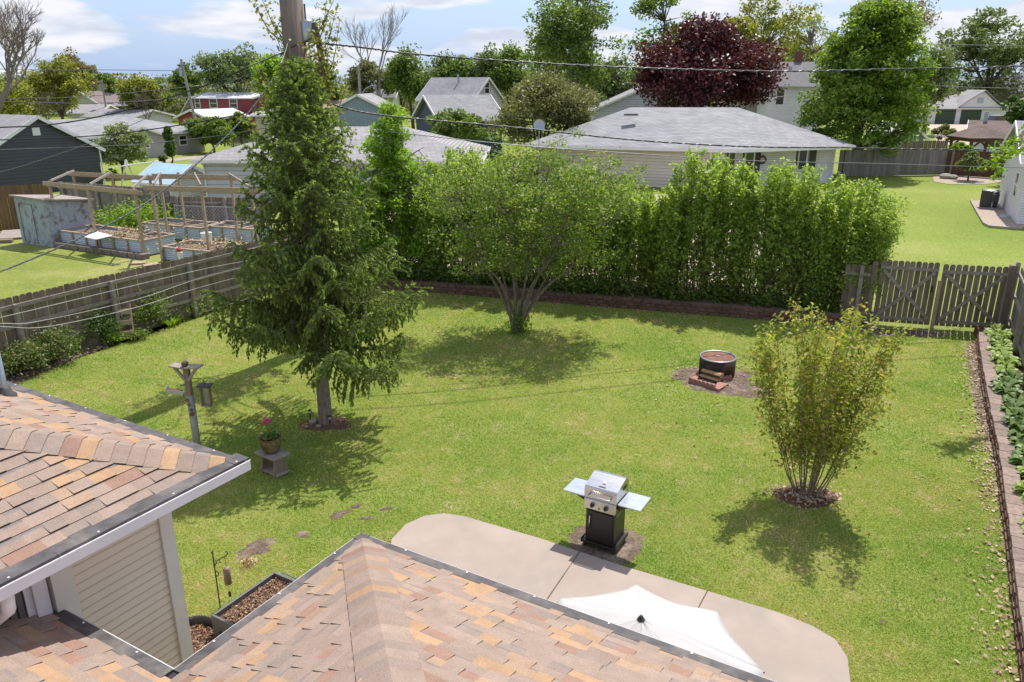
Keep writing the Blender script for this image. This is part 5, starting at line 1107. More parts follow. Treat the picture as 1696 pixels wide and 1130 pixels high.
# ------------------------------------------------------------ grass and litter
M['grass'] = grassmat('grass_blade')
M['grass_old'] = leafmat('grass_blade', [(0.21, 0.28, 0.04), (0.29, 0.37, 0.055), (0.37, 0.43, 0.075), (0.47, 0.46, 0.12), (0.62, 0.54, 0.28)], 0.42, 0.6, patch=(0.40, 0.34, 0.15), pscale=0.9)
N = 620000; Yg = np.exp(rng.uniform(math.log(6.6), math.log(24.5), N)); Xg = rng.uniform(-1, 1, N)*(Yg*.70+1.2)
ok = inside(yard, Xg, Yg) & ~inside(pp, Xg, Yg)
for bl in BLOBS:
    ba = np.array(bl); c0 = ba.mean(0); d0 = np.hypot(Xg-c0[0], Yg-c0[1]); rr0 = np.hypot(*(ba-c0).T).mean(); wob = 1+.22*np.sin(Xg*9+Yg*5)*np.sin(Yg*11-Xg*3)
    ok &= ~(inside(c0+(ba-c0)*1.05, Xg, Yg) & (rng.random(N) < np.clip(1.65-1.1*(d0/rr0*wob), 0, .96)))
ok &= ~inside(lbp, Xg, Yg) & ~inside(rbp, Xg, Yg) & ((np.stack([Xg-BW0.x, Yg-BW0.y], 1)@np.array([BWn.x, BWn.y])) < 0.0)
ws = sorted([(p.y, p.x) for p in RW]); wx_ = np.interp(Yg, [a for a, _ in ws], [b_ for _, b_ in ws]); ok &= ~((Xg > wx_-.30+.06*np.sin(Yg*5.1)+rng.normal(size=N)*.10) & (rng.random(N) < np.clip((Yg-9.5)/6, .0, .8)))
fpw = [p for p in RW]; ok &= ~(inside([(RW[0].x-.05, RW[0].y)]+[(p.x-.02, p.y) for p in RW]+[(20, 0), (20, 30)], Xg, Yg))
Xg, Yg = Xg[ok], Yg[ok]; n = len(Xg); print('grass', n)
hgt = rng.uniform(.6, 1.3, n)*(.015+.0008*Yg); wd = rng.uniform(.7, 1.3, n)*(.0022+.00042*Yg); a = rng.uniform(0, 6.283, n); le = rng.uniform(.3, 1.3, n)*hgt; a2 = rng.uniform(0, 6.283, n)
B = np.stack([Xg, Yg, np.full(n, -.004)], 1); s_ = np.stack([np.cos(a), np.sin(a), np.zeros(n)], 1)*wd[:, None]; T_ = B+np.stack([np.cos(a2)*le, np.sin(a2)*le, hgt], 1)
tag(npmesh('grass', np.stack([B-s_, B+s_, T_], 1).reshape(-1, 3), 3, M['grass']), kind='stuff')
M['litter'] = leafmat('dead_leaf_litter', [(0.30, 0.20, 0.13), (0.45, 0.33, 0.23), (0.6, 0.48, 0.36), (0.2, 0.12, 0.08)], 0.1, 0.9)
Lp = []
for i in range(len(RW)-1):
    for _ in range(190 if i < 5 else 70):
        f = random.random(); p = RW[i]+(RW[i+1]-RW[i])*f; Lp.append((p.x-abs(random.gauss(0, .22)), p.y, random.uniform(.01, .035)))
for _ in range(500): g_ = (BUSH.x+random.gauss(0, .24), BUSH.y+random.gauss(0, .19)); Lp.append((*g_, .06+random.uniform(0, .02)))
for _ in range(70): Lp.append((random.uniform(3, 8.5), random.uniform(7, 16), .02))
for _ in range(500): f = random.random(); p = lb[1]+(lb[6]-lb[1])*f; Lp.append((p.x-abs(random.gauss(0, .3)), p.y+abs(random.gauss(.1, .4)), random.uniform(.012, .03)))
for _ in range(260): Lp.append((GT0.x+random.uniform(0, 3), GT0.y-random.uniform(.3, 1.1), random.uniform(.012, .03)))
for _ in range(200): Lp.append((FIRE.x-.1+random.gauss(0, .5), FIRE.y+random.gauss(0, .4), .03))
tag(npmesh('leaf_litter', leaf_verts(np.array(Lp), rng.uniform(.015, .045, len(Lp)), .6, 1.2), 4, M['litter']), kind='stuff')
# ------------------------------------------------------------ neighbours' buildings
M['roofgrey'] = farroof('grey_shingle_roof', (0.33, 0.33, 0.345), (0.25, 0.25, 0.265)); M['rooflight'] = farroof('light_shingle_roof', (0.37, 0.355, 0.36), (0.30, 0.29, 0.295), 0.06)
M['roofdark'] = farroof('dark_shingle_roof', (0.19, 0.18, 0.19), (0.15, 0.145, 0.15)); M['roofbrown'] = farroof('brown_shingle_roof', (0.20, 0.145, 0.125), (0.14, 0.10, 0.09)); M['roofmauve'] = farroof('mauve_roof', (0.24, 0.185, 0.19), (0.2, 0.155, 0.16)); M['rooftan'] = farroof('tan_roof', (0.42, 0.29, 0.2), (0.36, 0.25, 0.17))
M['roofwhite'] = surf('white_metal_roof', (0.66, 0.66, 0.68), (0.55, 0.55, 0.57), 2, 0.5, 0.05); M['roofblue'] = surf('pale_blue_roof', (0.36, 0.52, 0.60), (0.30, 0.45, 0.53), 2, 0.6, 0.05)
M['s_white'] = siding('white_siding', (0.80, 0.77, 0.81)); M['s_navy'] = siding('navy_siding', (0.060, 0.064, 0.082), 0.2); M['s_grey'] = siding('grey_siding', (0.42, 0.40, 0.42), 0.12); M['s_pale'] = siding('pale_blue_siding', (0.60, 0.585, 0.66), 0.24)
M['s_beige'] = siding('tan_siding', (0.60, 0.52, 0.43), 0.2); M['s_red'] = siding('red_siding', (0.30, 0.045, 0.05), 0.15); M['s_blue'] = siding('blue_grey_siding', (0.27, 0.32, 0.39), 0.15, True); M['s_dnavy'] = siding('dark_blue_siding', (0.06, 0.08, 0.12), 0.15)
M['s_shed'] = surf('peeling_blue_paint', (0.40, 0.45, 0.50), (0.28, 0.31, 0.34), 9, 0.9, 0.2, 0.01, c3=(0.17, 0.14, 0.12), c3scale=3.5, stretch=(1, 1, 0.5)); M['greendoor'] = siding('green_door', (0.035, 0.065, 0.035), 0.5); M['brick'] = surf('brick', (0.22, 0.085, 0.06), (0.15, 0.06, 0.045), 14, 0.9, 0.3)
def B(px, Y): p = W(px, 250, Y); return Vector((p.x, p.y, 0))
def ZP(py, Y): return W(CX, py, Y).z
def bhouse(label, p0, p1, depth, ze, zr, kind, wall, roof, ov=0.4, wins=(), name='neighbour_house', cat='house', trim='white', group=None, doors=(), chim=None, gable=None):
    d = (p1-p0); w = d.length; rz = math.atan2(d.y, d.x); t = thing(name, label, cat, p0, rz, group)
    mb = MB(); mb.prism([(0, 0), (w, 0), (w, depth), (0, depth)], -0.05, ze)
    th = 0.1
    if kind == 'y':
        for y in (0.0, depth): q = [(0, y, ze), (w, y, ze), (w/2, y, zr-0.12)]; mb.face(q if y == 0 else q[::-1])
    if kind == 'x':
        for x in (0.0, w): q = [(x, 0, ze), (x, depth, ze), (x, depth/2, zr-0.12)]; mb.face(q[::-1] if x == 0 else q)
    mb.build('wall', M[wall], t, world=False)
    rb = MB(); tb = MB()
    if kind == 'y':
        s = (zr-ze)/(w/2); zl = ze-s*ov
        for sx in (0, 1):
            xe = -ov if sx == 0 else w+ov; q = [(xe, -ov, zl), (w/2, -ov, zr), (w/2, depth+ov, zr), (xe, depth+ov, zl)]; 
            if sx: q = q[::-1]
            rb.hexa([(a, b, c-th) for a, b, c in q] + q)
            tb.beam((xe, -ov-0.02, zl-0.08), (w/2, -ov-0.02, zr-0.08), 0.04, 0.2); tb.beam((xe+(0.02 if sx else -.02), -ov, zl-.06), (xe+(0.02 if sx else -.02), depth+ov, zl-.06), 0.05, 0.13)
    elif kind == 'x':
        s = (zr-ze)/(depth/2); zl = ze-s*ov
        for sy in (0, 1):
            ye = -ov if sy == 0 else depth+ov; q = [(-ov, ye, zl), (w+ov, ye, zl), (w+ov, depth/2, zr), (-ov, depth/2, zr)]
            if sy: q = q[::-1]
            rb.hexa([(a, b, c-th) for a, b, c in q] + q)
            tb.beam((-ov, ye+(0.02 if sy else -.02), zl-.06), (w+ov, ye+(0.02 if sy else -.02), zl-.06), 0.05, 0.13)
            for xe in (-ov-.02, w+ov+.02): tb.beam((xe, ye, zl-.08), (xe, depth/2, zr-.08), 0.04, 0.2)
    else:
        h = min(w, depth)/2+ov; zl = ze-0.02
        e = [(-ov, -ov, zl), (w+ov, -ov, zl), (w+ov, depth+ov, zl), (-ov, depth+ov, zl)]
        if w >= depth: r0, r1 = (h-ov, depth/2, zr), (w-h+ov, depth/2, zr); F_ = [(e[0], e[1], r1, r0), (e[1], e[2], r1), (e[2], e[3], r0, r1), (e[3], e[0], r0)]
        else: r0, r1 = (w/2, h-ov, zr), (w/2, depth-h+ov, zr); F_ = [(e[0], e[1], r0), (e[1], e[2], r1, r0), (e[2], e[3], r1), (e[3], e[0], r0, r1)]
        for f in F_: rb.face(f)
        rb.face([(a, b, c-0.02) for a, b, c in e[::-1]])
        for k in range(4): a, b = e[k], e[(k+1) % 4]; tb.beam((a[0], a[1], zl-.08), (b[0], b[1], zl-.08), 0.06, 0.14)
    ro = rb.build('roof', M[roof], t, world=False); tb.build('fascia', M[trim], t, world=False)
    for face, u, z, ww, hh in wins:
        fb = MB(); gb = MB(); D_ = 0.03
        def bx(m_, u0, u1, z0, z1, o0, o1):
            if face == 'f': m_.hexa([(u0, -o1, z0), (u1, -o1, z0), (u1, -o0, z0), (u0, -o0, z0), (u0, -o1, z1), (u1, -o1, z1), (u1, -o0, z1), (u0, -o0, z1)])
            elif face == 'r': m_.hexa([(w+o0, u0, z0), (w+o1, u0, z0), (w+o1, u1, z0), (w+o0, u1, z0), (w+o0, u0, z1), (w+o1, u0, z1), (w+o1, u1, z1), (w+o0, u1, z1)])
            else: m_.hexa([(-o1, u0, z0), (-o0, u0, z0), (-o0, u1, z0), (-o1, u1, z0), (-o1, u0, z1), (-o0, u0, z1), (-o0, u1, z1), (-o1, u1, z1)])
        f_ = 0.09
        for a in ((u-ww/2-f_, u-ww/2, z-hh/2-f_, z+hh/2+f_), (u+ww/2, u+ww/2+f_, z-hh/2-f_, z+hh/2+f_), (u-ww/2, u+ww/2, z+hh/2, z+hh/2+f_), (u-ww/2, u+ww/2, z-hh/2-f_, z-hh/2)): bx(fb, *a, 0.0, 0.05)
        if hh > ww: bx(fb, u-ww/2, u+ww/2, z-.03, z+.03, 0.0, 0.04)
        else: bx(fb, u-.03, u+.03, z-hh/2, z+hh/2, 0.0, 0.04)
        bx(gb, u-ww/2, u+ww/2, z-hh/2, z+hh/2, 0.005, 0.02)
        wo = fb.build('window', M[trim], t, world=False); gb.build('pane', M['glass'], wo, world=False)
    for u, z1, ww, mm in doors:
        db = MB(); db.box((u, -0.03, z1/2), (ww, 0.05, z1)); db.build('garage_door' if ww > 1.5 else 'door', M[mm], t, world=False)
    if chim:
        for (x, y, z0, z1, s, mm) in chim: cb = MB(); cb.box((x, y, (z0+z1)/2), (s, s, z1-z0)); cb.build('chimney' if mm == 'brick' else 'roof_vent', M[mm], ro, world=False)
    return t
R1 = G(161, 243, 2.5); R1 = Vector((R1.x, R1.y, 0))
g1 = bhouse('dark navy sided garage with white trimmed gable at the far left', R1-E1*7.2, R1, 9, 2.5, 4.55, 'y', 's_navy', 'rooflight', 0.3, name='garage', cat='garage')
vb = MB(); vb.box((3.5, -0.03, 3.62), (0.45, 0.05, 0.45)); vb.build('gable_vent', M['white'], g1, world=False)
db = MB(); db.tube([(7.28, -0.05, 0.1), (7.28, -0.05, 2.3), (7.4, -.2, 2.45)], 0.05, 6); db.build('downspout', M['white'], g1, world=False)
R2 = G(340, 251, 0); z2 = ZP(216, R2.y); bhouse('long low grey ranch house with grey hip roof at the upper left', R2-E1*24, R2, 9, z2, z2+1.35, 'hip', 's_grey', 'roofgrey', 0.5, [('f', 21.6, z2*.60, .75, .8)])
R2b = R2-E1*5.2-E2*1.6; bhouse('small pale gabled porch wing projecting from the long grey ranch', R2b-E1*5.5, R2b, 4, z2*.92, z2+.75, 'y', 's_grey', 'roofgrey', 0.35, [('f', 2.6, z2*.58, 1.7, .45)])
bhouse('beige two storey house with mauve roof behind the bare pink tree', B(183, 112), B(262, 118), 9, ZP(172, 112), ZP(151, 116), 'x', 's_beige', 'roofmauve', .6, [('f', 1.0, ZP(180, 112), .9, 1.6), ('f', 2.6, ZP(177, 112), .9, 1.0), ('f', 5.6, ZP(180, 112), .9, 1.4)])
bhouse('low grey roofed house just left below the beige house', B(150, 100), B(226, 98), 7, ZP(192, 100), ZP(182, 100), 'x', 's_white', 'roofgrey', .4)
bhouse('small pale gabled house half hidden in the bare brush at left', B(128, 108), B(172, 108), 6, ZP(186, 108), ZP(174, 108), 'x', 's_white', 'rooflight', .4)
red = bhouse('dark red two storey house with white metal roof at the upper left', B(331, 100), B(424, 98), 7, ZP(161, 100), ZP(153, 102), 'x', 's_red', 'roofwhite', .35, [('f', .55, ZP(171, 100), .6, 1.1), ('f', 2.8, ZP(171, 100), .95, 1.0), ('f', 5.6, ZP(171, 100), .95, 1.0)])
sb = MB(); zz = ZP(158, 100); sb.hexa([(-2.3, -.3, zz*.45), (-0.35, -.3, zz-.3), (-0.35, 7, zz-.3), (-2.3, 7, zz*.45), (-2.3, -.3, zz*.45+.12), (-0.35, -.3, zz-.12), (-0.35, 7, zz-.12), (-2.3, 7, zz*.45+.12)]); sb.build('side_roof', M['roofwhite'], red, world=False)
bhouse('small red gabled garage with white roof beside the dark red house', B(302, 92), B(352, 90), 6, ZP(193, 92), ZP(181, 92), 'y', 's_red', 'roofwhite', .35, name='garage', cat='garage')
c6 = G(314, 265, 2.55); c6r = W(800, 265, c6.y-.2)
h6 = bhouse('pale sided ranch with wide light grey hip roof behind the spruce', Vector((c6.x+.5, c6.y+.5, 0)), Vector((c6r.x-.5, c6.y+.3, 0)), 8.6, 2.55, 4.0, 'hip', 's_pale', 'rooflight', .5, chim=[(6.2, 3.0, 3.3, 3.75, .35, 'galv'), (9.0, 4.8, 3.6, 4.15, .14, 'white'), (4.4, 4.3, 3.8, 4.3, .3, 'white')])
db = MB(); db.tube([(0.02, -0.45, 2.45), (0.02, -0.06, 2.2), (0.02, -.06, 0.1)], 0.05, 6); db.build('downspout', M['white'], h6, world=False)
bhouse('blue grey gabled garage behind the light grey hip roof', B(560, 76), B(635, 76), 8, ZP(176, 76), ZP(156, 76), 'y', 's_blue', 'rooflight', .25, name='garage', cat='garage')
bhouse('small dark roofed house behind the blue grey garage', B(612, 105), B(655, 105), 6, ZP(160, 105), ZP(148, 105), 'x', 's_white', 'roofdark', .4)
bhouse('tan roofed low house behind the top of the spruce', B(500, 88), B(588, 88), 8, ZP(188, 88), ZP(163, 92), 'x', 's_beige', 'rooftan', .4)
bhouse('low beige house right behind the parked dark car', B(428, 86), B(500, 86), 6, ZP(190, 86), ZP(182, 88), 'x', 's_beige', 'rooflight', .4)
q0 = B(731, 68); r25 = Vector((math.cos(.42), math.sin(.42), 0))
bhouse('dark blue garage with wide grey roof below the pale blue house', q0, q0+r25*5.7, 7, ZP(196, 68), ZP(157, 72), 'x', 's_dnavy', 'roofgrey', .35, name='garage', cat='garage')
q1 = B(784, 80); bhouse('pale blue two storey house with steep grey roof in the middle distance', q1+E2*6.6, q1, 5.6, ZP(163, 80), ZP(128, 82), 'x', 's_pale', 'roofgrey', .25, [('r', 2.7, ZP(146, 80), .8, 1.0), ('r', 4.1, ZP(178, 80), .9, 1.1)], chim=[(3.6, 2.0, ZP(140, 80), ZP(122, 80), .16, 'galv')])
bhouse('white gabled house half hidden behind the dark red maple', B(981, 84), B(1175, 84), 10, ZP(181, 84), ZP(137, 84), 'y', 's_pale', 'rooflight', .3)
bhouse('narrow dark steep gabled house with white trim behind the trees', B(1004, 98), B(1032, 98), 7, ZP(165, 98), ZP(125, 98), 'y', 's_dnavy', 'roofdark', .2)
cb = MB(); cp = B(1000, 96); cb.box((cp.x, cp.y, ZP(168, 96)/2+.9), (.9, .9, ZP(158, 96))); tag(cb.build('chimney', M['brick']), 'orange brick chimney rising behind the olive tree', 'chimney')
bhouse('light grey two storey house with dark roof right of the red maple', B(1258, 72), B(1352, 72), 8, ZP(137, 72), ZP(102, 75), 'x', 's_white', 'roofdark', .45, [('f', 1.35, ZP(160, 72), .65, 1.35), ('f', 3.7, ZP(197, 72), .65, 1.2)], chim=[(4.1, 4.2, ZP(104, 75), ZP(84, 75), .55, 'brick'), (1.9, 2.6, ZP(116, 74), ZP(110, 74), .25, 'galv'), (2.9, 2.6, ZP(116, 74), ZP(110, 74), .25, 'galv')])
bhouse('pale side wing of the light grey two storey house', B(1247, 69), B(1262, 69.5), 5, ZP(150, 69), ZP(138, 70), 'x', 's_white', 'roofdark', .2)
gg = bhouse('long white double garage with dark green doors at the upper right', B(1531, 134), B(1662, 134), 10, ZP(179, 134), ZP(158, 138), 'hip', 's_white', 'rooflight', .5, name='garage', cat='garage', doors=[(2.55, ZP(181, 134), 3.3, 'greendoor'), (6.8, ZP(182, 134), 3.4, 'greendoor')])
gb_ = MB(); zg = ZP(179, 134); zq = ZP(152, 134); gb_.face([(4.3, -.1, zg-.1), (12.2, -.1, zg-.1), (10.9, -.1, zg+.6), (8.3, -.1, zq), (5.6, -.1, zg+.9)]); gb_.build('front_gable', M['s_white'], gg, world=False)
gb_ = MB(); pr_ = [(4.1, zg-.1), (5.5, zg+1.0), (8.3, zq+.15), (11.0, zg+.75), (12.4, zg-.05)]
for k in range(4): a, b = pr_[k], pr_[k+1]; gb_.hexa([(a[0], -.5, a[1]), (b[0], -.5, b[1]), (b[0], 5, b[1]), (a[0], 5, a[1]), (a[0], -.5, a[1]+.14), (b[0], -.5, b[1]+.14), (b[0], 5, b[1]+.14), (a[0], 5, a[1]+.14)])
gb_.build('front_gable_roof', M['rooflight'], gg, world=False)
gb_ = MB(); gb_.box((7.9, -.13, zg+1.2), (1.0, .05, .9)); gb_.build('gable_vent', M['galv'], gg, world=False)
bhouse('tan house behind the white pickup at the right edge', B(1658, 118), B(1690, 112), 8, ZP(172, 118), ZP(150, 118), 'x', 's_beige', 'roofmauve', .4)
bhouse('tall grey roofed house at the far right edge', B(1655, 150), B(1720, 150), 8, ZP(150, 150), ZP(122, 150), 'x', 's_grey', 'roofgrey', .4)
bhouse('small grey shed with white roof edge beside the big green maple', B(1478, 67), B(1526, 67), 5, ZP(224, 67), ZP(204, 67), 'y', 's_blue', 'roofwhite', .3, name='shed', cat='shed')
bhouse('white house with brown roof and chimney pipe behind the gazebo', B(1603, 75), B(1603, 75)-E2*6.5, 5, ZP(218, 74), ZP(200, 76), 'x', 's_white', 'roofbrown', .4, [('f', 2.1, ZP(236, 74), 1.2, .9)], chim=[(1.0, 2.4, ZP(208, 75), ZP(186, 75), .34, 'galv')])
# right edge white house
NR = G(1683, 371, 0); FR = G(1651, 334, 0); 
hr = bhouse('white sided house at the right edge with steep gable', FR, NR, 8, ZP(245, FR.y), ZP(200, (FR.y+NR.y)/2), 'y', 's_white', 'roofgrey', .35, [('f', (FR-NR).length-2.2, 1.6, .8, 1.1)])
# big ranch with the custom hip roof
t = thing('neighbour_house', 'wide ranch house with light grey hip roof behind the hedge', 'house', W(1150, 300, 52)*1.0, 0); t.location.z = 0; ROOTM[t.name] = Matrix.Translation(t.location)
ZE = 2.55; A_ = G(868, 239, ZE); B_ = G(1222, 248, ZE); C_e = G(1417, 241, ZE); rA = W(1045, 178, 57); rB = W(1222, 178, 57); rA.z = rB.z = (rA.z+rB.z)/2; k2 = Vector((0, 13, 0)); back_r = Vector((C_e.x+.5, 64, ZE)); back_l = Vector((A_.x+3, 64, ZE))
rb = MB(); rb.face([A_, B_, rA]); rb.face([B_, C_e, rB]); rb.face([B_, rB, rA]); rb.face([C_e, back_r, rB]); rb.face([back_r, back_l, rA, rB]); rb.face([back_l, A_, rA]); rb.face([p-UP*.05 for p in (A_, back_l, back_r, C_e, B_)])
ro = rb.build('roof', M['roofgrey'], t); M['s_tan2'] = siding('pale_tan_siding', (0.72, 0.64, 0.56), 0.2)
fb = MB(); 
for a, b in ((A_, B_), (B_, C_e)): fb.beam(a-UP*.10, b-UP*.10, .1, .18)
fb.build('gutter', M['white'], t)
def inset(p, dx, dy): return Vector((p.x+dx, p.y+dy, 0))
w0, w1, w2, w3 = inset(A_, .9, .9), inset(B_, -.6, .7), inset(B_, -.6, 1.9), inset(C_e, -.9, .8)
wb = MB(); wb.prism([(p.x, p.y) for p in (w0, w1, Vector((w1.x, 62, 0)), Vector((w0.x+2, 62, 0)))], 0, ZE-.06); wb.build('garage_wall', M['s_tan2'], t)
wb = MB(); wb.prism([(w1.x+.003, w2.y), (w3.x, w3.y+.3), (w3.x, 62), (w1.x+.003, 62)], 0, ZE-.06); wb.build('wall', M['s_white'], t)
def fwin(px, wpx, z0, z1, mat='glass', nm='window', dd=0.0, prt=t):
    # on the front wall line w2-w3
    f = (px-1222)/(1405-1222); p = w2+(Vector((w3.x, w3.y+.3, 0))-w2)*f; dW = wpx*52/1270; mb = MB(); g_ = MB()
    for a in ((p.x-dW/2-.09, p.x-dW/2, z0-.09, z1+.09), (p.x+dW/2, p.x+dW/2+.09, z0-.09, z1+.09), (p.x-dW/2, p.x+dW/2, z1, z1+.09), (p.x-dW/2, p.x+dW/2, z0-.09, z0), (p.x-.04, p.x+.04, z0, z1)):
        mb.hexa([(a[0], p.y-.1-dd, a[2]), (a[1], p.y-.1-dd, a[2]), (a[1], p.y+.05, a[2]), (a[0], p.y+.05, a[2]), (a[0], p.y-.1-dd, a[3]), (a[1], p.y-.1-dd, a[3]), (a[1], p.y+.05, a[3]), (a[0], p.y+.05, a[3])])
    o_ = mb.build(nm, M['white'], prt); g_.box((p.x, p.y-.03, (z0+z1)/2), (dW, .05, z1-z0)); g_.build('pane', M[mat], o_); return p, dW
p, dW = fwin(1347, 25, 1.0, 2.25)
for s in (-1, 1): sb = MB(); sb.box((p.x+s*(dW/2+.42), p.y-.06, 1.62), (.42, .05, 1.5)); sb.build('shutter', M['darkmetal'], t)
fwin(1262, 26, .5, 2.3); fwin(1237, 18, .5, 2.3); sb = MB(); px_ = w2+(w3-w2)*.32; sb.box((px_.x, px_.y, 1.5), (.42, .05, 1.7)); sb.build('shutter', M['darkmetal'], t)
pb5 = w2+(w3-w2)*.36; sb = MB()
for k in range(14): a = k*math.pi/7; sb.ball((pb5.x+.22*math.cos(a), pb5.y-.12, 1.7+.22*math.sin(a)), .07, 6)
tag(sb.build('wreath', M['mulch']), 'small brown wreath hanging on the white ranch wall', 'wreath')
sb = MB(); sb.tube([(w3.x-.02, w3.y+.1, 2.4), (w3.x-.02, w3.y+.1, 0.1)], .06, 6); sb.build('downspout', M['white'], t)
sb = MB(); q = rA+(B_-rA)*.22; sb.box((q.x-1.6, q.y-1.2, q.z+.10), (.9, .5, .12)); sb.build('roof_vent', M['roofdark'], ro)
dp_ = W(893, 208, 51); t = thing('satellite_dish', 'grey satellite dish at the left corner of the wide ranch roof', 'satellite dish', (dp_.x, dp_.y, 2.4)); b = MB(); b.lathe([(0.001, 0), (.2, .03), (.36, .1), (.38, .12)], (0, 0, 0), 18); Rm = Matrix.Rotation(math.radians(75), 4, 'X'); b.v = [tuple((Rm @ Vector(v))+Vector((0, 0, dp_.z-2.4))) for v in b.v]; b.build('dish', M['galv'], t, world=False); b = MB(); b.tube([(0, .1, -0.3), (0, .1, dp_.z-2.4)], .03, 6); b.build('mast', M['galv'], t, world=False)
# gazebo
gz = B(1619, 60); t = thing('gazebo', 'brown timber gazebo with shingled pyramid roof beyond the brown fence', 'gazebo', gz); hw = 37*58/1270; ez = ZP(227, 60); az = ZP(204, 61); b = MB()
e = [(-hw, -hw, ez), (hw, -hw, ez), (hw, hw, ez), (-hw, hw, ez)]
for k in range(4): b.face([e[k], e[(k+1) % 4], (0, 0, az)])
b.face(e[::-1]); b.build('roof', M['roofbrown'], t, world=False)
for sx in (-1, 1):
    for sy in (-1, 1): b = MB(); b.box((sx*hw*.8, sy*hw*.8, ez/2), (.16, .16, ez)); b.beam((sx*hw*.8, sy*hw*.8, ez-.8), (sx*hw*.4, sy*hw*.8, ez-.2), .1, .12); b.build('post', M['fencebrown'], t, world=False)
b = MB()
for s in (-1, 1): b.box((0, s*hw*.85, ez-.16), (hw*1.8, .1, .24)); b.box((s*hw*.85, 0, ez-.16), (.1, hw*1.8, .24))
b.build('beam', M['fencebrown'], t, world=False)
# fences behind
def top_h(px, py, p): return W(px, py, p.y).z
fa, fb_ = G(1386, 293), G(1563, 290); fence('wooden_fence', 'grey weathered privacy fence behind the big green maple', fa, fb_, top_h(1470, 246, fb_), -1, M['fencegrey'], M['rail'], rails=None, post=50, gap=0.006, bw=.15)
fc, fd = G(1563, 290), G(1700, 299); fence('wooden_fence', 'dark brown stained privacy fence behind the rock bed', fc, fd, top_h(1600, 248, fc), -1, M['fencebrown'], M['rail'], rails=None, post=50, gap=0.004, bw=.15)
fence('wooden_fence', 'short grey fence stretch behind the small shed, farther back', B(1492, 63), B(1568, 63), ZP(233, 63), -1, M['fence'], M['rail'], rails=None, post=50, gap=0.02)
fe, ff = G(-40, 388), G(92, 376); fence('wooden_fence', 'tan brown privacy fence below the navy garage', fe, ff, W(40, 308, fe.y*.5+ff.y*.5).z, -1, M['fencetan'], M['rail'], rails=None, post=50, gap=.004)
fg, fh = B(86, 38.5), B(270, 35.5); fence('wooden_fence', 'long grey picket topped fence behind the garden beds', fg, fh, 1.75, -1, M['fencegrey'], M['rail'], rails=(1.45,), post=2.4, gap=.006); fence('wooden_fence', 'weathered fence stretch between garden beds and pale ranch wall', fh, B(440, 34.6), 1.45, -1, M['fence'], M['rail'], rails=(.3, 1.2), post=2.4, gap=.01)
fence('picket_fence', 'small grey picket fence by the far hedge and parked car', B(384, 82), B(425, 80), 1.3, -1, M['fencegrey'], M['rail'], rails=None, post=90, gap=.08, bw=.12)
fence('wooden_fence', 'dark low fence under the green bushes left of the olive tree', B(715, 50), B(870, 48), 1.5, -1, M['fence'], M['rail'], rails=None, post=60, gap=.02)
# chain link
def chain(label, a, b, h, r=0.006, sp=0.16):
    a, b = Vector((a.x, a.y, 0)), Vector((b.x, b.y, 0)); t = thing('chain_link_fence', label, 'fence', a); L = (b-a).length; d = (b-a)/L; m_ = MB(); s = -h
    while s < L:
        for sg in (0, 1):
            p0_, p1_ = (s, 0), (s+h, h)
            if sg: p0_, p1_ = (s, h), (s+h, 0)
            # clip to 0..L
            def at_(q): return a+d*q[0]+UP*q[1]
            u0 = max(0, (0-s)/h); u1 = min(1, (L-s)/h)
            if u1 > u0: m_.tube([at_((p0_[0]+(p1_[0]-p0_[0])*u, p0_[1]+(p1_[1]-p0_[1])*u)) for u in (u0, u1)], r, 3, cap=False)
        s += sp
    m_.build('mesh', M['galv'], t); m_ = MB(); m_.tube([a+UP*h, b+UP*h], .022, 6); m_.build('top_rail', M['galv'], t)
    s = 0
    while s <= L: m_ = MB(); m_.tube([a+d*s, a+d*s+UP*(h+.05)], .03, 6); m_.build('post', M['galv'], t); s += 2.5
chain('chain link fence left of the peeling blue shed', G(-40, 372), G(38, 366), 1.1); chain('chain link fence enclosing the right garden beds', B(276, 34.2), B(430, 33.4), 1.2)
# ------------------------------------------------------------ kitchen garden
# shed
s0_, s1_, s2_ = G(38, 403), G(88, 410), G(160, 396); sh_ = W(60, 326, s0_.y).z; t = thing('shed', 'peeling pale blue wooden shed with slanted flat roof', 'shed', s0_); s3_ = s0_+(s2_-s1_)
b = MB(); b.hexa([s0_, s1_, s2_, s3_, s0_+UP*(sh_), s1_+UP*(sh_-.05), s2_+UP*(sh_-.30), s3_+UP*(sh_-.26)]); b.build('wall', M['s_shed'], t)
def out(p, c, k): return c+(p-c)*k
cc_ = (s0_+s2_)/2; b = MB(); tp_ = [out(p, cc_, 1.13) for p in (s0_, s1_, s2_, s3_)]; hz_ = (sh_+.03, sh_-.02, sh_-.29, sh_-.24); b.hexa([Vector((p.x, p.y, h)) for p, h in zip(tp_, hz_)]+[Vector((p.x, p.y, h+.06)) for p, h in zip(tp_, hz_)]); b.build('roof', M['rail'], t)
b = MB(); dd = (s1_-s0_).normalized(); nn = Vector((dd.y, -dd.x, 0)); wdt = (s1_-s0_).length
for x0, x1 in ((.12, .14), (.55, .57)): b.beam(s0_+dd*wdt*x0+nn*.012+UP*.1, s0_+dd*wdt*x0+nn*.012+UP*(sh_-.25), .02, .02)
b.beam(s0_+dd*wdt*.12+nn*.012+UP*(sh_-.25), s0_+dd*wdt*.57+nn*.012+UP*(sh_-.25), .02, .02); b.build('door', M['fence'], t)
M['corr'] = siding('corrugated_metal', (0.56, 0.63, 0.70), 0.075, rough=.35)
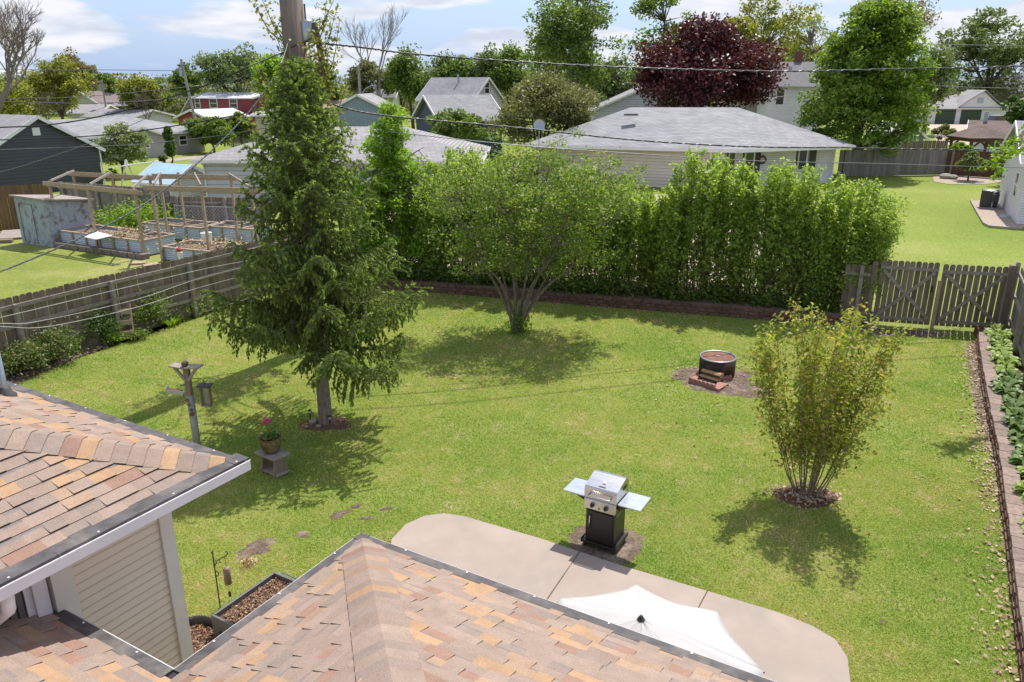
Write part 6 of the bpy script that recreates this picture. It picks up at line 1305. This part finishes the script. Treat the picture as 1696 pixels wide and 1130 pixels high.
def gbed(label, a, b_, depth, h, posts=6, soilm='soil'):
    a, b_ = Vector((a.x, a.y, 0)), Vector((b_.x, b_.y, 0)); d = (b_-a).normalized(); L = (b_-a).length; n = Vector((-d.y, d.x, 0)); t = thing('raised_bed', label, 'garden bed', a, math.atan2(d.y, d.x))
    m_ = MB(); 
    for (x0, y0, x1, y1) in ((0, 0, L, 0), (L, 0, L, depth), (L, depth, 0, depth), (0, depth, 0, 0)):
        v0, v1 = Vector((x0, y0, 0)), Vector((x1, y1, 0)); dr = (v1-v0).normalized(); nn = Vector((dr.y, -dr.x, 0)); k = 0; z = 0.04; prev = None
        while z < h:
            o_ = .014*math.sin(z/.075*2*math.pi); cur = (v0+nn*o_+UP*z, v1+nn*o_+UP*z)
            if prev: m_.face([prev[0], prev[1], cur[1], cur[0]])
            prev = cur; z += .0187
    m_.build('corrugated_side', M['corr'], t, world=False, smooth=False)
    m_ = MB(); m_.prism([(.02, .02), (L-.02, .02), (L-.02, depth-.02), (.02, depth-.02)], 0, h-.10); m_.build('soil', M[soilm], t, world=False)
    for k in range(posts+1):
        m_ = MB(); m_.box((L*k/posts, -.03, h/2), (.09, .05, h)); m_.build('post', M['lumber'], t, world=False)
    m_ = MB()
    for (x0, y0, x1, y1) in ((-.06, 0, L+.06, 0), (L, .06, L, depth-.06), (L+.06, depth, -.06, depth), (0, depth-.06, 0, .06)): m_.beam((x0, y0, h+.015), (x1, y1, h+.015), .1, .035)
    m_.box((L/2, depth/2, h+.012), (.07, depth-.1, .03)); m_.box((L*.78, depth/2, h+.012), (.07, depth-.1, .03))
    m_.build('cap_rail', M['lumber'], t, world=False); return t
ga_, gb2 = G(103, 407), G(239, 426); gbed('long corrugated raised bed beside the blue shed', ga_, gb2, 1.5, .62, 6); gc, gd2 = G(273, 432), G(400, 446); gbed('corrugated raised bed nearest the spruce with a red flower', gc, gd2, 1.4, .52, 5)
ge, gf = G(240, 392), G(335, 402); gbed('corrugated raised bed at the back in the middle of the garden', ge, gf, 1.3, .6, 4); gbed('corrugated raised bed farthest right behind the spruce branches', G(345, 398), G(420, 404), 1.3, .6, 3)
def pergola(label, fr, bk, h, ext=.3):
    t = thing('garden_pergola', label, 'pergola', fr[0])
    for p in list(fr)+list(bk): b = MB(); b.box(p+UP*h/2+Vector((0, 0, 0)), (.085, .085, h), math.atan2((fr[-1]-fr[0]).y, (fr[-1]-fr[0]).x)); b.build('post', M['lumber'], t)
    for row in (fr, bk):
        d = (row[-1]-row[0]).normalized(); n = Vector((-d.y, d.x, 0))
        for s in (-1, 1): b = MB(); b.beam(row[0]-d*ext+n*s*.075+UP*(h-(.1 if s < 0 else .16)), row[-1]+d*ext+n*s*.075+UP*(h-(.1 if s < 0 else .16)), .04, .16); b.build('beam', M['lumber'], t)
    for f in (0.02, .5, .98): a = fr[0]+(fr[-1]-fr[0])*f; c = bk[0]+(bk[-1]-bk[0])*f; b = MB(); b.beam(a+UP*(h+.02), c+UP*(h+.02), .05, .08); b.build('slat', M['rail'], t)
    return t
pf = [G(101, 406), G(163, 416), G(240, 427)]; pk = [G(137, 379), G(200, 383), G(262, 390)]; hP = W(90, 300, pf[0].y).z
pergola('bare timber garden frame over the long bed next to the blue shed', pf, pk, hP); pf2 = [G(270, 433), G(352, 425), G(430, 440)]; pk2 = [G(280, 400), G(310, 398), G(395, 404)]; pf2[1] = (pf2[0]+pf2[2])/2; pergola('bare timber garden frame over the right beds next to the spruce', pf2, pk2, W(255, 306, pf2[0].y).z)
def low_plant(label, px, py, r, h, leaf, n, name='plant', z=0.0, ls=.07):
    g = G(px, py); Pc = rng.normal(size=(n, 3))*[r*.5, r*.4, h*.3]+[g.x, g.y, z+h*.5]; Pc[:, 2] = np.maximum(Pc[:, 2], z+.03)
    return tag(npmesh(name, leaf_verts(Pc, rng.uniform(.6, 1.2, n)*ls, .6, .7), 4, leaf), label, 'plant')
g_ = G(222, 385); 
for i, (px, py, lab) in enumerate(((205, 384, 'bright lime bramble left of the middle garden post'), (232, 382, 'large lime bramble mound behind the long raised bed'), (258, 380, 'lime bramble right beside the right garden frame'))): low_plant(lab, px, py, 1.3, 1.1, M['l_lime'], 1500)
tag(low_plant('brown dry stalks inside the long raised bed', 222, 412, 1.4, .3, M['straw'], 500, 'dry_stalks', z=.5, ls=.05), kind='stuff'); tag(low_plant('brown dry stalks inside the bed nearest the spruce', 355, 428, 1.6, .3, M['straw'], 500, 'dry_stalks', z=.42, ls=.05), kind='stuff')
b = MB(); p = [G(137, 393, .65), G(160, 399, .65), G(186, 394, .65), G(160, 388, .65)]; b.face([Vector((q.x, q.y, .68+.03*k)) for k, q in enumerate(p)]); o_ = b.build('plastic_sheet', M['white']); so = o_.modifiers.new('thick', 'SOLIDIFY'); so.thickness = .02; tag(o_, 'white plastic sheet lying on the long raised bed', 'sheet')
bp_ = G(344, 410); t = thing('bucket', 'white bucket standing between the garden beds', 'bucket', bp_); LB('body', M['white'], lambda b: b.lathe([(.001, 0), (.18, 0), (.22, .6), (.2, .6), (.17, .1)], (0, 0, 0), 16), parent=t); LB('lid', M['white'], lambda b: b.lathe([(.001, .63), (.23, .61), (.23, .58)], (0, 0, 0), 16), parent=t)
fp = G(299, 430, .5); t = thing('flower_pot', 'small white pot with a red flower on the raised bed', 'flower pot', (fp.x, fp.y, .5)); LB('body', M['white'], lambda b: b.lathe([(.001, 0), (.07, 0), (.1, .25), (.001, .24)], (0, 0, 0), 14), parent=t); LB('flower', M['red'], lambda b: b.ball((0, 0, .34), .1, 8, .8), parent=t)
for i, (x, y, lab) in enumerate(((228, 437, 'left one of two pale boards lying by the garden gap'), (250, 440, 'right one of two pale boards lying by the garden gap'))): q = G(x, y); b = MB(); b.box((q.x, q.y, .03), (.55, .35, .05), .3+i*.4); tag(b.build('board', M['lumber']), lab, 'board')
q = G(22, 392); b = MB(); b.box((q.x, q.y, .1), (1.0, 1.6, .06), .4, rx=.06); tag(b.build('plywood_sheet', M['rail']), 'weathered plywood sheet leaning left of the blue shed', 'plywood')
q = G(28, 398); b = MB(); b.box((q.x-.2, q.y-.5, .07), (.6, .3, .12), .3); tag(b.build('scrap_wood', M['fence']), 'dark scrap wood lying beside the plywood sheet', 'wood')
q = G(17, 380); b = MB(); b.box((q.x, q.y+1.5, .5), (.22, .22, 1.0)); tag(b.build('fence_stub', M['rail']), 'thick short wooden post behind the chain link at left', 'post')
# stones under the raised bed front
d_ = (gb2-ga_).normalized(); n_ = Vector((d_.y, -d_.x, 0)); block_wall('stone_border', 'rough low stone border running along the front of the long bed', [ga_+n_*.35+d_*.1, gb2+n_*.35+d_*.4], 1, .2, .5, .28, 1, (M['greybark'], M['greybark']), cap=False)
# pale blue roofed play shed and white slatted swing roof
q0 = B(208, 44.5); xd = Vector((math.cos(-.45), math.sin(-.45), 0)); q0 = B(222, 45.5); bhouse('small white shed with pale blue roof beyond the garden frames', q0, q0+xd*2.6, 3.0, ZP(300, 44.5), ZP(273, 45.5), 'x', 's_white', 'roofblue', .25, name='shed', cat='shed')
qs = B(228, 50); t = thing('swing_set', 'white slatted garden swing canopy behind the pale blue roof', 'swing', qs, -.35); zt_ = ZP(266, 50)
for k in range(9): LB('slat', M['white'], lambda b: b.beam((-1.7+k*.3, -.9, zt_-.45+k*.045), (-1.7+k*.3, .9, zt_-.45+k*.045), .12, .03), parent=t)
for sx in (-1, 1): LB('leg', M['white'], lambda b: (b.beam((sx*1.1, -.7, 0), (sx*1.1, 0, zt_), .08, .08), b.beam((sx*1.1, .7, 0), (sx*1.1, 0, zt_), .08, .08)), parent=t)
# ------------------------------------------------------------ far poles, vehicles, AC
def pole(label, px, Y, top, r=.15, lean=0, name='utility_pole', extra=None):
    p = B(px, Y); t = thing(name, label, 'pole', p); h = ZP(top, Y); LB('shaft', M['palebark'], lambda b: b.tube([(0, 0, 0), (lean, 0, h)], [r, r*.75], 8), parent=t)
    if extra == 'tr': LB('transformer', M['galv'], lambda b: b.tube([(lean*.8-.35, 0, h*.80), (lean*.8-.35, 0, h*.90)], .22, 10), parent=t); LB('crossarm', M['bark'], lambda b: b.box((lean*.9, 0, h*.93), (1.2, .1, .12)), parent=t)
    if extra == 'lamp': LB('arm', M['galv'], lambda b: b.tube([(0, 0, h*.62), (.6, 0, h*.72), (1.3, 0, h*.76)], .04, 6), parent=t); LB('lamp_head', M['galv'], lambda b: b.box((1.5, 0, h*.755), (.55, .22, .12)), parent=t); LB('crossarm', M['bark'], lambda b: b.box((0, 0, h*.97), (1.4, .1, .12)), parent=t)
    return t
pole('leaning wooden utility pole with transformer beside the dark red house', 334, 88, 98, .17, -1.0, extra='tr'); pole('wooden street light pole behind the blue grey garage', 602, 84, 108, .18, 0, extra='lamp'); pole('thin distant utility pole left of the beige house', 187, 110, 132, .13, 0, extra='tr')
def car(label, px, Y, rz, body, L=4.4, h=1.45, name='parked_car', pickup=False):
    p = B(px, Y); t = thing(name, label, 'pickup truck' if pickup else 'car', p, rz); w = 1.75
    def bd(b):
        pr = [(-L/2, .35), (L/2, .35), (L/2, .8), (L*.28, .95), (-L*.42, .95), (-L/2, .8)]; m_ = len(pr); i = len(b.v)
        b.v += [(x, -w/2, z) for x, z in pr]+[(x, w/2, z) for x, z in pr]; b.f += [tuple(i+k for k in range(m_)), tuple(i+2*m_-1-k for k in range(m_))]+[(i+(k+1) % m_, i+k, i+m_+k, i+m_+(k+1) % m_) for k in range(m_)]; b.m += [0]*(m_+2); b.c += [None]*(m_+2)
    LB('body', body, bd, parent=t, bevel=.06)
    x0, x1 = (-.3, 1.2) if pickup else (-1.6, .9)
    LB('cabin', M['glass'], lambda b: b.hexa([(x0-.3, -w/2+.08, .94), (x1+.4, -w/2+.08, .94), (x1+.4, w/2-.08, .94), (x0-.3, w/2-.08, .94), (x0, -w/2+.2, h-.05), (x1, -w/2+.2, h-.05), (x1, w/2-.2, h-.05), (x0, w/2-.2, h-.05)]), parent=t)
    LB('roof', body, lambda b: b.box(((x0+x1)/2, 0, h-.02), (x1-x0+.05, w-.36, .06)), parent=t)
    for sx in (-1, 1):
        for sy in (-1, 1): LB('wheel', M['black'], lambda b: b.tube([(sx*L*.3, sy*(w/2-.2), .33), (sx*L*.3, sy*w/2+sy*.02, .33)], .33, 14), parent=t)
M['carnavy'] = surf('navy_car_paint', (.02, .03, .07), (.018, .025, .06), 3, .2, 0, spec=.8); M['carwhite'] = surf('white_car_paint', (.7, .72, .75), None, 3, .25, 0, spec=.7)
car('dark blue parked car near the hedge beyond the pale ranch roof', 458, 92, .2, M['carnavy']); car('white pickup parked beside the long white garage', 1636, 120, .1, M['carwhite'], 5.2, 1.9, 'parked_pickup', True)
ap = G(1636, 346); t = thing('air_conditioner', 'dark grey outdoor air conditioning unit beside the right white house', 'air conditioner', ap, ROTG); LB('pad', M['concrete'], lambda b: b.box((0, 0.35, .04), (1.05, 1.05, .08)), parent=t); LB('casing', M['darkmetal'], lambda b: b.box((0, 0.35, .52), (.8, .8, .85)), parent=t, bevel=.03)
LB('louvre', M['galv'] if False else M['guard'], lambda b: [b.box((-.405+0*k, .35-.36+k*.09, .52), (.02, .02, .75)) for k in range(9)]+[b.box((-.36+k*.09, -.055, .52), (.02, .02, .75)) for k in range(9)], parent=t); LB('fan_grille', M['galv'], lambda b: b.lathe([(.001, .97), (.3, .965), (.33, .95)], (0, .35, 0), 20), parent=t)
M['gravel'] = surf('pale_gravel', (.46, .38, .31), (.26, .20, .16), 9, .95, .6, .03, detail=6); rbk = [G(x, y) for x, y in ((1545, 293), (1547, 301), (1570, 305), (1600, 306), (1635, 305), (1660, 301), (1690, 300), (1690, 296), (1600, 290))]
sheet('rock_bed', [(p.x, p.y) for p in rbk], .01, M['gravel']); rb2 = [G(x, y) for x, y in ((1608, 333), (1618, 352), (1630, 372), (1640, 377), (1690, 381), (1720, 360), (1652, 331))]; sheet('gravel_strip', [(p.x, p.y) for p in rb2], .008, M['gravel']); b = MB()
for k in range(4): b.beam(Vector((rb2[k].x, rb2[k].y, .05)), Vector((rb2[k+1].x, rb2[k+1].y, .05)), .12, .1)
tag(b.build('kerb_edging', M['concrete']), 'pale concrete edging curving round the gravel by the air conditioner', 'edging')
q = G(1667, 359); b = MB(); b.lathe([(.001, .09), (.35, .07), (.4, .01)], (q.x, q.y, 0), 20); tag(b.build('well_cover', M['galv']), 'round grey cover on the gravel beside the white house', 'cover'); q = G(1656, 348); t = thing('gas_meter', 'dark gas meter and pipes on the wall of the right house', 'meter', (q.x-.25, q.y+.2, 0)); LB('body', M['darkmetal'], lambda b: (b.box((0, 0, .6), (.3, .25, .4)), b.tube([(.1, 0, .1), (.1, 0, .5)], .03, 6)), parent=t, bevel=.03); LB('pipe', M['galv'], lambda b: b.tube([(-.1, 0, .0), (-.1, 0, .9), (.2, 0, .95)], .03, 6), parent=t)
for i, (x, y, r_, lab) in enumerate(((1566, 296, .45, 'larger flat boulder in the rock bed'), (1578, 297, .35, 'smaller boulder right of the flat one in the rock bed'))): g = G(x, y); b = MB(); b.ball((g.x, g.y, .15), r_, 8, .5); tag(b.build('boulder', M['stone']), lab, 'boulder')
# ------------------------------------------------------------ background trees
def bt(label, x0, y0, x1, y1, Y, leaf, nclump=110, per=70, ls=.0023, seed=1, bark='bark', name='broadleaf_tree', irregular=.35, shell=.7, rc=None, tr=None, conic=False, cat='tree', fork=.3, limbs=7, group=None, twig=None, flat=.75, asp=.6):
    global rng; random.seed(seed*77+5); rng = np.random.default_rng(seed*31+3)
    zt = ZP(y0, Y); zb = max(.3, ZP(y1, Y)); xc = B((x0+x1)/2, Y).x; dz = max(1, zt-zb); wx = (x1-x0)*(Y*CP+(HC-(zt+zb)/2)*SP)/F/2*(1.0 if conic else 1.13); hz2 = dz/2; zc = (zt+zb)/2
    bl = [(0, 0, zc-hz2*.08, wx*.78, wx*.7, hz2*.86)]
    for k in range(7): a = random.uniform(0, 6.28); e = random.uniform(-.6, .8); bl.append((wx*.6*math.cos(a), wx*.45*math.sin(a), zc+hz2*.62*e, wx*random.uniform(.26, .45), wx*random.uniform(.26, .42), hz2*random.uniform(.22, .38)))
    if conic: bl = [(0, 0, zb+dz*.33, wx*.93, wx*.85, dz*.31), (wx*.04, 0, zb+dz*.54, wx*.86, wx*.8, dz*.28), (0, 0, zb+dz*.75, wx*.62, wx*.58, dz*.22), (0, 0, zb+dz*.90, wx*.30, wx*.28, dz*.11)]
    bl.append((0+wx*random.uniform(-.2, .2), 0, zt-hz2*.3, wx*.35, wx*.35, hz2*.3))
    return tree(name, label, cat, (xc, Y, 0), bl, M[leaf], M[bark], nclump, per, Y*ls, rc or wx*.22, tr or max(.1, zt*.022), fork, group, 5, 'foliage', limbs, shell, twig or Y*.0004, flat, .5, asp)
bt('big dense bright green maple standing before the grey back fence', 1312, 2, 1532, 264, 57, 'l_maple', 560, 90, .0021, 1, tr=.26, fork=.16, name='maple_tree', limbs=9, conic=True, rc=.72)
bt('large dark purple red maple behind the wide ranch roof', 1034, 38, 1278, 205, 66, 'l_red', 330, 110, .0022, 2, name='maple_tree', tr=.25, fork=.2)
bt('tall airy green tree with several upright limbs, taller than the frame', 845, -45, 1052, 190, 74, 'l_green', 210, 62, .0021, 3, rc=1.0, shell=.5, limbs=9, tr=.32, name='tall_tree', bark='greybark')
bt('thin airy tree just left above the red maple', 1035, -40, 1145, 150, 84, 'l_green', 80, 55, .0021, 4, rc=1.0, shell=.5, name='tall_tree')
bt('wide yellow green spring tree right of the red maple top', 1135, -20, 1318, 150, 90, 'l_yellow', 190, 60, .0020, 5, rc=1.1, shell=.6, bark='greybark')
bt('sparse pale tree between yellow tree and big maple', 1270, 0, 1365, 130, 100, 'l_yellow', 55, 35, .0017, 6, rc=1.0, shell=.5, bark='greybark', twig=.05)
bt('sparse brownish budding tree behind the top of the big maple', 1372, -30, 1528, 90, 97, 'l_tan', 120, 40, .0017, 7, rc=1.1, shell=.6, twig=.05)
bt('large grey green willowy tree above the long white garage', 1505, 8, 1712, 170, 152, 'l_grey', 170, 70, .0019, 8, rc=1.5, shell=.6, limbs=8, tr=.6)
bt('dense dark green tree at the right edge above the white house', 1660, 140, 1740, 240, 52, 'l_deep', 90, 80, .0023, 9)
bt('large round olive green tree left of the wide ranch roof', 812, 124, 986, 240, 58, 'l_olive', 210, 90, .0018, 10, name='olive_tree', tr=.2, fork=.15, limbs=8, flat=.8)
bt('green bush cluster under the dark blue garage roof', 712, 183, 806, 238, 52, 'l_green', 90, 80, .0021, 11, name='bushy_tree')
bt('pale blossoming small tree beside the navy garage', 155, 205, 243, 282, 56, 'l_white', 120, 75, .0017, 12, name='blossom_tree', tr=.12, fork=.25)
bt('clipped narrow columnar evergreen against the grey ranch wall', 272, 211, 293, 262, 66, 'l_deep', 60, 90, .0015, 13, name='columnar_evergreen', tr=.08, conic=True, rc=.28, shell=.5, fork=.1)
bt('long green hedge bush mass right of the grey ranch', 318, 190, 392, 243, 76, 'l_green', 110, 70, .0019, 14, name='bush', cat='bush')
bt('green bush end nearest the dark parked car', 378, 186, 428, 238, 79, 'l_green', 60, 70, .0019, 15, name='bush', cat='bush')
bt('small round bush on the lawn before the grey ranch', 261, 255, 277, 270, 63, 'l_deep', 14, 60, .0016, 16, name='bush', cat='bush')
bt('small yellow green bush beside the navy garage wall', 166, 278, 192, 298, 50, 'l_lime', 20, 60, .0018, 17, name='bush', cat='bush')
bt('hazy yellow green tree at the far left behind bare branches', 55, 98, 165, 195, 100, 'l_yellow', 110, 60, .0019, 18)
bt('round tan budding tree standing highest left of the beige house', 106, 86, 192, 180, 122, 'l_tan', 120, 60, .0017, 19)
bt('low greenish tree right beside the round tan tree', 170, 120, 218, 190, 118, 'l_green', 50, 55, .0018, 20)
bt('green tree at the extreme left edge behind the bare tree', -60, 120, 70, 205, 95, 'l_yellow', 90, 50, .0019, 21)
bt('slim sparse green tree right of the beige house roof', 250, 124, 300, 190, 105, 'l_green', 34, 34, .0018, 22, twig=.05)
bt('green tree left of the leaning utility pole', 295, 106, 352, 165, 118, 'l_green', 60, 60, .0018, 23)
bt('broad green tree behind the dark red house', 348, 78, 462, 165, 104, 'l_grey', 110, 70, .0019, 24, rc=1.3)
bt('broad green tree directly behind the utility pole top', 430, 90, 520, 175, 96, 'l_lime', 90, 70, .0019, 25)
bt('bright green tree right of the utility pole', 515, 96, 574, 180, 92, 'l_green', 60, 70, .0019, 26)
bt('leafy lower half tree under the tall bare crown', 582, 100, 668, 175, 102, 'l_olive', 90, 55, .0018, 27)
ROW = [(640, 98, 690, 170, 'l_green', 'small green tree filling the gap right of the bare crown'), (838, 110, 900, 190, 'l_green', 'low green tree between the far row and the tall airy tree'), (1040, 95, 1100, 180, 'l_green', 'green tree filling in left of the red maple'), (880, 60, 1000, 185, 'l_green', 'leafy lower mass of green tree behind the tall airy tree'), (1225, 60, 1345, 150, 'l_yellow', 'yellow green tree behind the light grey two storey house'), (1490, 70, 1560, 185, 'l_green', 'green tree between the big maple and the long white garage'), (215, 130, 270, 185, 'l_yellow', 'low yellow green tree just behind the beige house'), (0, 125, 60, 190, 'l_olive', 'olive tree behind the large bare tree'), (652, 84, 720, 175, 'l_green', 'first green tree right of the bare crown in the far row'), (700, 92, 765, 170, 'l_green', 'second green tree from the left in the far row'), (745, 96, 800, 165, 'l_green', 'third green tree in the far row above the pale blue roof'), (785, 78, 842, 165, 'l_deep', 'darker pointed green tree in the far row'), (815, 74, 880, 190, 'l_green', 'green tree at the right end of the far row by the tall tree'), (985, 90, 1060, 195, 'l_deep', 'dark green tree behind the white gabled house')]
for i, (a, b_, c, d, lf, lab) in enumerate(ROW): bt(lab, a, b_, c, d, 112-i*1.5, 'l_grey' if i % 2 else lf, 90, 70, .0019, 30+i, rc=1.3)  # alternate trees take grey-green leaves, distance haze put into their colour
bt('brownish bush beyond the grey fence near the driveway', 1540, 206, 1586, 236, 72, 'l_olive', 44, 60, .0016, 40, name='bush', cat='bush', fork=.03, tr=.05)
bt('yellow green shrub just over the brown fence', 1572, 238, 1612, 252, 58, 'l_lime', 26, 50, .0018, 41, name='bush', cat='bush')
bt('small round leaved tree growing in the rock bed', 1586, 250, 1638, 300, 53.5, 'l_grey', 46, 60, .0016, 42, name='small_tree', tr=.06)
bt('small red leaved tree behind the white garage roof', 1532, 160, 1562, 180, 145, 'l_red', 18, 40, .0016, 43)
# far wood as one mass
random.seed(5); rng = np.random.default_rng(77); Pc = []
for k in range(1000):
    x = rng.uniform(-175, 175); Y = rng.uniform(140, 215); h = rng.uniform(4.5, 9.5); c = np.array([x, Y, h*.5]); Pc.append(c+rng.normal(size=(185, 3)).clip(-1.25, 1.25)*[1.9, 1.9, h*.3])
Pc = np.concatenate(Pc); Pc[:, 2] = np.maximum(Pc[:, 2], .2); M['l_far'] = leafmat('far_wood_leaf', [(.07, .10, .035), (.11, .15, .05), (.17, .20, .07), (.20, .19, .10)], .35, patch=(.24, .19, .12), pscale=.03)
tag(npmesh('far_wood', leaf_verts(Pc, rng.uniform(.24, .42, len(Pc)), .65, .5), 4, M['l_far']), kind='stuff')
# bare trees
def bare(label, p, h, r0, lean, seed, bark='greybark', depth=6, spread=.55, name='bare_tree', first=.32, gain=.74):
    R_ = random.Random(seed); t = thing(name, label, 'tree', p); b = MB()
    def grow(q, d, L, r, k):
        n = 3; pts = [q]; dd = d.copy()
        for _ in range(n): dd = (dd+Vector((R_.gauss(0, .09), R_.gauss(0, .09), R_.gauss(.04, .06)))).normalized(); pts.append(pts[-1]+dd*L/n)
        b.tube(pts, [r, r*.88, r*.76, r*.64], 6 if k < 2 else (4 if k < 4 else 3), cap=False)
        if k >= depth: return
        for i in range(2 if k < 1 else (3 if k < depth-1 else 4)):
            ax_ = Vector((R_.gauss(0, 1), R_.gauss(0, 1), R_.gauss(0, .5))).normalized(); nd = (dd+ax_*spread*R_.uniform(.6, 1.2)+UP*.06).normalized(); grow(pts[-1] if i < 2 else pts[2], nd, L*gain*R_.uniform(.8, 1.1), r*.62, k+1)
    grow(Vector(p), Vector(lean).normalized(), h*first, r0, 0); b.build('trunk', M[bark], t)
p = B(-22, 62); bare('large leafless tree with spreading limbs at the far left edge', p, 13.5, .32, (.26, 0, 1), 21, depth=7, gain=.76, spread=.6); p = B(-75, 64); bare('second leafless tree partly outside the left edge', p, 10, .2, (.05, 0, 1), 5, depth=6)
p = B(624, 99); bare('tall leafless pale crowned tree behind the street light', p, 14.5, .24, (0, 0, 1), 8, 'palebark', 6, .42); bare('pinkish bare small tree in front of the beige house', B(243, 92), 6.0, .12, (0, 0, 1), 3, 'bark', 6, .6)
bare('bare brown brush at left below the yellow green tree', B(85, 88), 5.6, .12, (0, 0, 1), 9, 'bark', 6, .7)
